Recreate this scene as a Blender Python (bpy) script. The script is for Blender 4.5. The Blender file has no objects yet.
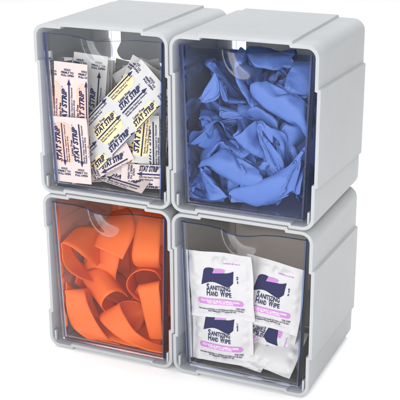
import bpy, bmesh, math, random
import numpy as np
from mathutils import Vector, Matrix, Euler
from mathutils.geometry import delaunay_2d_cdt

# ---------------------------------------------------------------- scale
S = 0.14                      # one bin is 14 cm wide; all design numbers below are in bin widths
HB, DB = 1.1916, 1.0          # bin height and depth, in bin widths
BINS = {'strips': (0, HB), 'gloves': (1, HB), 'bands': (0, 0), 'wipes': (1, 0)}
scene = bpy.context.scene
COL = scene.collection
R = math.radians

# ---------------------------------------------------------------- camera (solved from the photograph's edges)
YAW, PITCH, ROLL, FPX = 0.41585, 0.34027, -0.00393, 1079.1
CAM = np.array([3.90336, -6.08796, 3.65936])
_fw = np.array([-math.sin(YAW) * math.cos(PITCH), math.cos(YAW) * math.cos(PITCH), -math.sin(PITCH)])
_rt = np.array([math.cos(YAW), math.sin(YAW), 0.0])
_up = np.cross(_rt, _fw)
_r2 = _rt * math.cos(ROLL) + _up * math.sin(ROLL)
_u2 = -_rt * math.sin(ROLL) + _up * math.cos(ROLL)

def at(px, py, y):
    """point at depth y (bin widths) seen at photo pixel px, py"""
    d = _fw + _r2 * (px - 200) / FPX - _u2 * (py - 200) / FPX
    return Vector(CAM + d * ((y - CAM[1]) / d[1]))

def make_camera():
    cd = bpy.data.cameras.new('camera'); cd.sensor_width = 36; cd.lens = 36 * FPX / 400
    cd.clip_start = 0.01; cd.clip_end = 100
    co = bpy.data.objects.new('camera', cd); COL.objects.link(co)
    m = Matrix((( _r2[0], _u2[0], -_fw[0]), (_r2[1], _u2[1], -_fw[1]), (_r2[2], _u2[2], -_fw[2])))
    co.matrix_world = Matrix.Translation(Vector(CAM) * S) @ m.to_4x4()
    scene.camera = co

# ---------------------------------------------------------------- object helpers
def link(name, verts, faces, mat, parent=None, smooth=False, mats=None, fmat=None, origin=None):
    """one mesh object; verts in bin widths (world), origin = its own origin in bin widths"""
    o3 = Vector(origin) if origin is not None else Vector((0, 0, 0))
    me = bpy.data.meshes.new(name)
    me.from_pydata([tuple((Vector(v) - o3) * S) for v in verts], [], [tuple(f) for f in faces])
    for m in (mats or [mat]): me.materials.append(m)
    if fmat is not None: me.polygons.foreach_set('material_index', fmat)
    if smooth: me.polygons.foreach_set('use_smooth', [True] * len(me.polygons))
    me.update()
    ob = bpy.data.objects.new(name, me); COL.objects.link(ob)
    if parent is not None:
        ob.parent = parent
        ob.location = (o3 * S) - world_loc(parent)
    else:
        ob.location = o3 * S
    return ob

def world_loc(o):
    v = Vector((0, 0, 0))
    while o is not None:
        v = v + o.location; o = o.parent
    return v

def empty(name, loc, parent=None):
    o = bpy.data.objects.new(name, None); COL.objects.link(o)
    o.empty_display_size = 0.01
    w = Vector(loc) * S
    if parent is not None:
        o.parent = parent; o.location = w - world_loc(parent)
    else: o.location = w
    return o

def tag(o, label, cat, group=None, kind=None):
    if label: o['label'] = label
    if cat: o['category'] = cat
    if group: o['group'] = group
    if kind: o['kind'] = kind
    return o

def sharp(ob, deg=35):
    me = ob.data
    bm = bmesh.new(); bm.from_mesh(me)
    bmesh.ops.recalc_face_normals(bm, faces=bm.faces)
    for e in bm.edges:
        if len(e.link_faces) == 2: e.smooth = e.calc_face_angle(0) < R(deg)
        else: e.smooth = False
    for f in bm.faces: f.smooth = True
    bm.to_mesh(me); bm.free()

def box(a, b, bev=0.0):
    bm = bmesh.new()
    a, b = Vector(a), Vector(b)
    bmesh.ops.create_cube(bm, size=1, matrix=Matrix.LocRotScale((a + b) / 2, None, (b - a)))
    if bev: bmesh.ops.bevel(bm, geom=bm.edges[:], offset=bev, segments=2, affect='EDGES', profile=0.5)
    v = [x.co.copy() for x in bm.verts]; bm.verts.index_update()
    f = [[x.index for x in q.verts] for q in bm.faces]; bm.free()
    return v, f

def join(*vf):
    V, F = [], []
    for v, f in vf:
        n = len(V); V += list(v); F += [[i + n for i in q] for q in f]
    return V, F

# ---------------------------------------------------------------- materials
def mat_new(name):
    m = bpy.data.materials.new(name); m.use_nodes = True
    nt = m.node_tree; nt.nodes.clear()
    out = nt.nodes.new('ShaderNodeOutputMaterial')
    return m, nt, out

def principled(name, col, rough=0.5, spec=0.5, noise=None, bump=None, sss=0, coat=0, sheen=0, trans=0):
    m, nt, out = mat_new(name)
    b = nt.nodes.new('ShaderNodeBsdfPrincipled')
    b.inputs['Base Color'].default_value = (*col, 1); b.inputs['Roughness'].default_value = rough
    b.inputs['Specular IOR Level'].default_value = spec
    if coat: b.inputs['Coat Weight'].default_value = coat; b.inputs['Coat Roughness'].default_value = .2
    if sheen: b.inputs['Sheen Weight'].default_value = sheen
    if sss:
        b.inputs['Subsurface Weight'].default_value = sss; b.inputs['Subsurface Radius'].default_value = (1, .8, .7)
        b.inputs['Subsurface Scale'].default_value = 0.002
    tc = nt.nodes.new('ShaderNodeTexCoord')
    if noise:
        sc, amt = noise
        n = nt.nodes.new('ShaderNodeTexNoise'); n.inputs['Scale'].default_value = sc; n.inputs['Detail'].default_value = 4
        nt.links.new(tc.outputs['Object'], n.inputs['Vector'])
        mr = nt.nodes.new('ShaderNodeMapRange'); mr.inputs['From Min'].default_value = .3; mr.inputs['From Max'].default_value = .7
        mr.inputs['To Min'].default_value = 1 - amt; mr.inputs['To Max'].default_value = 1 + amt
        nt.links.new(n.outputs['Fac'], mr.inputs['Value'])
        mx = nt.nodes.new('ShaderNodeMix'); mx.data_type = 'RGBA'; mx.blend_type = 'MULTIPLY'; mx.inputs['Factor'].default_value = 1
        mx.inputs['A'].default_value = (*col, 1); nt.links.new(mr.outputs['Result'], mx.inputs['B'])
        nt.links.new(mx.outputs['Result'], b.inputs['Base Color'])
    if bump:
        sc, st = bump
        n = nt.nodes.new('ShaderNodeTexNoise'); n.inputs['Scale'].default_value = sc; n.inputs['Detail'].default_value = 3
        nt.links.new(tc.outputs['Object'], n.inputs['Vector'])
        bp = nt.nodes.new('ShaderNodeBump'); bp.inputs['Strength'].default_value = st; bp.inputs['Distance'].default_value = 0.0006
        nt.links.new(n.outputs['Fac'], bp.inputs['Height']); nt.links.new(bp.outputs['Normal'], b.inputs['Normal'])
    if trans:
        t = nt.nodes.new('ShaderNodeBsdfTranslucent'); t.inputs['Color'].default_value = (*col, 1)
        ms = nt.nodes.new('ShaderNodeMixShader'); ms.inputs['Fac'].default_value = trans
        nt.links.new(b.outputs[0], ms.inputs[1]); nt.links.new(t.outputs[0], ms.inputs[2])
        nt.links.new(ms.outputs[0], out.inputs[0])
    else:
        nt.links.new(b.outputs[0], out.inputs[0])
    return m

def clear_plastic(name, tint, refl=1.0, rough=0.03):
    """thin clear polystyrene: straight-through transmission with a Fresnel gloss"""
    m, nt, out = mat_new(name)
    tr = nt.nodes.new('ShaderNodeBsdfTransparent'); tr.inputs['Color'].default_value = (*tint, 1)
    gl = nt.nodes.new('ShaderNodeBsdfGlossy'); gl.inputs['Roughness'].default_value = rough
    fr = nt.nodes.new('ShaderNodeFresnel'); fr.inputs['IOR'].default_value = 1.5
    mu = nt.nodes.new('ShaderNodeMath'); mu.operation = 'MULTIPLY'; mu.inputs[1].default_value = refl
    mx = nt.nodes.new('ShaderNodeMixShader')
    nt.links.new(fr.outputs[0], mu.inputs[0]); nt.links.new(mu.outputs[0], mx.inputs['Fac'])
    nt.links.new(tr.outputs[0], mx.inputs[1]); nt.links.new(gl.outputs[0], mx.inputs[2])
    nt.links.new(mx.outputs[0], out.inputs[0])
    return m

M = {}
def materials():
    M['grey'] = principled('grey_plastic', (.465, .477, .49), .42, .4, noise=(45, .025), bump=(1300, .22), trans=.34)
    M['clear'] = clear_plastic('clear_plastic', (.99, .991, .996), .2)
    M['rib'] = clear_plastic('clear_plastic_rib', (.62, .74, .985), 1.0, .08)
    for k, c, w in (('strips', (.60, .59, .62), (.985, .985, .995)), ('gloves', (.28, .33, .60), (.90, .93, .99)),  # back and wall tints: light bounced off each bin's contents, put into the colour
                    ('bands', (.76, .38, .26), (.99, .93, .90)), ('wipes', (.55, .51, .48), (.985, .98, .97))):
        M['frost_bounce_' + k] = principled('drawer_back_bounce_' + k, c, .5, .3, trans=.55)
        M['wall_bounce_' + k] = clear_plastic('drawer_wall_bounce_' + k, w, .4)
    M['edge'] = clear_plastic('clear_plastic_edge', (.24, .34, .78), 1.0, .1)
    M['floor'] = principled('white_sweep', (.95, .95, .95), .6, .2)
    M['paper'] = principled('packet_paper', (.505, .497, .492), .45, .35, noise=(180, .03), bump=(700, .15), trans=.12)
    M['blush'] = principled('blush_paper', (.585, .495, .475), .45, .35, noise=(180, .03), bump=(700, .15), trans=.12)
    M['ink'] = principled('navy_ink', (.010, .012, .060), .6, .12)
    M['lilac'] = principled('lilac_ink', (.40, .16, .42), .5, .3)
    M['white_ink'] = principled('white_ink', (.72, .66, .72), .5, .3)
    M['pink'] = principled('pink_patch', (.70, .38, .31), .5, .3)
    M['cream'] = principled('cream_patch', (.72, .55, .29), .5, .3)
    M['amber'] = principled('amber_patch', (.85, .52, .25), .5, .3)
    M['foil'] = principled('wipe_wrapper', (.495, .487, .488), .38, .4, noise=(120, .03), bump=(260, .25), trans=.08)
    M['glove'] = principled('blue_nitrile', (.060, .125, .37), .5, .35, noise=(90, .06), bump=(1500, .25))
    M['band'] = principled('orange_latex', (.93, .235, .045), .5, .3, noise=(60, .03), bump=(1200, .12), trans=.5)

# ---------------------------------------------------------------- housing of a bin
GAP, EPS, TH, RC = 0.003, 0.016, 0.026, 0.082

def lerp(a, b, t): return a + (b - a) * t

def profile(t):
    """outer outline of the shell at depth fraction t; the steps are the sliding dovetails that lock bins together"""
    g, e, r, c, H = GAP, EPS, RC, 0.006, HB
    s1, s2 = lerp(.195, .125, t), lerp(.825, .812, t)
    zb, za = lerp(.290, .245, t), lerp(.925, .892, t)
    w = .003
    x0, x1, z0, z1 = g, 1 - g, g, H - g
    P = []
    def arc(cx, cz, a0):
        n = 8
        for i in range(n + 1):
            a = R(a0 + 90 * i / n); P.append((cx + r * math.cos(a), cz + r * math.sin(a)))
    arc(x0 + r, z0 + r, 180)
    P.extend([(s1 - w, z0), (s1 - w + c, e + g), (s2 + w - c, e + g), (s2 + w, z0)])
    arc(x1 - r, z0 + r, 270)
    P.extend([(x1, zb), (1 + e - g, zb + c), (1 + e - g, za - c), (x1, za)])
    arc(x1 - r, z1 - r, 0)
    P.extend([(s2, z1), (s2 - c, H + e - g), (s1 + c, H + e - g), (s1, z1)])
    arc(x0 + r, z1 - r, 90)
    P.extend([(x0, za + w), (e + g, za + w - c), (e + g, zb - w + c), (x0, zb - w)])
    return P

def inset(P, d):
    n = len(P); out = []
    for i in range(n):
        a, b, c = Vector(P[i - 1]), Vector(P[i]), Vector(P[(i + 1) % n])
        e1, e2 = (b - a).normalized(), (c - b).normalized()
        n1, n2 = Vector((-e1.y, e1.x)), Vector((-e2.y, e2.x))
        m = n1 + n2
        k = d / max(0.35, m.length_squared / 2)
        q = b + m * k / 1.0 * 0.5 * 2 / 2 * 1.0 if False else b + m * (d / max(.5, 1 + n1.dot(n2)))
        out.append((q.x, q.y))
    return out

def housing(parent, ox, oz):
    b = .007
    rings = []
    NY = 6
    def ring(P, y): return [(ox + x, y, oz + z) for x, z in P]
    for i in range(NY + 1):
        y = lerp(DB, b, i / NY); rings.append(ring(profile(y / DB), y))
    P0 = profile(0)
    rings.append(ring(inset(P0, b * .3), b * .3))
    rings.append(ring(inset(P0, b), 0))
    rings.append(ring(inset(P0, TH - b), 0))
    rings.append(ring(inset(P0, TH - b * .3), b * .3))
    for i in range(NY + 1):
        y = lerp(b, DB, i / NY); rings.append(ring(inset(profile(y / DB), TH), y))
    V = [p for r in rings for p in r]; n = len(P0); F = []
    m = len(rings)
    for j in range(m):
        k = (j + 1) % m
        for i in range(n):
            i2 = (i + 1) % n
            F.append((j * n + i, j * n + i2, k * n + i2, k * n + i))
    o = link('housing', V, F, M['grey'], parent, origin=(ox, 0, oz))
    sharp(o, 32)
    # hanging tab that closes the upper back
    pts = []
    def arc2(cx, cz, r, a0, a1, n=8):
        for i in range(n + 1):
            a = R(lerp(a0, a1, i / n)); pts.append((cx + r * math.cos(a), cz + r * math.sin(a)))
    zt = HB + EPS - GAP - TH - .001
    pts += [(.15, zt), (.15, .90)]
    arc2(.185, .835, .07, 180, 270); arc2(.815, .835, .07, 270, 360)
    pts += [(.85, .90), (.85, zt)]
    n = len(pts); y0, y1 = DB - .035, DB - .012
    V = [(ox + x, y0, oz + z) for x, z in pts] + [(ox + x, y1, oz + z) for x, z in pts]
    F = [list(range(n)), list(range(2 * n - 1, n - 1, -1))] + [(i, n + i, n + (i + 1) % n, (i + 1) % n) for i in range(n)]
    tb = link('back_tab', V, F, M['grey'], o, origin=(ox + .5, DB, oz + zt)); sharp(tb)
    # small stops inside the lower front corners
    for sx in (0, 1):
        xa = .038 if sx == 0 else .946
        v, f = box((ox + xa, .012, oz + .042), (ox + xa + .016, .05, oz + .125), .004)
        st = link('corner_stop', v, f, M['grey'], o, origin=(ox + xa, .03, oz + .09)); sharp(st)
    # guide rib on each inner side wall
    for sx in (0, 1):
        xa = GAP + TH - .001 if sx == 0 else 1 - GAP - TH - .009
        v, f = box((ox + xa, .735, oz + .93), (ox + xa + .010, .75, oz + HB - .11))
        link('guide_rib', v, f, M['grey'], o, origin=(ox + xa, .74, oz + 1))
    return o

# ---------------------------------------------------------------- clear drawer
def drawer(parent, ox, oz, key):
    clear, frost = M['clear'], M['frost_bounce_' + key]
    dr = empty('drawer', (ox + .5, .03, oz + .05), parent)
    z0, z1 = .058, 1.125
    y0, ty = .010, .027
    xl = lambda w: lerp(.103, .066, w)
    xr = lambda w: lerp(.918, .944, w)
    NU, NW = 96, 84
    a, bb, dep = .155, .20, -.072
    def pt(i, j, back):
        u, w = i / NU, j / NW
        x = lerp(xl(w), xr(w), u)
        dip = .010 * (0.5 - 0.5 * math.cos(math.pi * min(1, max(0, (.30 - abs(u - .5)) / .14))))
        z = lerp(z0, z1 - dip * w ** 6, w)
        rho = ((x - .505) / a) ** 2 + ((z - z1) / bb) ** 2
        d = 0
        if rho < 1: d = dep * (1 - rho) ** 1.4 * (1.0 + .25 * rho)
        # softened lower corner of the panel and a slight bow
        k = max(0, 1 - (z - z0) / .03); d += .012 * k * k
        ke = max(0, 1 - min(u, 1 - u) / .03); d += .008 * ke * ke
        y = y0 + d + (ty * .8 if back else 0)
        return (ox + x, y, oz + z)
    V = [pt(i, j, 0) for j in range(NW + 1) for i in range(NU + 1)]
    n = len(V)
    V += [pt(i, j, 1) for j in range(NW + 1) for i in range(NU + 1)]
    F, fm = [], []
    w1 = NU + 1
    for j in range(NW):
        for i in range(NU):
            q = (j * w1 + i, j * w1 + i + 1, (j + 1) * w1 + i + 1, (j + 1) * w1 + i)
            F.append(q); fm.append(0)
            F.append(tuple(n + k for k in reversed(q))); fm.append(0)
    for i in range(NU):
        F.append((i, n + i, n + i + 1, i + 1)); fm.append(1)
        t = NW * w1
        F.append((t + i, t + i + 1, n + t + i + 1, n + t + i)); fm.append(1)
    for j in range(NW):
        F.append((j * w1, (j + 1) * w1, n + (j + 1) * w1, n + j * w1)); fm.append(1)
        e = NU
        F.append((j * w1 + e, n + j * w1 + e, n + (j + 1) * w1 + e, (j + 1) * w1 + e)); fm.append(1)
    fp = link('front_panel', V, F, None, dr, smooth=True, mats=[M['clear'], M['edge']], fmat=fm, origin=(ox + .5, .03, oz + .6))
    sharp(fp, 50)
    # side walls lean with the panel; each is a thin solid board with blue-looking cut edges
    yb = .93
    def board(name, quad, nrm, mats=None):
        v = [Vector(p) for p in quad]; d = Vector(nrm)
        V = v + [p + d for p in v]
        F = [(0, 1, 2, 3), (7, 6, 5, 4)] + [(i, 4 + i, 4 + (i + 1) % 4, (i + 1) % 4) for i in range(4)]
        o = link(name, V, F, None, dr, mats=mats or [M['wall_bounce_' + key], M['edge']], fmat=[0, 0, 1, 1, 1, 1], origin=sum(v, Vector()) / 4)
        return o
    ys = y0 + ty + .002
    t = .006
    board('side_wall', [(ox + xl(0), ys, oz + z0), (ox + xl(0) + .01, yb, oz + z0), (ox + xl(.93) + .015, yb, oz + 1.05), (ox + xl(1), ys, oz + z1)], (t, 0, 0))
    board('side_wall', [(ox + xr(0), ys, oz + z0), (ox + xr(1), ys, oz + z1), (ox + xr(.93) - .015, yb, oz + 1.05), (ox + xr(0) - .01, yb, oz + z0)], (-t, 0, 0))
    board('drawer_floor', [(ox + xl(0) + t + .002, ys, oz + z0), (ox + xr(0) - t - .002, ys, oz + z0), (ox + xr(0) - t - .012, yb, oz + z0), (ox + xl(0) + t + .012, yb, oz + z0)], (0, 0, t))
    zt = .74 if oz and not ox else .92
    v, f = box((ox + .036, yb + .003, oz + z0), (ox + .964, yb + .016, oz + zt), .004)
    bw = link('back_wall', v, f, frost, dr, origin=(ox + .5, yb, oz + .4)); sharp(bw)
    for side in (0, 1):
        X = [xl(0), xl(1)] if side == 0 else [xr(0) - .012, xr(1) - .012]
        e = .007 if side == 0 else -.007
        q = [(X[0] + e, z0 + .01), (X[1] + e, z1 - .01)]
        V = []
        dpt = .032 if side == 0 else .075
        for x, z in q: V += [(ox + x, ys + .003, oz + z), (ox + x + .012, ys + .003, oz + z), (ox + x + .012, ys + dpt, oz + z), (ox + x, ys + dpt, oz + z)]
        F = [(0, 1, 2, 3), (7, 6, 5, 4)] + [(i, 4 + i, 4 + (i + 1) % 4, (i + 1) % 4) for i in range(4)]
        link('corner_rib', V, F, M['rib'], dr, origin=V[0])
    return dr

def storage_bin(key, label):
    ox, oz = BINS[key]
    root = empty('storage_bin', (ox + .5, .5, oz))
    tag(root, label, 'storage bin', 'four interlocked storage bins')
    housing(root, ox, oz)
    drawer(root, ox, oz, key)
    return root

# ---------------------------------------------------------------- orange straps
def catmull(P, n):
    P = [np.array(p, float) for p in P]
    Q = [2 * P[0] - P[1]] + P + [2 * P[-1] - P[-2]]
    out = []
    for i in range(1, len(Q) - 2):
        p0, p1, p2, p3 = Q[i - 1:i + 3]
        for k in range(n):
            t = k / n
            out.append(.5 * (2 * p1 + (p2 - p0) * t + (2 * p0 - 5 * p1 + 4 * p2 - p3) * t * t + (3 * p1 - p0 - 3 * p2 + p3) * t ** 3))
    out.append(P[-1])
    return out

def wall_x(z, side):
    w = (z - .058) / 1.067
    return lerp(.103, .066, w) + .028 if side == 0 else lerp(.918, .944, w) - .028

def at_in(px, py, y, key):
    """like at(), but kept inside the drawer of that bin"""
    ox, oz = BINS[key]
    for _ in range(400):
        p = at(px, py, y); x, z = p.x - ox, p.z - oz
        if y > .062 and (x < wall_x(z, 0) or z < .085): y -= .004
        elif x > wall_x(z, 1) and y < .9: y += .004
        else: break
    x = min(max(x, wall_x(z, 0)), wall_x(z, 1))
    return Vector((ox + x, min(max(y, .055), .905), oz + max(z, .085)))

def strap(name, stations, label, thick=.005):
    A = catmull([at_in(s[0], s[1], s[2], 'bands') for s in stations], 10)
    B = catmull([at_in(s[3], s[4], s[5], 'bands') for s in stations], 10)
    NV = 8
    V, F = [], []
    for p, q in zip(A, B):
        for k in range(NV + 1):
            V.append(Vector(lerp(p, q, k / NV)))
    w = NV + 1
    for i in range(len(A) - 1):
        for k in range(NV): F.append((i * w + k, i * w + k + 1, (i + 1) * w + k + 1, (i + 1) * w + k))
    c = sum(V, Vector()) / len(V)
    o = link(name, V, F, M['band'], smooth=True, origin=c)
    sm = o.modifiers.new('thickness', 'SOLIDIFY'); sm.thickness = thick * S; sm.offset = 0; sm.use_even_offset = False
    tag(o, label, 'strap', 'orange latex straps in the lower left bin')
    return o

def straps():
    n = 'rubber_strap'
    strap(n, [(112,212,.80,128,208,.80),(104,222,.56,134,216,.58),(98,234,.40,135,232,.42),(94,246,.30,122.5,259.5,.30)],
          'orange strap with a square cut end hanging below the finger scoop')
    strap(n, [(97,266,.30,112,250,.60),(85,257.5,.16,104,232,.50),(76,250,.11,94,226.5,.42),(67,244.5,.075,82,226,.36),(60,243.5,.06,73,231,.30),(57,250,.06,69,239,.28),
              (60.5,260,.075,73,250,.30),(67,269,.10,79,260,.33),(76,276,.14,87,268,.38),(86,280.5,.2,98,272,.46),(98,283,.3,110,274,.56)],
          'orange strap curled into a wide open loop near the upper left of its bin')
    strap(n, [(99,228,.50,128,240,.50),(91,243,.40,121,254,.42),(86,256,.36,118,266,.38),(85,270,.36,116,279,.37),(92,286,.42,122,293,.41)],
          'orange strap bent downward in the middle, under the square cut strap end')
    strap(n, [(122,313,.34,106,294,.52),(108,313,.24,90,290,.42),(102,307,.19,82,280,.36),(104,299,.165,85,272,.345),(111,293,.175,93,268,.355),(120,291,.24,104,267,.40),(128,297,.32,112,273,.5)],
          'orange strap rolled into a small tube pointing at the lower right')
    strap(n, [(96,350,.13,120,349,.15),(86,341,.11,110,340,.13),(72,326,.10,98,325,.12),(64,309,.10,89,307,.12),(61.5,296,.12,85.5,294,.135),
              (63,290,.2,86,288.5,.2),(70,292,.32,91,292,.3),(80,303,.42,95,305,.38),(90,320,.46,103,322,.44)],
          'orange strap folded over at the lower left, sloping down to the bin floor')
    strap(n, [(163,354,.12,166,346,.2),(143,349,.10,150,341,.16),(121,339,.11,135,331,.15),(106,327,.13,126,318,.17),(99.5,318,.18,120,305,.22),
              (104,312,.28,125,301,.3),(115,316,.38,138,302,.40),(128,326,.44,146,310,.46),(125,342,.5,142,328,.5)],
          'orange strap sweeping along the bin floor to the lower right corner')
    strap(n, [(143,211,.62,167,213,.58),(138,222,.42,161.5,225,.38),(134,240,.28,160,243,.26),(132,256,.23,159,258,.21),(135,265,.29,160,266,.27),(142,268,.42,163,270,.42)],
          'orange strap draped straight down the upper right of its bin')
    strap(n, [(150,340,.22,163,340,.22),(145,320,.18,161.5,320,.18),(141,302,.155,160.5,303,.155),(138,290,.15,159,287,.15),(139,285,.22,160,281,.22),(136,290,.38,158,289,.38),(131,300,.48,150,302,.48)],
          'orange strap folded over at the lower right, standing above the corner')
    strap(n, [(140,302,.38,148,292,.66),(130,293,.33,138,284,.62),(126.5,284,.30,135,274,.60),(131,275,.29,140,266,.58),(142,270,.29,151,262,.58),(155,272,.30,162,265,.60),(161,280,.33,165,274,.62)],
          'orange strap ring showing its dark hollow behind the folded strap on the right')
    strap(n, [(75,283,.30,80,262,.62),(84,290,.34,98,268,.70),(97,296,.40,118,272,.78),(118,304,.46,140,284,.82),(140,316,.50,162,296,.82),(160,326,.52,172,304,.8)],
          'orange strap lying deep in the middle behind the loops')
    strap(n, [(64,300,.10,66,282,.30),(72,318,.22,80,292,.44),(86,334,.40,98,300,.60),(108,340,.50,124,304,.72),(132,346,.52,146,312,.74),(160,350,.5,168,318,.7)],
          'orange strap along the floor, almost hidden behind the lower loops')
    strap(n, [(108,232,.88,108,275,.88),(122,236,.80,122,280,.84),(138,240,.84,138,284,.88),(154,244,.78,154,288,.84),(170,248,.86,170,292,.88),(186,252,.8,186,296,.86)],
          'orange strap deep on the right, behind the draped strap')
    strap(n, [(116,258,.89,116,300,.89),(132,264,.86,132,306,.88),(150,268,.89,150,312,.89),(168,274,.84,168,316,.88),(190,280,.88,190,322,.89)],
          'orange strap lying deepest, seen only through the ring at the right')
    strap(n, [(92,222,.62,84,262,.46),(104,222,.72,100,268,.58),(116,222,.80,116,270,.70),(128,226,.84,130,272,.78)],
          'orange strap deep behind the wide loop and the finger scoop')

# ---------------------------------------------------------------- lettering
_tc = {}
def text_poly(s, bold=0.0, shear=0.0):
    k = (s, bold, shear)
    if k in _tc: return _tc[k]
    c = bpy.data.curves.new('lettering', 'FONT'); c.body = s; c.offset = bold; c.shear = shear; c.resolution_u = 2
    o = bpy.data.objects.new('lettering', c); COL.objects.link(o)
    bpy.context.view_layer.update()
    me = bpy.data.meshes.new_from_object(o.evaluated_get(bpy.context.evaluated_depsgraph_get()))
    V = np.array([v.co[:2] for v in me.vertices]) if len(me.vertices) else np.zeros((1, 2))
    F = [tuple(p.vertices) for p in me.polygons]
    bpy.data.objects.remove(o); bpy.data.curves.remove(c); bpy.data.meshes.remove(me)
    _tc[k] = (V, F)
    return V, F

class Print:
    """flat artwork in packet coordinates (u right, v up), one layer per ink"""
    def __init__(s): s.L = {}
    def add(s, ink, V, F):
        L = s.L.setdefault(ink, ([], [])); n = len(L[0])
        L[0].extend([(float(a), float(b)) for a, b in V]); L[1].extend([tuple(i + n for i in f) for f in F])
    def text(s, ink, t, u, v, height, width=None, ang=0, bold=0.0, shear=0.0, align='c'):
        V, F = text_poly(t, bold, shear)
        lo, hi = V.min(0), V.max(0)
        sy = height / max(1e-6, text_poly('H', bold, 0)[0][:, 1].ptp() if hasattr(np.ndarray, 'ptp') else np.ptp(text_poly('H', bold, 0)[0][:, 1]))
        sx = sy if width is None else width / max(1e-6, hi[0] - lo[0])
        W = V.copy()
        x0 = {'c': (lo[0] + hi[0]) / 2, 'l': lo[0], 'r': hi[0]}[align]
        W[:, 0] = (W[:, 0] - x0) * sx; W[:, 1] = (W[:, 1] - .35) * sy
        ca, sa = math.cos(R(ang)), math.sin(R(ang))
        s.add(ink, np.stack([u + W[:, 0] * ca - W[:, 1] * sa, v + W[:, 0] * sa + W[:, 1] * ca], 1), F)
    def rect(s, ink, u0, v0, u1, v1, n=6):
        V, F = [], []
        vert = abs(v1 - v0) > abs(u1 - u0)
        for i in range(n + 1):
            t = i / n
            if vert: V += [(u0, lerp(v0, v1, t)), (u1, lerp(v0, v1, t))]
            else: V += [(lerp(u0, u1, t), v0), (lerp(u0, u1, t), v1)]
        for i in range(n): F.append((2 * i, 2 * i + 1, 2 * i + 3, 2 * i + 2) if vert else (2 * i, 2 * i + 2, 2 * i + 3, 2 * i + 1))
        s.add(ink, V, F)
    def rrect(s, ink, u0, v0, u1, v1, r, n=16):
        V, F = [], []
        r = min(r, (v1 - v0) / 2, (u1 - u0) / 2); rows = []
        ts = [r * (1 - math.cos(math.pi / 2 * i / 6)) for i in range(7)]
        rows = [v0 + t for t in ts] + [lerp(v0 + r, v1 - r, i / n) for i in range(1, n)] + [v1 - t for t in reversed(ts)]
        for v in rows:
            d = max(0, (v0 + r) - v, v - (v1 - r)); ins = r - math.sqrt(max(0, r * r - d * d))
            for k in range(9): V.append((lerp(u0 + ins, u1 - ins, k / 8), v))
        for j in range(len(rows) - 1):
            for k in range(8): F.append((j * 9 + k, j * 9 + k + 1, j * 9 + 10 + k, j * 9 + 9 + k))
        s.add(ink, V, F)
    def tri(s, ink, p): s.add(ink, p, [(0, 1, 2)])
    def micro(s, ink, u, v, ln, h, ang, rnd):
        """a line of print too fine to read: letter-sized specks in word groups"""
        ca, sa = math.cos(R(ang)), math.sin(R(ang)); x = 0
        while x < ln:
            for _ in range(rnd.randint(2, 8)):
                lw = h * rnd.uniform(.35, .6)
                if x + lw > ln: break
                up = rnd.choice((0, 0, .25)); q = [(x, -h / 2), (x + lw, -h / 2), (x + lw, h / 2 - h * .3 + h * up), (x, h / 2 - h * .3 + h * up)]
                s.add(ink, [(u + a * ca - b * sa, v + a * sa + b * ca) for a, b in q], [(0, 1, 2, 3)])
                x += lw + h * .18
            x += h * .5
    def clip(s, hw, hh):
        for ink, (V, F) in s.L.items():
            bm = bmesh.new(); vs = [bm.verts.new((a, b, 0)) for a, b in V]
            for f in F:
                try: bm.faces.new([vs[i] for i in f])
                except ValueError: pass
            for co, no in (((hw, 0, 0), (1, 0, 0)), ((-hw, 0, 0), (-1, 0, 0)), ((0, hh, 0), (0, 1, 0)), ((0, -hh, 0), (0, -1, 0))):
                bmesh.ops.bisect_plane(bm, geom=bm.verts[:] + bm.edges[:] + bm.faces[:], dist=1e-7, plane_co=co, plane_no=no, clear_outer=True)
            bmesh.ops.triangulate(bm, faces=bm.faces[:])
            for _ in range(5):
                lg = [e for e in bm.edges if e.calc_length() > .022]
                if not lg: break
                bmesh.ops.subdivide_edges(bm, edges=lg, cuts=1)
                bmesh.ops.triangulate(bm, faces=bm.faces[:])
            bm.verts.index_update()
            s.L[ink] = ([(v.co.x, v.co.y) for v in bm.verts], [tuple(x.index for x in f.verts) for f in bm.faces])
            bm.free()

# ---------------------------------------------------------------- a packet: bent sheet + print lying on it
class Sheet:
    def __init__(s, c, rot, w, h, kx=0, ky=0, puff=0, wr=0, seed=0, tw=0):
        s.c, s.w, s.h, s.kx, s.ky, s.puff, s.wr, s.tw = Vector(c), w, h, kx, ky, puff, wr, tw
        # rot: clockwise spin seen from the front, lean back, turn
        spin, lean, turn = rot
        s.m = Matrix.Rotation(R(turn), 3, 'Z') @ Matrix.Rotation(R(lean), 3, 'X') @ Matrix.Rotation(R(spin), 3, 'Y')
        q = random.Random(seed)
        s.ph = [(q.uniform(3, 9), q.uniform(-9, 9), q.uniform(0, 6.3)) for _ in range(4)]
    def d(s, u, v):
        x, y = u / (s.w / 2), v / (s.h / 2)
        z = s.kx * u * u + s.ky * v * v + s.tw * u * v
        if s.puff:
            e = lambda t: math.exp(-((t - .80) / .10) ** 2)
            a, b, p = s.ph[0]
            z += s.wr * .55 * (math.sin(u * 58 + p + 2 * math.sin(u * 23)) * e(abs(y)) + math.sin(v * 52 + b + 2 * math.sin(v * 19)) * e(abs(x)))
        z += s.wr * sum(math.sin(a * u * 2.2 + b * v * 2.2 + p) for a, b, p in s.ph) / 3
        return z
    def pf(s, u, v):
        x, y = abs(u / (s.w / 2)), abs(v / (s.h / 2))
        k = lambda t: max(0, 1 - max(0, (t - .1) / .78) ** 2.2) if t < .88 else 0
        return s.puff * k(x) ** .7 * k(y) ** .7
    def P(s, u, v, off=0):
        return s.c + s.m @ Vector((u, s.d(u, v) - s.pf(u, v) - off, v))
    def B(s, u, v, off=0):
        return s.c + s.m @ Vector((u, s.d(u, v) + s.pf(u, v) * .6 + off, v))

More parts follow.
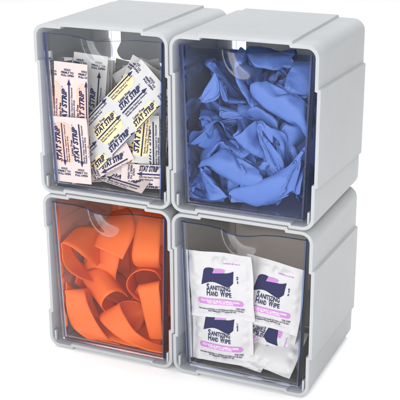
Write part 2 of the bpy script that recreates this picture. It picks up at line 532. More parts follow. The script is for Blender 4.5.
def settle(sh, key):
    """nudge a sheet so that it stays inside the drawer"""
    ox, oz = BINS[key]
    for _ in range(3):
        C = [sh.P(a * sh.w / 2, b * sh.h / 2) for a in (-1, 0, 1) for b in (-1, 0, 1)]
        sh.c.y += max(0, .044 + sh.puff - min(p.y for p in C)) - max(0, max(p.y for p in C) - .915)
        sh.c.z += max(0, oz + .082 - min(p.z for p in C))
        dl = max(0, max(ox + wall_x(p.z - oz, 0) - .020 - p.x for p in C)); dr = max(0, max(p.x - ox - wall_x(p.z - oz, 1) - .020 for p in C))
        sh.c.x += dl - dr if not (dl and dr) else (dl - dr) / 2
    return sh

def packet(name, sh, art, mat, label, cat, group, nu=18, nv=26, crimp=False, th=.0035, serr=False):
    V, F = [], []
    w1 = nu + 1
    def uv(i, j):
        u, v = (i / nu - .5) * sh.w, (j / nv - .5) * sh.h
        return u, v
    for side in (0, 1):
        for j in range(nv + 1):
            for i in range(nu + 1):
                u, v = uv(i, j)
                V.append(sh.P(u, v, th / 2) if side == 0 else sh.B(u, v, th / 2))
    n = w1 * (nv + 1)
    for j in range(nv):
        for i in range(nu):
            q = (j * w1 + i, j * w1 + i + 1, (j + 1) * w1 + i + 1, (j + 1) * w1 + i)
            F.append(q); F.append(tuple(n + k for k in reversed(q)))
    rim = [i for i in range(w1)] + [j * w1 + nu for j in range(1, nv + 1)] + [nv * w1 + i for i in range(nu - 1, -1, -1)] + [j * w1 for j in range(nv - 1, 0, -1)]
    for a, b in zip(rim, rim[1:] + rim[:1]): F.append((a, n + a, n + b, b))
    o = link(name, V, F, mat, smooth=True, origin=sh.c)
    sharp(o, 60)
    tag(o, label, cat, group)
    order = {'lilac_flash': .0020, 'lilac_small': .0010, 'pink': .0008, 'cream': .0008, 'amber': .0008, 'navy_patch': .0012, 'lilac': .0016, 'ink': .0022, 'white_ink': .0026}
    nm = {'lilac_flash': 'lilac_flash', 'lilac_small': 'lilac_small_print', 'pink': 'plaster_patch', 'cream': 'plaster_patch', 'amber': 'plaster_patch', 'lilac': 'lilac_bar', 'ink': 'navy_print', 'white_ink': 'white_print', 'navy_patch': 'navy_banner'}
    for ink, (v, f) in art.L.items():
        if not f: continue
        W = [sh.P(a, b, th / 2 + .0012 + order[ink]) for a, b in v]
        f = [tuple(reversed(q)) for q in f] if False else f
        link(nm[ink], W, f, M['ink'] if ink == 'navy_patch' else M['lilac'] if ink.startswith('lilac') else M[ink], o, origin=sh.c)
    return o

# crumpled glove shapes from a cloth drape: per glove the steps in x, depth and height from point to point, in 1/800 bin width
GLOVE_STEPS = [
[[380,-4,-7,-8,-8,-10,-16,-21,-19,-11,3,13,14,13,12,4,0,-20,-14,-14,-14,-6,10,20,21,18,14,10,7,8,3,-9,-8,-7,-6,-11,-14,-15,-21,-21,-10,7,13,15,15,12,-36,-16,-14,-7,10,22,22,13,8,11,5,3,8,12,-19,-11,-5,-1,-1,-7,-7,-5,-15,-23,-21,-9,8,15,15,24,-24,-21,-17,-9,8,20,21,17,7,3,7,6,-2,-1,9,-22,6,4,-3,-9,-5,-5,-14,-14,-17,-18,-6,9,11,17,-20,-17,-9,6,12,12,12,15,14,7,6,9,1,-9,-9,-7,12,5,-8,-6,-8,-13,-17,-16,-10,-8,-8,-2,11,-24,4,-4,4,6,8,15,17,16,11,9,8,3,-18,-19,25,1,-9,-10,-11,-13,-15,-18,-13,-5,-2,-1,-10,-22,15,0,1,4,12,17,15,13,12,13,12,5,-29,-10,22,-9,15,-11,4,-10,-4,-10,-4,-7,-6,-10,-3,-14,-3,-14,-3,-10,0,-4,2,-2,3,-7,-7,7,7,3,9,13,16,16,11,10,7,2,0,-3,15,-3,-7,-9,-10,-10,-10,-11,-12,-10,-10,-10,-15,-7,-15,0,25,20,13,10,10,8,11,12,14,12,10,5,-14,4,13,6,-6,-14,-15,-13,-13,-15,-13,-14,-9,-14,-18,-7,-6,7,3,5,-2,-3,6,10,13,17,21,17,15,15,15,15,9,-6,-20,-1,15,15,1,-11,-15,-16,-16,-18,-21,-22,-21,-17,-9,4,13,6,-10,14,-7,13,0,-10,-19,-10,6,19,22,22,22,20,17,18,15,12,3,-11,-25,7,14,13,-1,-2,-11,-20,-18,-20,-20,-20,-18,-19,-25,-3,20,16,15,0,-4,22,-11,10,-7,-4,-17,-29,7,14,19,16,17,17,18,18,20,15,0,-1,2,-13,15,-3,-4,-5,6,-2,-16,-17,-17,-18,-14,-14,-17,-22,-9,5,14,15,17,5,3,10,-6,-2,-2,-10,-8,-27,2,15,19,2,13,0,3,1,0,13,3,17,5,14,5,11,-1,6,-7,1,2,14,-2,18,-9,6,11,7,-12,-39,8,-5,-9,-15,-19,-20,-11,3,-1,-14,-24,6,15,19,3,-10,-22,14,10,1,-14,20,19,14,4,27,13,12,-16,33,13,3,18,-7,-16,-13,-23,2,-8,-17,-10,-19,4,-15,-23,-18,16,-3,-13,6,8,1,-10,-11,40,15,12,6,-9,32,15,1,29,17,19,6,8,-3,-16,-21,-30,-2,-11,-14,-11,-9,6,-13,-15,-57,12,9,-3,-4,3,-9,-18,67,9,19,8,-3,0,16,16,8,-2,29,13,22,12,6,-7,-21,-17,-35,-4,-14,-21,3,2,-19,-22,-76,13,14,-2,-5,1,-8,-17,75,15,24,13,-3,-12,13,19,12,3,41,15,16,-77,-18,-21,8,0,-20,-25,-87,14,10,7,0,-8,-2,-11,-14,91,15,22,13,-4,-12,14,21,16,3,-3,-6,-10,-10,-19,6,-1,-1,-11,-12,-8,-13,-93,14,12,-1,-9,-11,88,18,20,5,8,11,10,7,-41,-34,8,13,154,-7,-13,-11,-10,-11,-13,-14,-6,1,9,14,14,10,3,-1,-11,-6,-13,-16,-13,-5,3,13,15,12,11,10,13,-8,-15,-12,-10,-12,-13,-15,-10,1,11,15,15,10,1,-19,-6,-10,-15,-15,-6,4,14,14,12,10,13,18,-9,-13,-19,-14,-10,-12,-15,-10,3,12,15,11,8,2,-19,-4,-7,-13,-14,-10,3,13,14,10,14,20,17,-21,-19,-20,-14,-11,-14,-9,6,14,12,8,7,2,-18,-6,-8,-7,-13,-11,1,11,13,14,20,21,13,-17,-19,-22,-19,-14,-13,-5,6,10,8,8,8,-16,-7,-8,-8,-7,-4,-3,9,15,18,21,21,-4,-19,-21,-19,-18,-14,-4,3,3,7,8,6,-20,-4,-6,-6,-5,-3,2,11,18,18,20,22,-2,-22,-1,-21,1,-19,1,-18,1,-18,2,-16,6,-15,13,-13,18,-16,20,-15,21,-14,20,-10,-17,-12,-7,-2,2,9,14,16,17,19,21,24,14,-20,-23,-21,-19,-19,-15,-13,-9,-4,2,7,13,-17,-6,2,7,9,10,14,20,20,21,21,24,6,-15,-16,-18,-19,-20,-19,-8,-9,-11,-12,-6,3,11,8,-14,-8,2,9,11,14,13,4,14,19,17,13,13,14,7,-19,-14,-11,-7,-16,-16,-5,-9,-17,-15,-12,-9,-2,5,16,12,-15,-12,0,-1,10,12,12,17,13,1,10,15,7,9,13,19,16,-20,-15,-11,-12,-11,-13,-3,-4,-14,-10,-10,-23,-1,7,16,26,-17,-17,-1,18,6,5,12,9,2,8,16,15,13,10,19,20,-21,-12,-11,-17,-17,-15,-8,-8,-11,-7,1,-12,0,10,19,34,-18,6,-23,9,-18,-5,-1,-4,0,0,7,2,11,2,13,-1,17,-1,18,0,18,1,19,-2,10,20,-7,24,-6,22,-16,-32,-20,-15,-12,-17,-17,-12,-10,-7,6,11,-5,6,17,14,19,20,18,44,9,17,-15,-39,-23,-8,-21,-17,-29,0,7,-5,-1,40,3,15,16,16,58,19,12,-17,-58,-21,-5,-20,-10,-56,7,-1,-13,67,5,17,6,14,18,48,20,14,-21,-64,-21,-19,-16,-78,8,-1,-11,76,14,21,3,13,19,-7,-18,-20,-20,-89,6,13,-13,-9,87,16,20,3,16,22,-7,-6,-15,-13,-5,-13,-12,-4,-89,13,85,19],
[482,-14,-28,-29,-29,-27,-20,-11,-8,-3,10,20,25,26,23,10,19,-33,-26,-26,-21,-12,0,5,3,16,24,27,29,30,32,-13,-25,-29,-26,-24,-18,-6,-1,-2,0,12,22,25,25,19,-22,-24,-23,-12,-1,2,1,3,8,18,23,25,31,20,9,-13,-23,-24,-21,-18,-9,-4,-3,-2,-1,1,13,21,19,12,6,-15,-22,-12,-1,1,1,4,5,3,10,19,21,22,22,14,-28,-21,-20,-11,-5,-6,-9,-1,2,0,0,13,20,6,18,-17,-16,-3,0,-5,-4,10,13,6,5,13,21,18,12,12,-14,-21,-16,-5,-5,-12,-16,-10,5,7,5,8,26,15,-20,-12,-10,-10,-4,11,17,14,9,5,7,20,25,12,-16,-18,-9,-5,-8,-12,-14,-16,-10,8,12,11,9,-20,7,0,-5,-8,5,12,12,11,10,7,6,12,17,-14,2,-22,2,-22,11,-23,16,-25,18,-25,15,-25,14,-21,15,-20,15,-18,17,-19,20,-23,21,-23,3,-27,3,3,3,6,6,8,9,9,14,17,19,4,-13,-15,-19,-17,-13,-10,-10,-5,-6,-6,-6,-4,1,25,-67,24,-5,2,8,9,4,5,9,14,15,16,16,12,11,-27,-8,4,-6,-11,-16,-18,-18,-12,-3,-5,-11,-9,-5,-7,-12,-22,-22,18,15,6,10,13,9,6,6,14,20,16,12,8,3,-4,-5,-27,4,6,2,-3,-6,-9,-13,-16,-14,-11,-8,-8,-11,-11,-13,-17,-25,-55,24,16,17,15,13,17,8,9,10,12,12,12,11,8,6,5,0,-5,-7,-22,3,5,3,-5,-6,-6,-7,-7,-8,-13,-13,-9,-16,-16,-3,-14,-13,-15,-45,-43,20,21,24,15,13,14,26,8,12,12,14,8,4,4,5,6,7,2,-3,-4,-22,7,0,0,-8,-7,-4,0,-1,-6,-11,-15,-13,-13,-35,-17,6,-11,-11,-22,-41,7,15,6,17,3,9,4,46,10,-13,27,-10,26,-8,24,-10,19,-13,13,-16,13,-20,19,-19,25,-18,26,7,-13,16,-12,16,-14,-22,1,4,-6,-20,-6,-3,8,5,-2,-12,-18,-18,-16,10,-37,-13,-29,-12,28,34,-3,12,15,18,19,9,-4,-11,-1,5,33,-32,28,2,-14,-26,17,3,-1,-35,3,2,1,-12,17,4,3,-12,-31,-11,-16,-3,-20,-1,15,16,7,33,7,5,-9,-5,-7,-3,-8,39,1,-4,-16,-21,17,2,-6,-41,13,5,0,7,1,16,2,-15,-30,-14,-17,-12,-20,8,16,11,42,9,4,-7,-11,-5,-4,-3,-4,-15,43,5,-1,-17,-15,6,4,1,-49,18,5,1,12,13,2,-10,-39,-5,-15,-14,-25,17,15,6,45,4,3,-8,-9,-11,0,-4,-6,-21,60,-3,0,-51,3,-1,17,13,4,-8,-48,6,-13,-16,-9,-12,14,17,-9,50,12,-1,-7,-16,-15,2,-1,-5,-4,-15,1,-18,21,2,12,-2,22,-12,20,-16,5,-50,0,-12,-9,3,7,44,-8,-7,-3,-15,-12,-1,10,8,15,-9,-5,443,-1,8,23,28,27,19,1,-20,-29,-24,-13,-13,-21,-29,-16,35,26,16,9,17,28,27,10,-13,-24,-28,-27,-20,-4,12,23,27,28,20,3,-20,-30,-20,-9,-12,-22,-28,15,22,21,11,11,25,27,9,-13,-27,-28,-21,-11,14,6,5,19,28,23,2,-19,-28,-19,-10,-21,-22,-15,6,15,21,18,18,23,24,9,-14,-26,-18,-2,-8,19,3,1,18,22,1,-17,-24,-19,-20,-19,-7,-7,16,3,5,18,20,22,24,8,-14,-18,-2,2,-15,18,8,-4,5,16,6,-20,-26,-22,-16,-4,0,9,3,-2,2,17,27,25,11,-11,-9,1,-1,1,6,1,5,7,-4,-20,-26,-22,-4,2,-5,-11,9,7,2,9,22,21,11,2,-1,-4,-7,-10,-8,14,-13,18,-20,18,-23,19,-24,18,-26,13,-25,6,-21,6,-14,11,-20,11,-23,13,-30,-13,17,12,9,10,9,8,5,4,4,3,1,-23,-5,-5,-4,-5,-4,-5,-6,-7,-8,-10,-13,-17,-14,13,10,8,6,3,5,6,6,6,7,7,-25,-3,-6,-7,-8,-8,-7,-2,-3,-9,-10,-9,-11,-17,-48,18,14,10,9,10,10,8,2,6,9,10,6,6,6,-24,-3,-5,-5,-9,-11,-8,-4,-7,-10,-10,-10,-11,-10,-13,-15,-48,15,16,15,15,8,10,9,9,9,6,6,10,12,6,3,3,-21,-5,-1,-1,-12,-13,-8,-6,-7,-7,-5,-7,-36,-19,-18,-12,-46,18,15,22,56,5,3,4,6,7,8,13,14,5,-1,4,-18,-6,0,0,-10,-16,-12,-8,-6,-5,-3,-3,-57,-22,-19,-13,-21,7,10,4,14,6,67,-20,24,-17,21,-12,17,-11,16,-11,16,-11,22,-10,25,-12,25,-16,23,-3,-17,20,-15,24,-44,-2,-4,-6,-7,-7,-3,-3,-4,-12,-18,-10,-20,8,21,25,2,7,-1,3,17,-7,-17,5,-19,-3,5,-5,-3,-33,-19,-22,16,20,23,-6,5,0,-2,23,-3,-15,-3,-23,0,4,-1,1,-27,-19,-22,16,42,-10,8,-8,-5,2,28,-4,-20,3,-30,3,10,1,-29,-17,-23,15,46,-8,5,-15,-9,-1,-19,4,23,0,-34,-16,-13,-9,18,44,-6,3,-27,-5,-1,-18,-15,18,11,18,-15,20,-12,-38,-12,33,-7],
[678,-6,-10,-9,-9,-5,-3,-3,1,12,14,8,4,4,9,7,10,-15,-6,-4,-7,-15,-16,-10,-3,0,4,9,10,9,14,-22,-7,-9,-12,-8,2,13,10,11,17,15,7,6,10,9,-2,-9,-8,-14,-17,-10,-11,-19,-18,-1,14,15,7,13,-11,-8,-3,-15,-16,-5,18,24,19,11,11,16,14,10,10,-4,14,-1,-13,-15,-17,-12,-13,-18,-23,-24,-14,7,18,14,8,-10,-17,-18,-10,12,23,23,17,18,17,16,18,15,6,0,4,0,-11,-20,-20,-20,-19,-15,-17,-24,-22,-9,12,16,11,-16,-18,-12,5,21,23,20,14,15,20,22,23,19,5,3,-4,-18,-22,-23,-21,-15,-13,-17,-22,-23,-19,-1,15,-26,1,-1,16,22,23,20,18,13,16,20,21,26,15,-1,-10,-22,-23,-20,-17,-15,-17,-20,-21,-22,-21,-13,-7,-12,10,2,7,10,10,9,11,6,13,6,14,1,16,0,16,2,16,5,16,9,15,10,15,9,12,-28,-22,-24,-23,-20,-17,-15,-18,-19,-18,-18,-17,-15,8,16,16,16,18,19,20,19,19,21,21,19,15,15,9,-14,-20,-15,-18,-21,-20,-20,-19,-17,-16,-16,-17,-20,-17,5,14,18,21,19,15,14,13,15,16,19,20,16,15,18,21,11,3,-15,-16,-18,-17,-16,-16,-14,-10,-11,-12,-15,-17,-20,-21,-23,-23,2,15,22,22,21,20,18,16,13,9,6,9,13,20,18,9,16,18,10,-4,-8,-14,-14,-9,-12,-18,-16,-9,-7,-10,-12,-16,-16,-18,-21,-21,-20,-25,-3,16,21,21,21,19,13,15,14,13,11,11,15,14,25,5,4,13,16,9,-7,5,3,-4,-17,-12,-6,-34,-4,-14,-15,-10,-15,-16,-16,-12,-15,-21,-20,-21,-26,1,16,20,19,19,18,15,16,17,16,14,10,13,6,40,5,4,12,8,5,-14,-8,13,-21,16,-15,10,-8,-48,-5,-14,4,-16,3,-18,3,-21,5,-20,7,-17,5,-13,-2,-13,-6,-12,-6,-17,-2,-13,1,-16,-7,8,21,11,-3,16,13,12,7,11,13,17,16,13,12,12,52,-8,4,12,-19,-46,-11,-13,-13,-10,-11,-10,-16,-21,2,-8,-35,14,2,0,-24,9,17,6,-16,6,16,19,1,-9,16,20,14,-6,11,6,18,18,-10,-16,-16,-13,-3,5,14,-2,-14,-17,-10,-12,-23,-2,13,-9,-14,9,8,12,-7,-8,16,19,1,-13,34,20,10,-15,-20,2,16,20,-8,-13,-19,-6,40,9,0,-14,-13,-37,12,-9,-18,-10,16,5,-9,-11,7,8,9,-4,-14,13,19,-5,42,17,6,-6,-68,2,15,21,-12,-13,-17,-4,91,3,-2,-11,-9,-44,4,-11,-15,-5,7,-4,-6,22,15,-1,55,12,7,-3,-121,3,11,17,11,-16,-16,-13,-5,150,-5,-2,-12,-1,-62,1,-10,-16,-14,10,18,12,2,0,71,16,-10,22,-10,17,-10,-173,5,15,6,-13,-11,186,5,-14,-17,-84,-2,-7,-11,118,22,0,-10,-72,10,17,13,11,13,15,16,8,-3,-8,-15,-17,-15,-12,-7,7,11,16,18,14,6,-5,-15,-17,-14,-12,-12,-14,-19,13,13,11,12,16,18,12,1,-12,-18,-17,-7,3,3,-9,7,15,16,7,-7,-17,-16,-12,-11,-12,-18,-15,14,14,12,10,13,17,13,-1,-12,-15,-5,7,14,-1,-22,-7,6,14,10,-6,-17,-15,-10,-11,-12,-14,-5,12,11,11,13,17,12,-5,-13,-7,9,19,20,-2,-23,-21,-10,7,11,-3,-14,-16,-13,-12,-12,-12,-13,15,13,14,16,15,8,-5,-6,11,21,24,14,-21,-23,-21,-10,0,-1,-12,-17,-16,-14,-15,-22,14,14,16,17,16,10,7,8,20,23,26,8,-19,-23,-23,-17,-8,-15,-17,-19,-17,-16,-15,-24,-11,26,-8,25,-5,23,-3,22,-1,21,-1,20,1,16,3,12,9,12,10,12,10,12,5,-13,-17,-22,-24,-23,-21,-22,-22,-21,-20,-19,-17,-7,12,17,18,19,21,21,24,23,25,24,20,12,-6,-20,-23,-24,-25,-24,-21,-18,-18,-16,-16,-16,-3,13,18,18,16,16,16,22,23,22,21,24,21,17,19,-13,-19,-23,-23,-22,-19,-18,-22,-16,-14,-16,-21,-21,-17,-2,6,19,22,20,14,13,20,20,15,18,21,23,23,21,14,9,-9,-14,-20,-21,-19,-22,-20,-14,-17,-22,-18,-13,-16,-20,-21,-11,0,5,19,20,12,12,15,22,22,15,20,23,56,11,12,11,0,-6,-13,-9,-49,-23,-23,-19,-21,-24,-19,-10,-4,-15,-22,-15,1,11,20,20,8,1,10,21,23,22,22,24,59,3,8,11,-18,8,-19,8,-6,4,-50,-16,-8,-14,-9,-12,-11,-10,-13,-8,-12,-2,-8,3,-4,-2,-3,-6,-8,-20,-5,-13,1,-6,10,4,30,5,11,13,13,16,21,19,15,18,0,-14,-13,-33,-16,-11,-35,-9,-17,-10,9,7,13,5,12,32,11,40,17,-6,-13,-17,-14,-12,-3,-33,-11,-13,-5,9,4,9,6,11,32,8,10,17,-4,-15,9,-12,0,-43,-11,-7,8,-11,12,6,-8,12,56,6,-38,19,-6,-15,62,-10,-1,-56,-18,-7,10,14,73,5,-91,15,11,-19,-14,116,-6,-4,-68,-17,-10,13,17,-2,91,-9,18,-9,19,-158,14,156,-15]],
[[200,4,10,15,19,20,13,4,0,6,16,23,22,12,0,0,-5,7,-9,-21,-23,-21,-10,-2,-2,-10,-18,-21,-18,-13,-11,-6,11,16,20,19,14,8,5,6,15,22,23,18,4,-7,-2,-10,-20,-23,-20,-11,-8,-8,-11,-15,-19,-18,-18,1,-15,-3,15,19,19,20,15,8,7,9,17,20,20,16,4,0,-12,0,-10,-16,-18,-17,-10,-6,-9,-15,-21,-21,-20,-20,-5,-14,18,20,21,23,20,16,11,9,12,15,14,9,4,0,-10,1,-5,-6,-13,-14,-14,-16,-17,-16,-21,-22,-21,-21,-13,-5,17,23,22,21,15,15,18,18,16,15,11,5,-3,-5,7,-6,-14,-15,-16,-18,-19,-16,-13,-16,-20,-23,-27,-12,23,20,19,16,12,14,19,17,17,18,17,14,-6,-16,13,-10,-17,-17,-16,-17,-19,-17,-13,-14,-15,-18,-31,-1,16,4,14,-2,13,-4,17,-4,19,-4,19,-1,21,0,20,1,17,1,12,0,15,-3,17,-7,1,-12,-6,-15,-19,-21,-21,-17,-14,-13,-10,-10,-11,-8,15,6,8,9,11,11,11,16,18,22,20,16,2,-3,-7,-5,14,-14,-21,-21,-16,-14,-9,-8,-7,-8,-9,-5,-14,22,6,-1,8,11,8,4,5,7,10,14,20,21,9,-4,-3,-4,-14,15,6,5,-8,-18,-20,-11,-5,-4,-5,-7,-8,-10,-7,0,4,19,-1,-4,-1,3,8,8,8,8,3,3,9,16,14,2,-9,-15,-23,-41,17,7,19,21,14,6,-5,-8,-7,-5,-5,-6,-8,-7,-6,-3,1,4,2,23,-1,-6,-3,0,4,6,6,7,6,6,5,5,-5,-16,-4,-18,-21,-16,-28,-40,20,9,18,20,20,17,64,-1,-3,-5,-5,-6,-6,-6,-6,-6,-1,2,6,1,27,-4,-6,-6,-3,3,7,7,7,6,4,2,4,6,-106,-11,0,-18,-18,-17,-28,9,9,12,8,10,6,11,149,-9,4,-13,3,-5,5,-5,7,-8,8,-14,5,-15,11,-17,15,-18,18,-14,7,26,-18,24,-23,6,25,17,-5,-38,8,2,3,1,4,2,1,-3,0,15,0,-173,-13,-30,-13,29,218,-3,-14,-3,11,-3,-1,-2,1,-9,-6,5,-1,25,9,-4,31,-5,-10,-19,-11,-6,0,4,16,-6,9,1,-5,3,-16,12,11,12,-6,-14,-2,11,6,8,-1,3,-9,-19,-4,7,20,17,11,7,23,-9,-7,-14,-39,-10,4,10,1,29,1,-2,-7,-20,-5,10,15,12,-10,-11,5,18,7,8,2,0,-40,-13,-10,1,15,48,9,12,9,12,-2,-9,-14,-56,-16,0,21,54,0,-8,-10,-26,-5,5,13,10,-12,-4,7,29,7,11,6,1,-70,-15,-13,4,14,68,8,5,-95,9,21,84,-3,-10,-8,-40,-12,-1,6,10,7,-12,-1,13,55,-4,12,6,9,-102,-12,-16,-3,6,6,0,15,-5,14,118,11,-22,15,-28,17,-16,-69,-7,1,9,2,-1,87,18,7,-5,-134,0,-6,-9,161,-15,10,5,-366,5,11,14,6,-2,7,18,11,3,10,18,22,22,21,11,-23,-23,-23,-22,-14,-5,-5,-17,-14,0,-1,-12,-10,-5,4,8,9,-1,7,16,11,6,10,19,24,22,23,-17,-21,-23,-22,-18,-10,-8,-12,-12,-3,-7,-10,-6,-15,5,6,11,8,9,16,9,8,16,20,22,20,17,-13,-21,-21,-19,-15,-10,-9,-16,-18,-12,-11,-9,-4,-13,7,13,14,16,20,16,13,11,14,16,18,16,-12,-17,-14,-13,-14,-17,-19,-17,-19,-16,-16,-11,-8,-9,8,16,17,18,16,18,21,20,16,14,15,4,-14,-16,-19,-21,-21,-21,-16,-14,-18,-18,-13,-12,8,16,17,15,13,20,22,22,21,19,20,-6,-16,-19,-20,-21,-22,-22,-19,-14,-15,-15,-10,-4,-1,2,2,8,1,13,0,14,2,16,2,18,1,20,0,22,-1,21,1,19,0,20,-3,-22,-15,-19,-21,-20,-17,-14,-16,-13,-9,-6,-3,12,1,3,5,9,12,12,14,14,19,18,13,16,-18,-16,-13,-15,-14,-10,-10,-8,-5,-3,-1,1,26,0,0,-1,0,2,3,5,7,11,11,13,18,19,0,-5,-12,-13,-11,-10,-7,-4,-1,0,0,-1,-1,-1,-3,10,6,4,4,5,3,1,-1,0,1,3,5,8,5,5,-4,-29,13,11,9,2,0,-2,-1,0,0,0,-2,-4,-7,-7,-8,-5,20,-6,7,13,8,8,3,2,2,1,1,1,-33,-16,-14,-12,-41,19,14,17,90,0,-2,-3,-2,-2,-3,-7,-9,-13,-11,2,24,-8,4,12,13,8,7,1,2,4,3,1,-127,-19,-19,-16,-21,6,12,5,13,7,176,16,-15,14,-17,10,-16,8,-12,14,-12,13,-16,14,-21,12,-24,12,-24,-7,22,-21,26,-18,45,-9,1,8,7,0,-1,2,1,11,8,-2,12,4,-6,-19,-3,-3,7,-7,-1,5,26,-10,-9,10,-3,1,2,21,0,9,3,-12,-3,0,3,-9,-3,14,12,22,-10,-32,9,1,13,-3,-4,10,9,-6,3,8,3,-24,-4,-11,44,10,22,-10,-51,9,34,-8,-20,10,9,-3,20,9,7,-54,3,-12,9,7,65,-9,-41,5,1,7,-4,46,9,7,-82,-4,-13,10,9,1,118,-21,14,-25,17,-77,1,100,6],
[43,-1,0,1,6,7,6,4,2,3,5,7,5,2,-2,-3,8,7,0,-5,-6,-6,-5,-3,-3,-5,-8,-7,-3,-1,3,6,3,3,5,7,7,5,4,4,6,6,6,4,-2,-4,22,-1,-5,-7,-5,-6,-5,-6,-7,-6,-5,-4,-4,-7,14,4,5,6,5,6,5,6,7,6,6,5,5,4,-2,-18,23,13,-3,-4,-4,-4,-6,-6,-6,-6,-6,-7,-7,-8,-5,20,6,8,8,7,5,6,7,6,5,3,3,4,5,-13,22,7,-3,-4,-3,-4,-6,-9,-7,-3,-6,-7,-9,-10,-4,16,10,11,9,6,2,3,9,9,7,4,4,4,0,30,-10,0,-6,-6,-7,-10,-10,-5,1,-4,-9,-11,-7,27,-10,10,11,8,1,2,8,10,8,8,9,6,12,27,-15,-6,-9,-9,-8,-9,-10,-7,-1,-6,-11,-9,7,23,-17,22,-13,21,-13,20,-12,19,-14,19,-15,22,-12,23,-11,23,-14,25,-17,24,-17,24,-15,22,-1,17,-6,-7,-12,-13,-10,-8,-6,-6,-6,-9,-10,2,4,11,13,9,7,6,9,9,9,12,12,7,3,-18,43,-11,5,-6,-11,-12,-9,-9,-10,-10,-11,-12,-15,-15,0,-2,-8,10,16,17,18,17,15,13,10,10,10,11,3,0,-2,-2,4,8,10,1,-2,-10,-8,-10,-15,-18,-21,-21,-20,-19,-16,-12,4,-1,-7,3,13,16,21,22,23,22,24,19,12,9,7,1,-5,-16,-10,-2,-2,8,13,18,14,-5,-3,-12,-15,-22,-25,-25,-23,-22,-22,-20,-14,-5,13,2,-13,-7,9,20,23,23,22,23,25,25,21,18,18,10,-11,-15,-19,-17,-10,-17,10,4,11,20,20,21,-8,-13,-19,-19,-22,-23,-24,-23,-24,-24,-22,-16,2,22,4,-21,-10,6,18,21,25,24,23,22,22,19,18,19,9,-17,-2,-19,-18,-13,-22,-13,17,-12,22,-7,23,23,14,-12,-27,10,-25,7,-24,5,-24,4,-24,3,-20,-2,-19,-4,-15,-5,-5,-10,-11,4,-5,13,1,19,6,-16,-13,10,-8,11,15,20,13,17,23,16,9,11,28,-22,-22,-16,2,1,35,-20,-10,-5,3,-27,-21,-10,-11,-28,-18,21,-26,17,4,25,11,-19,-12,5,-49,6,18,20,6,35,-3,11,25,9,-7,10,22,-20,-18,-9,-3,5,1,-20,-12,-3,12,-56,-23,-13,65,0,12,15,8,-13,-9,-1,-93,12,19,19,14,39,-12,8,26,-10,-8,9,14,-17,-9,-12,0,31,-15,-17,1,10,-48,-18,-21,-16,-8,106,-1,11,19,10,-13,-14,-3,-120,12,20,15,73,-13,7,21,-50,0,9,11,-26,-1,-6,-3,64,-8,-12,2,10,-89,-7,-17,-13,-10,142,10,9,-157,14,10,112,-12,5,10,-88,9,1,5,4,-21,-5,-1,-10,102,-6,-3,2,13,-128,-7,-13,-11,-3,-11,5,-6,20,11,148,-8,-8,-2,-2,1,7,-114,5,5,0,-8,-5,118,-2,8,11,-174,-15,-6,2,194,-16,4,7,-273,4,9,7,0,-4,-1,2,2,-1,1,2,3,3,4,2,6,-4,-3,-3,-1,0,-1,-3,-1,4,3,-5,-12,4,13,11,2,-4,-4,3,3,1,1,3,3,4,4,15,-4,-4,-3,-3,-3,-3,-2,1,6,-1,-10,-13,9,10,12,7,-2,-3,1,3,3,3,4,4,3,3,18,-5,-4,-3,-3,-3,-3,-2,-1,2,-4,-11,-13,19,14,10,2,0,2,3,3,3,3,3,4,6,16,-5,-3,-3,-3,-4,-5,-1,-1,-1,-8,-14,-14,21,14,13,6,2,-1,3,6,6,4,3,4,22,-2,-4,-5,-5,-7,-7,-1,2,-5,-13,-15,10,11,15,11,1,0,6,8,7,5,5,6,23,-7,-5,-5,-6,-9,-8,-5,-1,-6,-13,-13,13,26,-14,25,-14,24,-14,21,-17,22,-18,24,-17,23,-16,23,-15,22,-17,23,-17,22,-16,23,15,-4,-4,-7,-7,-6,-7,-5,-7,-9,-10,-10,11,13,12,9,9,7,6,6,7,7,4,0,5,17,-3,0,-4,-6,-6,-6,-8,-10,-12,-15,-21,-8,22,22,19,14,13,10,7,6,4,1,0,1,0,16,3,-2,3,3,0,-4,-8,-11,-12,-14,-17,-22,-24,-24,-13,20,23,24,23,18,15,14,15,12,8,1,-7,1,2,-14,-7,17,23,8,-10,6,-3,-13,-15,-17,-16,-16,-19,-21,-22,-22,-21,-6,15,20,19,20,21,18,16,18,17,18,15,13,-13,-21,-22,-8,13,21,18,-1,-12,-18,-17,-18,-17,-17,-21,-21,-18,-17,-11,1,1,8,19,19,21,22,19,17,16,15,14,1,-14,-13,-17,-42,23,-16,30,-15,25,24,-22,14,-23,10,-23,9,-22,7,-19,3,-21,0,-21,0,-22,1,-24,1,-10,4,6,4,-7,11,-3,-27,20,21,20,20,16,11,11,11,5,-13,-4,-9,-21,-12,-19,-41,-21,25,12,4,-11,-55,24,17,50,12,24,6,-21,-1,-8,2,-3,-16,-60,-25,63,9,6,-5,-93,24,17,70,13,-20,9,-17,-8,30,-2,-18,-74,-21,-17,106,12,12,-11,-123,20,105,10,-54,10,-19,-5,64,2,-12,-106,-15,-10,-9,13,136,3,-88,4,2,-21,-1,100,5,-5,-142,-15,-11,-9,-6,20,169,-5,2,-4,-3,-116,6,113,8],
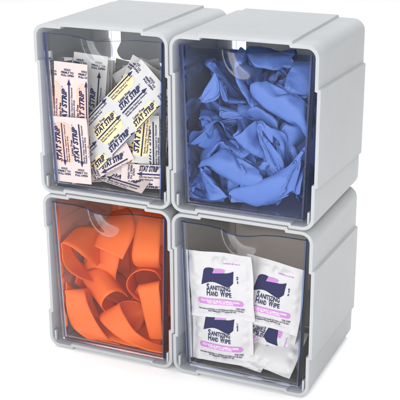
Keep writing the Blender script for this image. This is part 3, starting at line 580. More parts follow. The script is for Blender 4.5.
[444,13,23,20,11,-1,-14,-23,-25,-22,-12,-4,-3,-14,-21,-11,-5,24,19,8,3,10,19,24,25,19,7,-5,-16,-22,-29,25,20,19,12,-1,-17,-22,-24,-22,-16,-8,-8,-13,-22,-12,20,20,13,10,11,19,22,22,22,11,-7,-17,-20,-24,10,18,13,13,14,0,-17,-22,-23,-21,-15,-13,-15,-18,-19,-5,-5,11,22,17,17,18,21,23,22,18,7,-9,-13,-11,-17,11,13,11,11,2,-12,-18,-20,-22,-21,-20,-19,-21,-18,-7,-2,15,24,22,21,21,20,17,16,16,7,-7,-9,-4,-5,6,7,2,6,-1,-16,-18,-14,-14,-19,-21,-21,-24,-20,3,9,21,20,19,18,15,13,16,21,13,1,-1,-4,14,0,-1,-6,-13,-21,-18,-12,-14,-17,-17,-18,-22,-15,-4,13,17,17,19,17,15,9,13,21,18,13,10,8,7,-10,0,-10,-8,-9,-12,-5,-16,-4,-15,-3,-13,4,-13,5,-12,-1,-9,-10,-9,-10,-10,-8,-12,-15,27,20,16,8,7,11,16,20,21,22,20,19,15,-4,-17,-20,-20,-21,-21,-21,-18,-14,-9,-6,-13,-18,-17,-11,12,23,11,8,11,17,19,21,20,21,19,17,20,17,-4,-17,-17,-15,-14,-17,-17,-19,-20,-20,-18,-14,-9,-15,-17,-19,-16,-9,6,19,18,18,12,16,22,20,17,15,13,14,13,17,21,21,-6,-11,-23,-21,-17,-14,-13,-12,-11,-14,-19,-22,-17,-18,-21,-20,-11,9,33,-17,-14,-11,-1,18,21,21,21,20,15,12,12,12,14,14,15,19,23,15,-5,-7,-20,-20,-13,-12,-13,-14,-13,-13,-13,-17,-21,-24,-28,-16,-1,11,14,30,6,1,-13,-11,-17,-14,-1,42,9,21,20,16,15,14,12,10,10,12,15,21,12,-8,-2,-18,-20,-15,-11,-8,-9,-11,-14,-17,-19,-20,-12,-50,-3,10,13,13,16,7,-6,3,-16,-1,-11,-5,-14,34,6,0,17,-3,21,-3,21,-5,21,-7,19,-10,17,-7,15,-2,14,3,14,20,7,13,4,7,-3,-1,-4,-12,-23,-22,-13,-13,-11,-17,-14,-11,-17,-18,-10,6,-27,7,18,11,-21,-1,-4,6,17,25,7,13,21,21,-1,9,50,-33,32,13,10,-2,-9,-16,-5,-34,-11,-14,-3,-2,6,-20,-22,-3,-28,-19,-16,2,-8,-1,14,17,8,33,-2,11,19,14,-16,10,13,44,9,18,8,-9,0,-18,-17,-56,-3,-8,-5,9,15,-18,-16,0,-37,-13,-19,-10,-10,8,20,19,33,3,10,19,9,-28,-7,4,8,-2,62,11,22,4,-7,-5,-16,-12,-77,0,-9,5,37,-13,-17,-11,-19,-12,-23,-16,-10,13,23,19,12,11,17,18,6,-53,-3,2,7,-3,95,10,13,-132,-6,3,57,-10,-19,-18,-11,-7,-22,-22,-9,1,16,25,7,10,15,18,18,-1,-65,0,4,15,11,-7,-19,-16,2,1,64,-7,4,-21,-5,-16,-5,-8,-13,-23,-7,14,17,11,13,24,12,-61,-1,8,15,27,-40,7,16,106,-9,-13,0,17,22,17,6,-13,-22,-22,-16,-13,-14,-14,-8,19,13,12,13,19,23,20,3,-11,-21,-20,-7,12,18,-13,-8,13,21,18,3,-16,-24,-21,-14,-10,-12,-14,7,14,12,12,16,21,23,13,-11,-22,-17,1,16,16,-14,-12,7,21,17,-3,-21,-23,-18,-15,-13,-15,-15,-1,18,16,17,19,22,22,14,-6,-20,-15,7,16,3,-15,1,17,13,-7,-17,-21,-21,-21,-19,-17,-14,3,18,21,22,20,17,15,16,2,-14,-8,10,16,3,-15,-4,9,0,-14,-16,-13,-15,-18,-21,-21,-4,17,19,16,15,13,12,16,15,0,2,11,16,-12,-8,-8,-15,-17,-13,-10,-13,-16,-16,-18,-8,13,15,16,14,11,11,15,19,16,10,15,18,-1,-20,-3,-15,-5,-10,-10,-9,-10,-8,-9,-5,-11,-1,-13,0,-13,-1,-11,-4,-12,-2,-11,1,17,15,12,15,17,20,19,21,22,24,23,16,-16,-23,-24,-23,-21,-22,-20,-19,-16,-15,-18,-9,1,13,20,19,19,23,22,23,23,23,22,18,0,-7,-15,-19,-22,-24,-24,-24,-23,-23,-22,-19,-7,-8,-22,13,7,12,17,23,24,25,24,25,23,19,15,13,8,-11,-6,-8,-10,-11,-17,-22,-23,-23,-25,-25,-22,-15,-13,-12,-12,13,-6,1,9,14,16,23,23,24,22,21,21,17,10,8,3,6,-4,-14,-4,0,-8,-9,-17,-21,-21,-21,-21,-24,-54,2,9,8,18,-12,-16,-14,47,25,21,20,21,20,17,10,7,0,3,15,1,-14,-14,-3,0,-8,-10,-16,-19,-21,-21,-24,-67,13,17,16,-11,3,-17,0,-13,-1,43,7,18,5,17,2,18,-4,21,-3,21,-5,17,-4,14,-9,10,-9,11,11,2,13,1,10,-11,-13,-28,-5,-4,-12,-15,-18,-17,-12,-16,-24,-13,19,16,26,19,16,23,5,30,11,1,-15,-36,-5,-8,-15,-23,-45,-21,-12,18,12,44,16,12,1,9,49,18,-2,-19,-61,-4,-9,7,-14,-57,-18,-16,22,52,14,14,-15,6,3,57,21,-6,-17,-70,-4,8,-16,-38,-22,-14,25,31,17,19,-31,11,-3,-9,-8,25,-21,-25,-21,-23,9,25,20,17,20,-49,14,9,-16,-21,6,38,4,-23,-3,-15,-16,-23,39,23]],
[[332,11,14,1,-9,-10,-10,-10,-7,-5,-3,0,5,7,6,2,16,-6,-6,-6,-3,0,3,4,8,10,10,10,4,-9,-18,22,13,4,-5,-10,-10,-8,-5,-4,0,3,5,6,6,4,15,-7,-6,-6,-5,1,7,7,9,9,5,-1,-11,-20,13,15,10,5,-1,-6,-7,-8,-10,-5,5,8,8,8,3,-15,27,9,-8,-10,-9,-9,-3,6,8,6,6,3,0,-8,-15,20,8,-1,-4,-5,-3,-4,-4,2,9,10,9,10,9,-8,22,0,-10,-10,-9,-10,-8,-1,2,0,0,5,6,0,-6,13,5,-5,-7,-4,4,2,1,7,10,10,10,10,9,28,-15,-8,-9,-10,-10,-10,-8,-5,-4,-2,7,8,6,20,-14,-9,-6,3,5,4,9,10,11,10,9,11,20,27,-23,-10,-9,-11,-11,-10,-10,-8,-4,-7,-4,8,20,5,-11,3,-12,10,-9,19,-9,20,-14,22,-14,24,-15,24,-14,24,-14,23,-13,21,-11,20,-10,22,9,-3,-7,-5,-8,-9,-9,-10,-9,-12,-14,-8,-3,4,2,7,9,13,15,11,10,10,9,8,6,0,7,0,21,3,-12,0,-1,-8,-9,-11,-11,-11,-14,-14,-16,-17,-6,-5,1,18,21,19,15,11,13,14,13,11,6,-1,-3,-7,0,-7,2,-1,9,12,10,3,-6,-12,-16,-17,-16,-13,-14,-18,-21,-22,-12,-9,8,20,23,20,14,14,19,20,18,16,13,4,-5,-12,-13,-12,-3,-5,1,3,10,13,19,8,7,-3,-10,-17,-20,-21,-22,-16,-12,-20,-23,-23,-13,-9,8,22,24,23,20,16,16,19,22,21,17,10,5,-11,-16,-14,-16,-14,-8,-2,-1,1,10,16,18,18,35,-9,-13,-16,-20,-19,-17,-18,-19,-22,-23,-23,-23,-18,-11,13,24,23,23,23,22,22,21,18,16,15,17,16,-39,0,-13,-17,-15,-13,3,5,-5,21,-7,19,-3,17,42,-9,-11,-2,-7,-5,-9,-6,-13,-7,-16,-6,-18,-5,-18,-5,-19,-5,-15,-7,-22,-16,-8,-17,-2,-6,-5,5,19,41,9,14,20,24,24,25,21,15,9,4,12,-26,-5,-21,-13,26,20,-6,-2,-4,-12,-15,-22,-24,-25,-22,-16,-32,22,-32,-21,-14,-8,11,23,17,16,6,14,15,9,24,15,24,15,13,6,0,7,-20,-6,2,0,-5,-9,-9,-15,-18,-6,-34,-21,-5,-26,-20,-23,-9,-4,5,19,23,32,-1,16,19,10,7,18,19,11,8,3,0,-4,-15,5,1,-10,9,-6,-19,-22,-13,6,-16,-22,-9,1,-26,-14,-25,-12,-2,8,21,17,24,6,20,21,-5,21,22,10,-12,9,5,-8,-19,12,-2,-13,20,-4,-18,-23,-14,22,-13,-23,-13,-8,-26,-16,-15,66,21,19,-21,22,21,8,-25,16,4,-2,-7,-17,8,0,-18,26,4,-18,-18,-17,36,-12,-23,-19,-5,1,10,8,15,17,-37,7,14,3,21,-5,7,-26,10,1,-8,-5,-2,19,-13,-17,-12,30,-14,-11,-8,2,32,-10,-13,-147,9,19,21,15,11,11,16,13,-7,-22,-24,-24,-18,-12,-6,22,10,20,25,23,16,-6,-17,-11,-8,-12,-19,-21,3,18,19,15,8,7,13,13,-4,-20,-24,-22,-11,-2,14,0,14,21,22,12,-3,-12,-10,-5,-10,-15,-21,7,16,17,9,6,3,10,6,-7,-17,-18,-11,-1,3,20,-5,-1,6,12,14,1,-7,-1,-1,-4,-13,-20,21,18,10,-1,-4,-1,2,-8,-6,-1,3,4,6,18,-5,-4,-4,-2,0,3,5,6,3,-5,-16,-17,20,17,12,2,-4,-6,-4,1,4,4,4,4,21,-2,-4,-4,-4,-4,-2,3,3,2,-8,-16,4,13,14,5,-1,0,2,4,4,4,4,5,23,-4,-4,-4,-4,-5,-4,-1,-2,-7,-13,-12,5,16,-4,15,-5,15,-1,15,-6,17,-13,19,-16,23,-17,23,-19,23,-19,24,-20,24,-21,21,20,-1,-5,-4,-5,-9,-11,-12,-13,-11,-10,-18,-5,19,19,14,13,14,13,12,8,5,5,3,-6,21,2,-4,-6,-8,-11,-14,-13,-15,-18,-22,-27,-13,23,27,23,19,15,14,14,12,10,7,1,-6,-17,-11,17,17,11,1,-5,-10,-14,-15,-17,-16,-19,-24,-26,-27,-16,24,26,26,24,22,20,18,15,13,8,3,-4,-12,-17,-18,-7,12,17,18,11,7,1,-7,-12,-17,-20,-23,-25,-23,-23,-25,-25,-17,25,25,22,20,22,25,25,22,18,15,6,-28,-13,-16,-16,-8,10,18,14,46,-7,-18,-22,-21,-23,-24,-22,-19,-20,-22,-26,-14,24,23,21,19,20,21,21,19,21,24,20,-39,-12,-12,-17,5,-1,19,-1,13,-1,41,-26,8,-25,3,-21,-1,-19,1,-17,3,-13,-3,-10,-10,-12,-11,-13,-9,-23,-17,-5,-18,-1,-8,20,48,21,21,14,11,18,22,14,10,11,-12,-8,0,-26,-24,-19,-28,-20,-45,-18,-11,23,37,22,14,28,24,29,2,-17,-3,4,-19,-18,-16,-20,-20,-57,-23,-9,21,57,19,14,16,19,17,0,-13,-5,3,-22,-18,-7,-17,-14,-40,-25,-9,22,51,20,16,22,4,0,-14,-4,14,-23,-19,11,-21,-17,4,21,0,21,-4,-2,7,-19,0,18,-22,-15,23,-19,-22,6,7,16,-29,12,2,23,-4,-10,3,-8,-19],
[50,0,3,10,14,16,17,18,19,19,18,8,-9,-20,-22,-12,-2,30,22,16,-2,-15,-18,-18,-17,-18,-17,-16,-13,-7,-3,7,6,11,15,16,18,17,15,17,15,12,-6,-19,-23,-17,33,21,14,-3,-11,-15,-17,-16,-17,-18,-16,-13,-10,-8,8,7,6,12,15,17,18,17,18,16,12,3,-10,-18,-18,-17,7,16,20,16,9,-3,-13,-17,-19,-19,-17,-16,-14,-11,-9,11,12,14,15,16,18,19,19,15,3,-9,-15,-15,-14,-10,0,14,15,16,14,8,-6,-16,-19,-18,-16,-16,-15,-13,-6,9,13,15,16,16,16,18,16,8,-2,-12,-15,-16,-18,4,12,15,15,12,4,-1,-7,-14,-17,-16,-15,-16,-17,19,3,14,14,11,16,15,6,0,0,-4,-12,-18,-14,6,9,14,10,3,-1,0,1,-5,-14,-11,-8,-14,-10,14,0,20,-4,16,-8,7,-3,7,3,-1,5,-5,5,-5,3,-6,6,-9,8,-10,8,-7,0,-3,-11,17,-6,-1,5,2,1,0,2,0,5,-3,-14,-7,15,8,8,-1,-6,-4,-4,-1,-1,-2,-2,10,2,-19,23,-8,13,-11,-7,3,1,3,4,6,7,3,-2,-6,-12,20,5,3,4,0,-6,-7,-5,-4,-5,-3,1,10,6,-1,0,8,13,-2,-3,-6,-7,-5,-1,3,4,4,4,5,1,-1,-1,-3,5,6,-9,-4,-2,0,7,6,1,-2,-2,-3,-3,0,4,9,7,4,6,42,-21,0,-7,-5,-6,-13,-2,-1,2,2,1,-4,-7,-11,-10,-1,5,6,17,9,-13,-12,-8,-6,0,9,13,13,9,5,0,-1,-1,12,5,9,7,3,19,39,-21,-2,-12,-3,-7,-15,-13,0,-3,-4,-10,-16,-15,-13,-8,3,7,9,11,17,6,-14,-11,-9,-8,-7,-2,8,12,15,18,17,11,7,19,18,-6,7,5,5,28,15,-19,18,-24,13,-19,-11,-30,-11,-7,-10,-11,-9,-8,-11,0,-13,4,-14,5,-14,7,-10,10,-7,13,-6,6,6,0,8,3,13,2,-13,-8,6,3,-10,0,4,5,8,10,11,12,20,13,47,18,9,-6,8,-71,-13,-15,-8,2,-17,-11,-6,11,-14,4,-12,27,-30,1,17,4,-13,-2,4,39,-12,-10,3,18,-27,2,17,8,-5,6,12,17,-4,-15,-12,-14,-4,34,-4,-17,-12,-4,21,1,20,-49,-6,2,13,9,-14,-4,9,64,-22,-8,3,0,-24,5,17,18,-58,4,17,17,-8,-13,-19,-9,84,-12,-18,-13,-2,32,-1,1,8,21,-77,-6,1,16,8,-10,-6,4,89,-24,-5,6,-39,4,15,18,-111,5,16,18,-14,-9,-16,-9,138,-12,-17,-12,-2,46,-6,-1,9,25,-106,4,4,86,-2,8,-48,4,15,18,-167,8,12,15,8,-15,-13,-14,-10,198,-17,-15,-14,6,49,-6,-2,5,9,15,-6,20,-21,3,-51,9,-10,25,-3,21,1,-222,10,17,5,-15,-13,234,-9,-23,-11,54,12,0,-10,-41,36,-4,-15,-392,-3,-2,1,5,9,11,9,6,8,5,1,2,3,5,5,0,-2,-2,-3,-3,-7,-9,-9,-11,-11,-8,-4,1,7,-4,1,7,11,12,12,10,11,6,4,4,0,1,13,2,-3,-5,-5,-11,-13,-12,-13,-13,-9,-5,3,9,-6,1,10,12,13,14,14,12,7,7,5,-1,-4,6,6,1,-5,-8,-9,-13,-14,-15,-15,-12,-5,4,6,-1,8,15,16,17,15,10,8,4,-3,-7,-6,1,6,8,5,-1,-8,-14,-17,-19,-16,-11,-3,6,8,-5,7,14,17,19,16,9,0,-6,-8,-6,0,0,6,8,7,-1,-10,-16,-18,-16,-10,0,14,-3,3,12,16,16,12,2,-6,-9,-7,1,6,-8,2,8,9,4,-5,-13,-15,-9,-5,-2,13,12,-12,17,-11,18,-14,16,-10,12,-1,2,5,-2,2,-5,-3,-6,-3,-2,-3,3,3,8,-3,-5,3,3,5,2,4,4,0,-5,-6,1,20,-1,-1,1,0,-3,-6,-6,-4,-1,-2,-1,10,4,-4,1,2,3,5,5,5,5,4,5,3,21,1,-4,-6,-7,-7,-6,-5,-5,-3,-2,0,6,9,25,-8,-8,-6,-1,1,4,5,6,7,9,7,5,1,-3,4,9,4,0,-3,-6,-9,-7,-7,-5,-3,0,2,6,8,7,28,-7,-6,-5,-13,-1,1,3,6,6,6,5,3,-4,2,-1,-6,2,8,0,-5,7,6,0,2,-4,-6,-5,-5,13,7,6,5,35,-12,-4,-6,-22,6,4,4,4,-4,-6,-8,-14,-3,8,-1,2,0,-8,-3,12,13,13,11,5,-1,-2,-4,18,6,4,7,43,-21,20,-26,16,-20,-31,9,-6,4,-2,2,-2,-4,-4,-11,-6,-15,-3,-13,-1,-6,-3,-3,-3,6,0,9,0,-1,4,-6,2,6,0,3,16,13,6,8,11,3,-3,-2,-15,-16,-6,-11,9,-1,-23,7,3,-3,32,2,-8,-13,16,8,15,-7,-11,-19,31,-13,-16,29,7,-46,1,6,2,56,-2,-11,-25,17,-41,19,-7,-17,63,-14,-17,40,13,-3,-68,4,8,-3,78,-6,-41,15,-93,19,-8,-15,117,-13,-15,45,11,2,17,-6,-47,15,-145,13,11,-19,-13,172,-11,-16,56,8,-3,19,13,-16,-46,-10,27,-7,21,-215,17,206,-21],
[446,8,14,13,10,8,9,9,10,13,15,17,15,6,-3,-3,-10,12,0,-10,-18,-17,-16,-14,-11,-9,-8,-9,-12,-15,-16,-4,13,15,12,9,9,11,16,17,18,17,16,3,-2,-2,5,-3,-12,-19,-20,-17,-15,-15,-11,-10,-13,-16,-18,-5,-16,1,15,17,16,13,13,13,12,16,20,21,17,13,6,-6,0,-1,-14,-17,-19,-21,-20,-14,-12,-14,-14,-15,-16,-17,-8,-17,18,15,16,15,15,13,15,18,21,19,18,17,12,2,-9,-8,-16,-18,-18,-20,-21,-17,-14,-16,-16,-15,-15,-16,-11,-9,14,17,15,14,16,16,17,21,22,20,18,17,8,-9,1,-14,-18,-20,-23,-23,-21,-18,-16,-15,-14,-15,-22,-17,20,13,13,17,17,16,22,23,23,22,19,18,2,-8,2,-10,-20,-22,-23,-23,-23,-21,-17,-17,-17,-12,-27,-12,22,-6,18,-3,18,-3,19,-3,20,1,20,4,19,4,19,4,19,4,19,4,19,1,17,-4,2,-21,-14,-20,-22,-23,-24,-23,-23,-18,-14,-16,-18,-17,6,16,16,15,14,20,23,24,23,23,19,15,12,12,9,-15,-18,-14,-17,-21,-23,-23,-22,-20,-17,-15,-16,-15,-16,8,16,9,12,14,15,19,19,19,20,22,20,17,18,19,22,20,13,-20,-22,-17,-19,-21,-21,-20,-18,-16,-17,-17,-15,-14,-11,-11,-14,18,8,11,9,11,14,15,12,12,16,18,20,23,22,18,19,22,26,37,-15,-15,-19,-22,-20,-19,-20,-25,-22,-17,-13,-9,-9,-13,-15,-10,-8,-9,-10,20,6,8,7,8,10,13,12,8,7,10,17,24,29,30,8,16,20,19,35,34,-16,-16,-21,-22,-19,-16,-56,-11,-22,-17,-8,-7,-9,-10,-10,-9,-9,-8,-7,-7,25,-3,6,8,9,9,8,8,8,8,8,10,14,13,78,11,0,19,21,21,33,-6,-13,-6,-14,-6,-14,-16,-97,-6,9,-20,9,-19,7,-16,6,-15,7,-14,8,-14,10,-18,12,-21,11,-22,-9,16,-21,18,-22,10,23,12,0,-19,22,12,1,-2,4,5,9,16,18,13,-13,112,18,30,10,-25,-126,8,-11,-21,-28,-3,-2,-7,-10,15,-4,-19,-1,19,-1,-2,28,-5,-2,-8,-16,13,10,-8,-3,2,14,1,-9,24,20,21,-1,12,2,-16,-20,-11,-17,11,1,1,-13,-3,1,-17,23,8,3,5,22,-8,1,-3,-34,10,5,-3,-15,28,6,-1,-7,7,18,20,9,14,-4,-18,-21,-8,6,3,-3,-5,-28,11,2,-8,-4,43,1,0,8,15,0,-2,-6,-49,9,5,-8,27,7,1,-7,-3,13,21,9,19,-8,-20,-19,3,5,2,-2,-4,-28,5,0,-9,0,45,3,-1,-30,6,-5,29,4,0,-6,-5,7,20,17,2,5,-7,-22,-6,7,-1,3,-1,2,-33,3,-2,-11,-11,14,15,15,-8,-5,40,12,-16,15,-17,14,-14,-8,10,18,3,-8,-12,13,14,1,-8,-46,5,-4,-12,68,-6,7,1,-219,0,7,13,16,15,13,12,10,8,1,-5,1,12,19,12,-20,-20,-9,0,2,-6,-12,-11,-13,-14,-15,-15,-10,-16,3,13,15,14,13,13,14,12,5,4,9,17,23,-8,-22,-14,-11,-10,-14,-15,-14,-13,-13,-14,-14,-8,-16,3,13,14,13,13,13,15,15,14,14,18,22,21,-8,-27,-24,-20,-18,-15,-16,-13,-13,-13,-12,-14,-6,-12,11,15,11,12,12,15,17,20,23,24,23,20,-13,-23,-24,-24,-24,-22,-17,-12,-10,-12,-16,-16,-5,-11,10,17,16,13,11,15,21,25,24,24,24,5,-22,-25,-23,-24,-25,-21,-15,-14,-14,-16,-13,-13,10,14,14,15,16,21,24,24,23,24,26,-2,-18,-24,-23,-23,-24,-23,-17,-17,-17,-13,-14,-15,-6,18,1,17,2,13,5,13,6,11,9,12,7,16,6,17,6,17,7,16,8,15,3,-15,-19,-24,-24,-23,-20,-18,-20,-21,-21,-21,-16,-12,12,18,21,22,21,20,19,23,24,24,23,12,-5,-20,-25,-24,-24,-22,-21,-22,-22,-21,-17,-13,9,3,10,17,20,23,23,22,22,23,25,25,20,14,33,-17,-17,-21,-25,-25,-24,-22,-22,-22,-23,-20,-14,-8,-4,19,2,4,5,10,17,19,22,24,24,25,26,25,21,18,19,33,-18,-20,-22,-19,-24,-27,-26,-25,-24,-20,-16,-13,-8,-5,-3,-2,20,1,3,3,4,9,11,11,19,22,24,28,73,19,21,17,35,-19,-21,-22,-92,-26,-23,-20,-18,-11,-8,-7,-5,-3,-2,-2,21,1,2,2,2,4,6,6,12,18,17,22,117,23,22,18,26,-11,-7,-12,-8,-14,-136,-1,-21,2,-19,5,-20,7,-20,11,-19,14,-19,13,-17,14,-15,15,-16,-1,21,-23,21,-23,45,0,-15,-2,5,9,6,5,7,15,17,20,17,-16,-17,-29,-3,-2,-22,-2,26,0,22,-2,-32,-1,6,25,-1,34,20,16,-18,-16,-20,-1,4,-30,-7,43,2,18,1,-50,1,11,25,-1,20,18,20,-21,-20,0,1,-32,-10,2,57,0,22,-2,-65,7,35,1,6,18,19,-21,-6,-2,1,-30,-11,-3,14,9,34,0,-4,15,23,-3,-21,3,-1,2,-29,-11,-4,18,19,-11,49,-17,13,-15,15,-10,18,10,1]],
[[492,1,5,8,8,7,6,6,7,8,10,10,11,9,10,6,-15,-9,-10,-10,-11,-10,-10,-7,-5,-5,-8,-8,-9,-5,7,-23,-3,7,10,9,7,5,4,8,11,10,11,11,9,3,-27,-10,-11,-11,-10,-9,-5,-5,-7,-9,-10,-8,-2,18,-23,-16,0,7,10,9,9,7,5,6,9,11,10,11,9,18,-27,-15,-11,-9,-10,-10,-6,-7,-7,-8,-9,-9,-9,-2,11,-27,-4,7,9,9,9,8,7,8,7,9,9,10,6,13,-21,-13,-9,-9,-8,-8,-8,-7,-7,-10,-10,-9,-9,-3,2,-17,-4,8,9,11,10,10,6,7,7,8,7,10,8,-28,6,-10,-8,-7,-6,-7,-7,-9,-10,-11,-10,-10,-5,-33,17,6,11,10,11,10,9,8,7,6,5,9,-4,-27,12,-5,-4,-5,-8,-9,-9,-10,-10,-10,-11,-9,-23,-21,22,-14,22,-12,22,-12,23,-12,22,-13,22,-13,22,-13,23,-14,22,-14,22,-16,21,-15,19,-15,4,-23,-5,-7,-7,-8,-8,-9,-9,-9,-10,-9,-9,-13,6,6,7,8,8,9,8,9,7,7,6,6,4,13,-16,-3,3,-4,-6,-6,-5,-8,-7,-8,-7,-7,-7,-8,-17,14,16,6,8,7,7,7,7,7,6,6,4,4,2,1,-3,6,11,0,-1,-3,-1,0,-2,-4,-6,-7,-6,-7,-8,-8,-8,-8,-10,20,5,7,8,8,8,8,7,6,6,5,1,-1,-1,-1,5,4,1,34,-17,2,-4,-4,-8,-4,3,3,2,0,-5,-6,-6,-7,-8,-8,-9,-6,-5,22,2,2,8,10,8,6,6,4,3,-3,-5,-4,-5,8,9,10,6,1,14,33,-18,0,-10,-3,-7,-17,-8,-2,-7,1,6,5,1,-2,-2,-6,-10,-10,-2,0,26,-4,-3,3,12,7,-2,-5,-4,-5,-5,4,12,8,12,14,0,6,7,6,21,14,-16,13,-18,8,-16,-14,-15,-7,7,-24,8,-22,8,-15,6,-4,5,3,9,3,11,-1,12,-11,8,-20,-6,20,-16,20,-20,4,20,17,-2,-32,23,4,-14,-14,-7,-1,7,14,15,16,-10,22,15,10,-3,3,-21,4,-13,-13,-16,-11,-5,-2,-5,26,11,-12,-7,31,6,-10,26,2,-4,-18,-24,13,1,-16,-13,6,6,3,2,25,10,13,1,18,3,-12,-12,-4,-27,0,-5,3,-4,-1,10,-14,40,17,3,-3,20,-3,3,-11,-63,11,1,-12,-16,41,-7,1,10,21,9,14,9,20,-7,-17,-12,-18,-8,-7,3,7,-56,18,8,-5,-9,84,6,1,6,16,0,-3,-9,-100,8,-1,-20,73,-9,3,12,7,7,18,16,23,-17,-20,-10,-3,-9,-8,0,4,-90,12,11,-1,-7,116,4,1,-115,-7,-17,111,-5,4,14,1,-2,17,21,10,9,-17,-22,3,4,-18,-7,-4,13,-141,12,14,5,-3,-4,0,-12,0,-14,162,5,-18,21,-12,21,-2,-7,5,19,10,-8,-13,12,0,-9,-5,-181,3,7,8,178,11,3,-5,-96,2,4,4,5,7,9,9,8,8,2,-3,5,15,14,7,-26,-13,-11,1,0,-8,-9,-9,-9,-8,-7,-4,-3,-21,1,4,5,8,8,9,10,10,7,0,4,9,11,-25,-8,-5,-1,-6,-11,-11,-9,-9,-8,-7,-5,-4,-23,4,5,6,8,8,9,11,11,10,6,3,5,7,-20,-4,-4,-8,-10,-11,-10,-10,-8,-8,-8,-6,-4,-18,5,7,9,8,9,10,10,10,10,8,5,3,-19,-5,-8,-9,-9,-10,-9,-8,-8,-10,-9,-7,-6,-19,9,9,9,9,8,9,8,9,9,8,7,-17,-7,-7,-9,-8,-9,-9,-8,-9,-8,-9,-10,-22,8,8,9,8,8,9,9,8,9,7,8,-19,-5,-8,-8,-9,-9,-8,-8,-9,-8,-9,-7,-25,-20,28,-19,27,-19,27,-19,27,-18,27,-18,26,-17,26,-17,26,-17,26,-16,25,-16,24,-17,-26,-8,-9,-10,-9,-10,-9,-10,-8,-9,-8,-7,-11,2,7,6,8,8,9,10,9,8,9,8,8,-11,-6,-6,-7,-7,-9,-9,-8,-7,-5,-5,-3,17,0,5,4,5,9,8,7,7,6,6,3,1,5,20,-11,-7,3,2,-3,-5,-6,-7,-6,-8,-9,-4,-5,-3,20,0,3,2,9,9,7,5,4,1,2,3,-3,2,7,10,24,-9,-8,-3,-9,0,-7,-4,0,2,-2,-4,-7,-11,-5,1,2,23,-4,-4,-3,5,8,4,1,-1,0,6,11,16,5,6,7,31,-12,-7,-5,-19,-13,-12,-7,-4,-3,0,1,0,0,5,6,21,-7,-5,-2,-3,-6,-4,2,7,10,12,14,27,5,6,8,37,-18,15,-23,12,-17,-27,9,-25,10,-22,11,-22,13,-23,14,-21,14,-16,15,-9,14,-6,17,-10,2,20,-18,20,-16,37,-5,-19,-14,-5,8,8,8,6,8,14,17,20,-12,-16,-16,-5,-9,-23,10,40,0,21,-3,-42,-15,-2,38,5,26,17,21,-14,-13,-18,-3,-1,-50,7,65,3,18,-1,-72,-15,2,61,0,24,15,22,-16,-27,2,-4,-77,6,10,91,1,26,-5,-116,-10,96,1,10,19,22,-20,-13,1,-9,-103,-2,10,-5,-4,125,6,-2,18,19,3,-23,1,-2,-10,-143,6,11,-8,-7,-4,179,-15,22,-13,18,-12,18,8,-8],
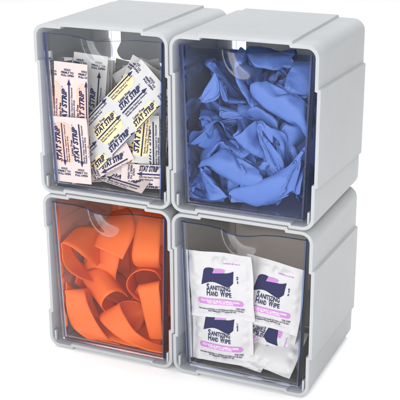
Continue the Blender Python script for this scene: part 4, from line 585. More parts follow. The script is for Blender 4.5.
[578,-4,-18,-27,-29,-28,-28,-27,-27,-27,-25,-24,-21,-23,-23,-12,-3,21,25,22,23,24,26,27,26,27,28,28,29,23,-4,-1,-13,-27,-30,-28,-28,-26,-25,-26,-25,-23,-23,-24,-25,-12,16,24,24,23,24,25,25,25,27,29,29,28,22,1,-9,3,-13,-27,-29,-29,-28,-27,-25,-25,-24,-24,-23,-23,-20,-3,-11,11,25,22,23,24,25,25,27,28,28,29,29,21,2,-15,-6,-26,-29,-28,-28,-27,-27,-26,-24,-24,-22,-21,-20,-5,-10,13,22,22,23,25,25,27,27,27,28,28,29,20,3,-12,-10,-24,-29,-28,-27,-28,-27,-25,-26,-24,-23,-22,-19,-10,12,19,23,23,25,26,26,27,28,27,28,27,12,-14,3,-23,-28,-28,-27,-27,-27,-26,-25,-24,-23,-24,-19,-11,16,19,22,23,25,25,27,27,27,27,28,28,12,-13,5,-22,-4,-23,-5,-22,-6,-21,-6,-21,-6,-20,-6,-21,-5,-21,-5,-20,-4,-19,-4,-18,-3,-18,-11,14,23,22,24,26,26,26,26,26,28,27,27,14,-5,-25,-28,-28,-27,-27,-26,-25,-25,-25,-23,-23,-19,-7,-20,15,20,23,24,24,24,26,25,27,27,27,28,32,14,5,-7,-25,-29,-28,-27,-26,-27,-26,-25,-25,-23,-23,-24,-21,-12,-13,-4,8,17,19,22,23,22,24,26,26,26,27,26,28,28,29,21,9,-13,-27,-29,-27,-27,-27,-27,-27,-25,-25,-23,-22,-22,-19,-19,-18,-12,-18,6,9,14,17,21,16,20,21,22,24,25,26,27,27,28,26,28,28,19,7,-12,-27,-25,-26,-27,-28,-27,-26,-24,-24,-22,-21,-23,-24,-13,-16,-19,-17,-19,-12,4,8,13,20,19,18,51,10,21,21,22,23,25,25,27,27,24,21,26,21,7,-17,-25,-23,-19,-24,-26,-24,-23,-23,-23,-21,-20,-17,-75,-5,-8,-18,-18,-16,-10,6,2,14,2,13,4,16,101,11,21,-2,22,-1,20,0,20,3,20,3,17,3,18,4,18,7,16,6,21,12,7,14,7,9,5,-12,-20,-25,-11,-18,-18,-21,-24,-24,-23,-15,-18,-17,-19,-126,-10,-25,-11,25,159,15,12,14,11,20,25,26,26,16,16,40,-24,25,12,27,14,-24,-17,0,-32,-13,-21,-11,-3,-21,-18,-30,-13,-20,-8,-13,-17,15,13,7,11,6,11,4,21,23,9,19,19,22,53,1,20,24,12,-20,-21,-6,-67,-15,-23,-9,10,-17,-19,-25,-13,-8,-3,-12,-9,12,6,14,10,-11,6,23,22,10,3,-5,18,21,8,73,2,25,27,5,-17,-24,-9,-89,-15,-26,-6,4,-12,-23,-13,25,-6,-15,-10,19,3,14,12,-41,8,22,22,7,-27,1,18,23,8,108,17,16,-166,-24,-5,38,-16,-24,-16,57,-14,-11,-13,-5,22,9,12,17,-66,7,22,20,10,-59,2,17,25,17,-12,-24,-15,-6,-4,68,-1,-15,-6,-24,0,-15,71,-14,-17,0,16,14,-61,22,27,10,-73,5,10,14,43,-48,14,18,163,-17,-29,-23,-21,-25,-29,-28,-27,-26,-23,-22,-15,-10,-16,-9,14,18,12,19,21,22,25,27,29,28,24,21,28,7,-26,-23,-25,-27,-29,-28,-25,-21,-20,-17,-17,-20,-21,2,21,18,16,20,22,22,26,28,29,27,24,29,1,-23,-26,-27,-28,-28,-27,-23,-23,-23,-22,-16,-17,-17,-5,17,17,21,25,24,22,26,27,28,28,27,29,-20,-29,-28,-28,-27,-27,-25,-24,-25,-24,-21,-17,-12,-3,15,19,23,25,25,26,26,28,27,27,28,29,-19,-29,-28,-27,-28,-27,-27,-26,-25,-24,-20,-17,-12,15,17,22,24,26,26,27,28,28,28,29,4,-26,-29,-28,-28,-27,-26,-26,-25,-23,-18,-21,-13,16,20,21,24,25,26,26,28,27,28,30,6,-22,-7,-22,-6,-22,-6,-21,-7,-20,-6,-21,-5,-20,-6,-19,-5,-19,-4,-19,-2,-19,-1,-17,0,21,23,23,25,25,26,27,28,28,28,29,11,-25,-29,-29,-28,-27,-27,-26,-25,-24,-24,-23,-17,11,22,24,24,25,25,26,27,27,29,29,32,13,-25,-30,-28,-27,-26,-26,-25,-25,-25,-25,-22,-21,-19,-20,18,19,20,21,23,25,26,25,26,26,25,26,29,29,16,-27,-28,-26,-24,-25,-27,-26,-26,-25,-24,-22,-20,-20,-19,-20,-18,15,20,21,16,19,22,24,24,25,27,27,25,24,24,25,27,13,-28,-25,-23,-23,-21,-26,-27,-26,-24,-24,-23,-60,-16,-19,-18,-19,13,21,19,76,22,22,24,26,26,25,24,20,23,23,26,16,-25,-23,-22,-23,-22,-23,-25,-26,-24,-23,-21,-100,-18,-18,-17,-5,2,15,2,13,4,122,18,1,18,4,19,4,21,4,21,5,19,4,14,7,15,7,15,8,23,19,6,17,0,12,-16,-55,-17,-21,-20,-22,-25,-26,-23,-19,-15,6,12,16,42,26,24,41,20,53,19,15,-20,-58,-19,-18,-39,-29,-53,-15,12,11,13,29,21,20,34,20,86,20,13,-17,-104,-16,-14,-29,-23,-30,-14,10,15,10,22,19,15,17,18,94,28,7,-22,-118,-22,-25,-20,0,-13,13,14,-20,21,20,-6,23,17,-13,-23,-1,-23,27,-9,-13,27,10,-46,21,21,-32,23,20,-18,-20,-2,44,-14,-8,-22,1,48,-15,-16,26],
[779,-8,-10,1,7,10,11,10,8,1,-5,-8,-9,-2,-1,0,1,-5,-1,7,8,8,3,-6,-11,-12,-8,-6,-2,6,17,-6,-13,-4,2,3,7,12,12,2,-6,-9,-9,-4,3,5,-12,1,7,9,7,1,-9,-12,-6,-1,0,2,13,10,6,-5,-14,-6,-1,-2,-2,4,10,9,-1,-6,-9,-7,-1,11,-6,-6,6,9,7,-2,-8,-8,-1,4,5,1,2,12,10,6,-16,-7,-2,-2,-5,-5,-1,4,7,2,-6,-7,-5,4,4,-1,3,4,-3,-4,0,5,6,4,2,2,3,12,11,3,-13,-7,-2,0,-1,-4,-8,-7,-4,0,2,-2,5,3,-8,0,1,4,7,7,7,4,2,1,0,2,15,4,-12,-4,-1,-1,-1,-2,-2,-5,-7,-8,-8,-1,10,6,-12,1,9,9,5,3,1,2,1,1,1,2,18,1,-11,0,-6,2,-3,3,-4,4,-4,4,-6,4,-6,5,-6,4,-6,4,-9,3,-11,3,-11,5,2,5,7,5,4,2,1,1,0,0,0,1,4,2,-11,-2,0,0,0,1,0,-1,-2,-3,-4,-5,-4,4,-36,17,7,5,5,3,2,2,0,0,0,-1,0,0,5,-15,0,2,1,1,1,1,-1,-1,-2,-2,-5,-6,-7,-10,-22,-15,-14,19,13,11,10,8,9,3,2,1,1,1,-3,-2,0,-1,-6,-5,7,2,-1,-2,1,2,-1,-1,-1,-3,-8,-10,-11,-12,-9,-13,-23,-34,16,12,12,12,5,15,10,13,10,7,3,2,2,2,2,3,1,-2,-12,-6,10,4,2,1,-1,-3,-4,-7,-7,-8,-9,-11,-20,-17,4,-6,-10,-10,-30,-30,15,14,13,11,8,4,27,10,7,8,9,10,10,9,6,1,-3,-3,2,-11,-7,12,-3,-6,4,2,-5,-9,-11,-10,-9,-7,-4,-10,-39,-13,9,-9,-7,-10,-31,-2,16,-10,20,-9,15,3,58,7,-6,9,-5,9,-6,11,-11,19,-13,22,-12,23,-13,22,-14,17,-19,14,4,-5,17,-7,8,-16,-8,8,-3,-22,-9,3,-4,-7,-9,-6,-2,5,1,-7,-4,-69,-13,-13,2,1,85,5,5,2,-17,13,5,3,-9,12,1,25,-31,41,10,-13,-6,14,-7,-14,-47,5,5,-1,-15,27,10,-2,-15,-14,18,-8,-9,-6,10,13,-4,-14,29,16,2,-3,-14,-40,-3,-9,65,15,5,-10,-4,9,-4,-18,-85,12,7,1,6,67,14,2,-12,-48,19,-4,-23,0,15,11,-17,60,10,4,-8,-11,-97,-5,-7,-5,-14,97,11,11,-2,-1,-2,-10,-11,-116,17,9,6,128,18,3,-13,-70,10,-1,-19,1,13,8,-11,80,9,0,-9,-12,-152,-4,-10,-8,-20,141,8,10,-155,8,6,187,14,6,-9,-86,7,-1,-9,-11,4,13,4,-6,98,3,2,-9,-4,-221,-5,-8,-7,-3,-15,1,-15,23,10,251,15,-8,14,-11,11,-12,-109,5,-5,-6,4,2,123,8,-7,-14,-285,-16,-4,9,305,12,2,-6,-10,1,7,15,15,7,1,1,-1,-3,-5,-3,-6,-8,-11,-7,8,7,7,6,5,7,3,0,-1,-3,-12,-17,-11,-3,7,15,14,7,2,0,-2,-6,-2,-10,-11,-5,-7,-1,6,13,15,4,-2,4,2,-2,-5,-9,-14,-9,4,0,10,10,5,4,1,-3,4,2,-7,-16,-15,-9,1,20,17,8,2,-3,-5,-1,-4,-4,-5,-7,-1,7,-1,4,4,5,3,5,5,-1,-4,-11,-17,-18,9,19,13,7,2,0,-2,-2,-2,-5,-5,-1,3,5,1,4,3,0,-1,-2,0,0,-2,-10,-17,-7,15,14,6,-1,0,2,3,2,2,-1,-3,2,2,0,0,-1,-2,-3,-1,2,-4,-12,-16,1,12,11,9,2,-2,2,2,1,-1,0,-1,2,3,-2,1,-1,1,-1,1,-1,0,-1,1,-2,2,-2,1,-1,-2,-4,-2,-7,-2,-10,-3,9,8,5,4,2,0,0,-1,0,0,1,0,-17,-1,-1,0,1,1,1,1,0,-2,-3,-5,-7,-17,5,3,2,1,0,0,-1,-1,0,-1,2,-15,-2,0,0,0,3,-1,-3,-2,-2,-3,-5,-7,-8,-33,7,8,10,8,7,4,3,3,3,-1,-4,1,0,2,-2,-8,-3,-2,4,3,-3,-4,-4,-6,-7,-8,-8,-8,-9,-7,-26,7,8,12,13,2,3,5,7,7,6,5,3,-4,-2,6,10,0,-9,-11,-6,1,-3,-5,-7,-7,-7,-3,2,-21,-12,-10,-4,-29,11,5,12,42,-7,-2,2,5,8,8,7,8,1,9,11,-4,-12,-8,0,-8,-13,-12,-8,-4,-1,3,5,-45,-13,-9,-5,-28,12,-9,13,-4,14,69,-15,7,-13,11,-11,9,-8,9,-7,10,-4,14,0,16,-2,16,-5,12,-1,-7,13,-4,16,-22,-10,-8,-8,-8,-10,-8,-4,-3,-4,0,10,-4,-10,1,15,1,6,0,5,26,0,-1,-3,-38,-3,3,19,-1,-34,4,-2,-7,10,46,-6,2,-48,-3,54,8,2,-11,-70,1,6,68,5,-59,-4,5,-2,75,-11,2,-96,-7,-2,85,7,2,-12,-102,7,123,6,-65,-10,4,3,85,-12,3,-150,-11,-6,-17,9,185,4,-81,-9,0,3,7,94,-5,0,-213,-9,-7,-17,-14,23,261,-10,12,-9,15,-117,-4,132,-8]],
[[663,-9,-12,2,13,16,16,14,4,-3,-11,-11,4,18,15,2,-4,-3,-18,-15,3,11,5,-1,-11,-17,-16,-15,-8,8,19,-20,-16,-1,12,16,17,16,5,1,-5,-5,11,17,15,0,-5,-17,-16,-7,2,-2,-2,-11,-18,-17,-14,-6,14,20,-10,-16,-15,-5,11,16,19,16,6,2,4,8,15,17,12,-3,1,0,-17,-17,-17,-10,-3,-4,-13,-20,-18,-14,-2,16,19,-20,-18,-10,9,16,19,19,12,4,8,19,18,17,11,-4,0,2,-14,-18,-21,-19,-9,-11,-18,-19,-17,-14,1,14,11,-15,-16,-9,7,16,18,20,17,12,20,22,21,17,0,-1,4,-12,-20,-22,-22,-21,-18,-20,-20,-18,-12,2,15,-19,-3,-9,5,16,20,21,22,23,23,23,21,18,2,0,2,-12,-22,-24,-24,-24,-25,-24,-21,-19,-12,5,3,-15,7,-18,8,-9,13,0,17,3,18,6,19,8,18,9,17,9,17,8,16,8,16,5,14,3,4,-18,-20,-20,-24,-26,-27,-27,-25,-23,-18,-11,1,1,-14,0,12,18,20,24,25,27,26,25,22,19,16,10,4,-9,-18,-15,-21,-24,-26,-25,-24,-24,-22,-20,-19,-14,9,-16,-6,13,20,21,22,23,23,24,24,25,24,18,13,14,13,6,-4,-5,-9,-11,-13,-18,-22,-25,-24,-24,-24,-24,-22,-21,-20,-17,-9,-18,9,17,19,20,21,23,25,23,26,25,24,22,17,11,8,8,3,-3,2,4,-4,-12,-14,-6,-12,-17,-22,-25,-26,-25,-24,-23,-21,-21,-20,-19,-18,-4,13,22,21,20,21,20,23,24,25,26,23,15,7,14,13,15,7,2,-2,3,-1,3,-3,-2,-7,-17,-38,2,-5,-19,-23,-25,-25,-23,-22,-19,-20,-18,-22,-23,-1,16,22,19,17,18,20,23,25,25,23,21,15,-3,44,-1,12,7,4,4,-2,1,2,-9,5,-10,2,-13,-37,1,-4,-9,-12,-9,-12,-10,-14,-10,-15,-11,-13,-11,-9,-9,-7,-11,-6,-11,-18,-11,-10,-13,-6,-9,-3,9,20,30,26,15,12,14,21,24,23,21,23,20,-1,32,2,11,7,-14,-28,-3,-16,-22,-25,-17,-20,-23,-25,1,-13,-63,43,-50,-19,-20,-14,19,24,12,60,13,16,4,2,10,22,21,4,30,20,24,9,5,-5,-21,-23,-12,-21,5,-10,-14,-17,-15,-12,-19,-88,-14,-25,-16,-7,11,21,16,115,12,16,7,-13,32,18,13,-5,18,17,24,16,9,-10,-24,-20,-14,6,-5,-16,-11,-34,8,-10,-16,-4,-131,-9,-25,-20,-6,13,23,13,156,8,16,-2,43,14,11,-4,-4,12,24,17,11,-14,-24,-16,13,4,-5,-12,-8,-46,3,-10,-14,-1,-182,-17,-16,234,15,0,54,12,8,-4,-23,5,20,22,9,-2,-15,-24,-5,28,2,-3,-9,-3,-58,2,-10,-17,-11,13,18,16,-2,-1,62,14,-8,16,-9,10,-12,-30,11,22,7,-13,-16,27,9,-4,-13,-67,1,-6,-14,95,5,2,-3,-48,2,1,-8,-15,-18,-22,-25,-17,5,21,24,24,26,26,15,-24,-27,-25,-24,-23,-14,7,23,24,18,14,8,-2,-15,5,2,-7,-13,-20,-21,-14,3,20,23,24,25,27,-9,-24,-24,-23,-23,-13,4,11,19,17,6,-1,-6,-10,-1,7,0,-9,-18,-15,-3,9,20,22,23,24,20,-6,-24,-23,-23,-22,-21,-7,11,17,13,3,-8,-2,-14,6,8,-6,-15,-15,0,18,23,24,23,22,18,-6,-22,-23,-23,-22,-22,-13,8,16,6,-8,-9,-1,-16,6,12,8,-5,-13,3,19,21,20,24,25,10,-23,-25,-23,-19,-18,-13,5,6,-9,-13,-7,-11,5,7,14,7,-4,8,17,16,20,24,29,6,-22,-23,-21,-18,-13,-15,-6,-7,-15,-9,-6,-17,-6,18,-6,14,-1,15,3,14,5,7,9,2,13,2,11,1,12,7,14,7,14,9,12,-8,-20,-23,-20,-13,-18,-17,-19,-17,-17,-15,-17,-19,15,16,17,18,17,19,22,19,19,23,21,16,-8,-18,-22,-23,-22,-24,-24,-20,-18,-17,-17,-20,-18,16,17,18,18,19,24,25,25,24,23,21,18,13,7,-9,-12,-17,-21,-23,-24,-25,-25,-25,-22,-21,-18,-18,-16,-24,14,17,18,20,22,24,25,26,24,24,23,18,14,12,8,-6,-5,-9,-10,-9,-15,-21,-23,-24,-26,-25,-25,-24,-20,-19,-17,-16,-7,10,17,19,19,20,24,26,26,24,24,23,40,8,4,7,4,-5,-7,-1,-44,-20,-23,-24,-25,-25,-25,-21,-18,-19,-16,-16,-2,16,15,15,18,18,22,24,26,24,24,21,55,1,2,10,4,-3,-7,-4,-3,0,-42,-7,-15,-10,-14,-11,-14,-11,-13,-11,-14,-9,-13,-8,-11,-6,-11,0,-13,-13,-4,-14,-7,-6,-1,18,48,4,14,19,22,23,25,24,23,25,12,-20,-23,-45,-23,-19,-40,-10,-52,-19,-15,23,73,7,13,43,19,59,26,10,-21,-23,-37,-14,-9,-41,-16,-103,-24,-9,18,128,10,16,37,11,46,24,15,-24,-40,-11,-7,-45,-16,-7,-131,-25,-13,23,162,13,61,9,19,23,15,-23,-11,-10,-4,-57,-17,-7,15,14,70,7,-6,19,22,-9,-22,10,-8,-3,-57,-17,-10,19,21,-7,73,-10,12,-4,11,-17,22,3,-5],
[342,4,6,0,-8,-10,-13,-11,-6,-3,-1,2,4,7,0,-4,-16,8,-5,-7,-3,0,2,5,10,13,11,9,5,-5,-9,-13,5,2,-7,-11,-12,-12,-7,-5,-2,1,5,10,-2,-9,-7,-5,-10,-4,2,5,6,9,13,11,9,3,-7,5,-23,-4,8,4,-7,-10,-13,-12,-7,-5,-5,0,9,10,-1,5,-24,1,-1,-12,-6,3,5,6,11,13,12,8,1,-8,-3,-23,12,6,-6,-10,-12,-13,-10,-6,-3,4,11,7,-5,-1,-17,5,1,-10,-8,-2,3,9,12,13,11,9,-1,-10,-8,-13,8,8,-4,-11,-11,-13,-11,-5,1,8,9,4,-14,-18,16,7,-5,-10,-8,-2,7,12,13,11,8,-4,-16,-26,23,7,-2,-10,-11,-12,-8,1,9,9,5,-9,-18,-16,19,10,2,-3,-6,-5,1,6,9,10,5,-5,-26,-16,22,-11,19,-13,15,-16,13,-16,10,-14,8,-12,9,-12,11,-13,14,-15,16,-16,16,-15,11,-17,-8,-1,1,-2,1,3,3,2,3,2,2,0,-6,-9,-3,3,0,-2,-2,-1,-1,-2,-4,-3,0,3,0,2,-15,-1,3,-4,-2,2,4,2,0,1,1,2,3,0,2,-12,-3,0,-2,-3,-1,-1,-1,-1,-2,-2,0,5,6,5,-2,3,1,0,-4,-7,-8,-5,-3,1,1,2,1,1,2,2,2,2,-2,-1,3,-2,-1,-2,-3,-1,-2,-1,-1,-1,0,3,5,7,9,7,8,41,-21,-5,-10,-9,-12,-11,-2,-3,-1,0,2,1,1,2,2,3,1,1,-2,13,0,-1,-3,-3,-3,-2,-1,-1,-1,-1,0,3,1,14,6,11,11,11,30,44,-23,-10,-18,-14,-13,-16,-24,0,-2,-1,1,1,1,1,0,4,3,4,4,2,22,-6,-4,-5,-5,-5,-3,0,0,-1,-3,2,2,0,36,16,-3,15,14,15,36,7,-20,10,-25,7,-21,-16,-57,1,16,-17,15,-18,15,-16,15,-13,12,-13,13,-13,15,-12,16,-11,16,-10,6,21,-15,19,-17,6,18,12,-4,-27,6,-5,-3,-1,-2,0,1,4,2,2,-17,67,22,23,1,-8,-83,10,1,-1,-4,-6,-2,0,12,-6,5,3,5,14,5,-5,19,1,-3,-13,0,-7,-8,-2,13,-25,-6,8,7,15,-3,1,-9,20,9,-3,0,3,-25,-14,-9,2,6,26,5,13,1,12,2,-2,14,1,1,-9,2,-15,-8,-2,-3,-30,-11,0,20,36,1,1,1,18,-3,-1,6,-54,-12,-6,4,3,44,2,5,8,15,-7,6,1,0,11,2,-1,-8,14,-18,-9,2,-61,-3,2,13,66,-6,-2,7,25,-12,-2,8,-73,-9,-8,-5,0,77,-3,5,9,21,-29,2,1,18,-8,3,-87,0,9,13,90,-15,0,5,6,21,-9,-4,18,-94,-15,-9,-9,7,92,-5,4,7,6,14,-4,16,-22,-1,-91,9,-15,22,-8,20,-1,94,-10,-1,9,6,2,-83,-4,-15,-8,95,14,2,-10,-88,24,0,-11,75,-7,-17,-15,-13,-13,-11,-7,-5,2,8,9,10,10,11,7,-27,-11,-10,-9,-9,-5,4,7,8,12,14,15,18,-7,-16,-19,-16,-12,-9,-6,-9,-1,6,9,9,9,12,-26,-10,-9,-8,-8,-2,8,10,6,9,15,18,16,-18,-6,-16,-16,-13,-7,-7,-11,-5,6,9,9,8,11,-19,-12,-6,-7,-8,-3,8,8,7,11,14,17,10,-20,-12,-16,-12,-9,-8,-8,1,6,4,5,9,9,-17,-9,-5,-7,-5,-5,2,8,9,11,15,13,6,-18,-8,-15,-14,-11,-8,-5,3,7,10,5,4,-8,-4,-4,-7,-10,-9,0,7,9,15,14,10,-13,-8,-10,-13,-12,-8,-5,6,11,8,6,5,-10,-4,-7,-7,-9,-9,1,8,10,10,9,9,-9,-20,9,-18,10,-18,10,-17,9,-16,8,-14,8,-9,13,-7,16,-8,14,-9,16,-10,17,-10,-16,-7,-5,-5,-7,-2,3,6,6,7,8,10,-7,-9,-9,-7,-7,-5,-4,-1,4,5,5,6,8,-14,-7,-5,-4,-3,0,1,5,5,6,8,9,-10,-5,-6,-5,-5,-3,-1,-1,1,1,3,4,7,9,5,-9,-9,-6,-3,-2,0,0,1,1,1,3,2,3,5,1,-4,-3,-2,-1,-1,-1,-1,-1,-1,0,2,4,7,9,10,29,-13,-12,-8,-11,-4,-4,0,1,1,0,0,1,1,2,3,2,16,-4,-3,-1,-1,-2,0,0,-1,-1,-1,1,23,11,12,11,42,-17,-14,-14,-40,-1,1,1,1,0,1,1,2,0,1,4,18,-5,-2,0,-1,-1,-2,-1,0,-2,-1,-1,48,16,14,14,44,-20,10,-25,6,-20,-73,17,-15,17,-16,17,-15,17,-16,18,-17,18,-16,18,-16,18,-17,17,-17,-1,18,-15,19,-15,33,-5,-1,2,-2,-3,0,-2,-3,-2,-1,-1,16,2,1,0,3,-3,9,2,-3,2,15,-2,3,0,-9,-12,8,5,-1,20,0,-1,-14,-2,-11,26,7,-4,1,14,-3,10,-5,-9,-26,8,27,0,18,1,-47,2,-13,48,11,1,-10,-1,18,-3,13,-7,-60,5,61,1,20,-1,-75,-4,-11,76,11,3,16,-7,-89,10,86,5,0,21,-6,-94,-6,-11,97,9,2,16,13,-18,-90,-12,22,-10,19,86,0,-74,-14],
[747,5,-5,-20,-22,-21,-12,8,23,24,23,20,14,3,7,8,-1,-19,-1,-5,-18,-22,-25,-24,-16,5,20,21,22,12,-14,11,-3,-18,-22,-19,-16,4,21,25,23,21,10,-4,8,14,-31,0,4,-14,-22,-23,-24,-15,8,18,21,20,10,-9,0,4,-3,-16,-20,-20,-13,3,21,25,22,17,-2,-6,8,24,-16,-23,-4,8,-1,-18,-24,-23,-13,6,16,20,19,10,-2,-2,-3,-15,-19,-18,-12,4,18,23,19,4,-8,-3,8,19,-16,-19,-6,7,5,-6,-19,-19,-11,4,16,18,19,13,2,-2,-5,-19,-20,-16,-11,4,13,16,7,-3,-6,1,17,-20,-5,-11,1,5,2,-4,-11,-7,4,14,19,21,11,0,-6,-18,-19,-16,-9,-1,3,1,-3,-3,-2,11,4,-22,5,-8,-4,0,2,2,4,4,9,13,16,20,21,-4,-10,-14,-7,-14,-6,-13,-3,-12,-1,-9,0,-6,0,-2,-1,2,-1,5,-1,1,2,-10,9,-12,5,-17,12,10,2,-2,1,4,6,10,17,19,22,18,-12,-18,-18,-17,-15,-10,-8,-4,0,1,-8,-13,-11,14,-52,24,9,15,11,3,1,5,10,11,14,15,16,20,17,-1,-13,-17,-14,-14,-14,-13,-11,-10,-6,-5,-7,-15,-16,-18,-20,-22,-20,20,20,20,18,15,12,7,7,9,10,12,12,14,16,18,18,-9,-8,-20,-18,-15,-14,-12,-11,-10,-8,-7,-8,-12,-16,-20,-19,-21,-25,-26,7,18,19,20,17,17,18,16,9,6,7,10,10,12,13,13,15,17,9,-4,0,-12,-14,-14,-13,-12,-11,-11,-8,-6,-5,-13,-33,-16,-4,-13,-20,-24,-30,-9,1,18,16,26,21,8,30,20,20,1,4,7,10,11,10,14,16,16,13,-1,-2,5,-11,-17,-18,-17,-15,-9,-9,-9,-6,3,-7,-29,-36,-3,-2,-19,-20,-23,-15,16,0,22,0,17,2,9,49,19,4,10,-7,3,-12,9,-9,17,-10,17,-6,16,0,16,4,15,4,15,18,-1,16,-4,11,-10,-10,0,-7,-16,-4,-15,-21,-22,-16,-10,-6,7,6,-7,-14,-55,-9,-28,-16,33,72,11,9,-4,-14,14,10,12,16,25,19,5,4,-2,9,-2,-16,6,-6,-7,28,-7,-17,-19,-8,-16,-4,-14,-14,-13,11,-1,-14,2,12,5,-1,-5,19,7,8,14,0,21,23,11,-39,6,5,-7,-17,12,-5,-11,66,-10,-18,-19,-10,8,-13,-14,-4,-24,7,-6,-15,8,12,11,-4,12,3,13,16,11,-16,15,20,13,7,-87,8,7,-10,-13,3,-2,-5,104,-13,-19,-19,14,-19,-18,-9,-4,5,-5,-19,11,13,10,-5,-5,6,18,21,13,-27,11,20,16,10,-120,1,4,102,-19,-16,24,-20,-22,-10,5,3,-3,-12,-12,12,16,5,-2,1,-1,19,19,16,-37,10,19,19,9,0,-12,-6,-15,-15,38,-4,-16,-2,-24,6,-10,-8,1,-9,-7,9,6,21,17,20,10,-34,13,11,6,8,-38,13,14,43,-6,2,16,19,17,8,1,5,12,6,0,-1,0,0,-1,0,0,0,1,-1,-10,-12,-3,-5,-16,-19,-19,-6,1,-8,10,20,19,14,9,8,13,4,-2,1,-1,-5,-4,5,1,1,2,-9,-12,-14,-15,-17,-20,-13,9,6,-16,-3,15,19,18,16,16,13,1,-4,-3,-3,-8,-13,10,3,3,3,-3,-14,-18,-19,-20,-15,0,17,-7,-15,2,17,19,20,17,4,-2,0,-3,-8,-11,-10,10,5,4,2,2,-11,-19,-18,-17,-7,11,22,-7,-20,-6,9,16,17,17,4,-8,-7,-5,-5,-19,4,5,6,11,6,-9,-17,-16,-9,1,19,13,-20,-15,-1,8,17,14,0,-12,-9,-7,-7,-21,9,8,10,10,9,-9,-17,-11,3,16,21,12,-5,-12,-6,-16,-3,-13,-1,-2,-1,14,-1,17,-7,7,-18,5,-19,10,-17,7,-17,7,-19,-7,12,8,10,15,6,-11,-1,14,17,17,14,3,-11,-15,-16,-16,-9,5,-3,-12,-13,-10,-11,-13,-9,14,12,12,11,9,4,3,13,16,16,16,0,-13,-16,-16,-15,-13,-9,-8,-10,-11,-11,-13,-16,-18,-47,20,17,16,14,11,11,10,10,11,13,15,17,18,18,-8,-20,-19,-18,-16,-14,-12,-11,-10,-10,-11,-10,-13,-16,-19,-20,-31,16,21,23,16,11,3,10,12,10,9,10,13,15,16,17,19,1,-23,-17,-13,-16,-16,-11,-9,-9,-12,-12,-5,-25,-18,-23,-18,-19,15,22,24,39,-4,11,11,10,10,11,15,17,14,18,18,7,-16,-17,-19,-16,-18,-15,-12,-10,-10,-10,-3,-31,-22,-22,-18,6,-4,24,-6,21,1,56,-2,-6,2,2,0,9,0,11,2,10,4,11,6,12,9,10,11,9,18,0,10,2,12,-18,-11,-9,-21,-21,-18,-15,-14,-11,-9,-1,6,1,-5,2,21,12,16,31,21,2,7,-8,-7,23,-22,-14,-24,-17,-36,0,6,0,9,35,8,14,14,21,-27,5,-11,-8,55,-20,-14,-8,-14,-43,-9,8,6,38,18,15,-3,19,17,-83,6,-15,-5,95,-22,-7,-20,-34,-13,8,8,26,23,18,-15,20,18,-4,-20,0,-22,-29,-10,-4,12,8,23,21,17,-20,19,20,-4,-5,-16,29,-17,-1,-25,5,-37,-8,64,21]],
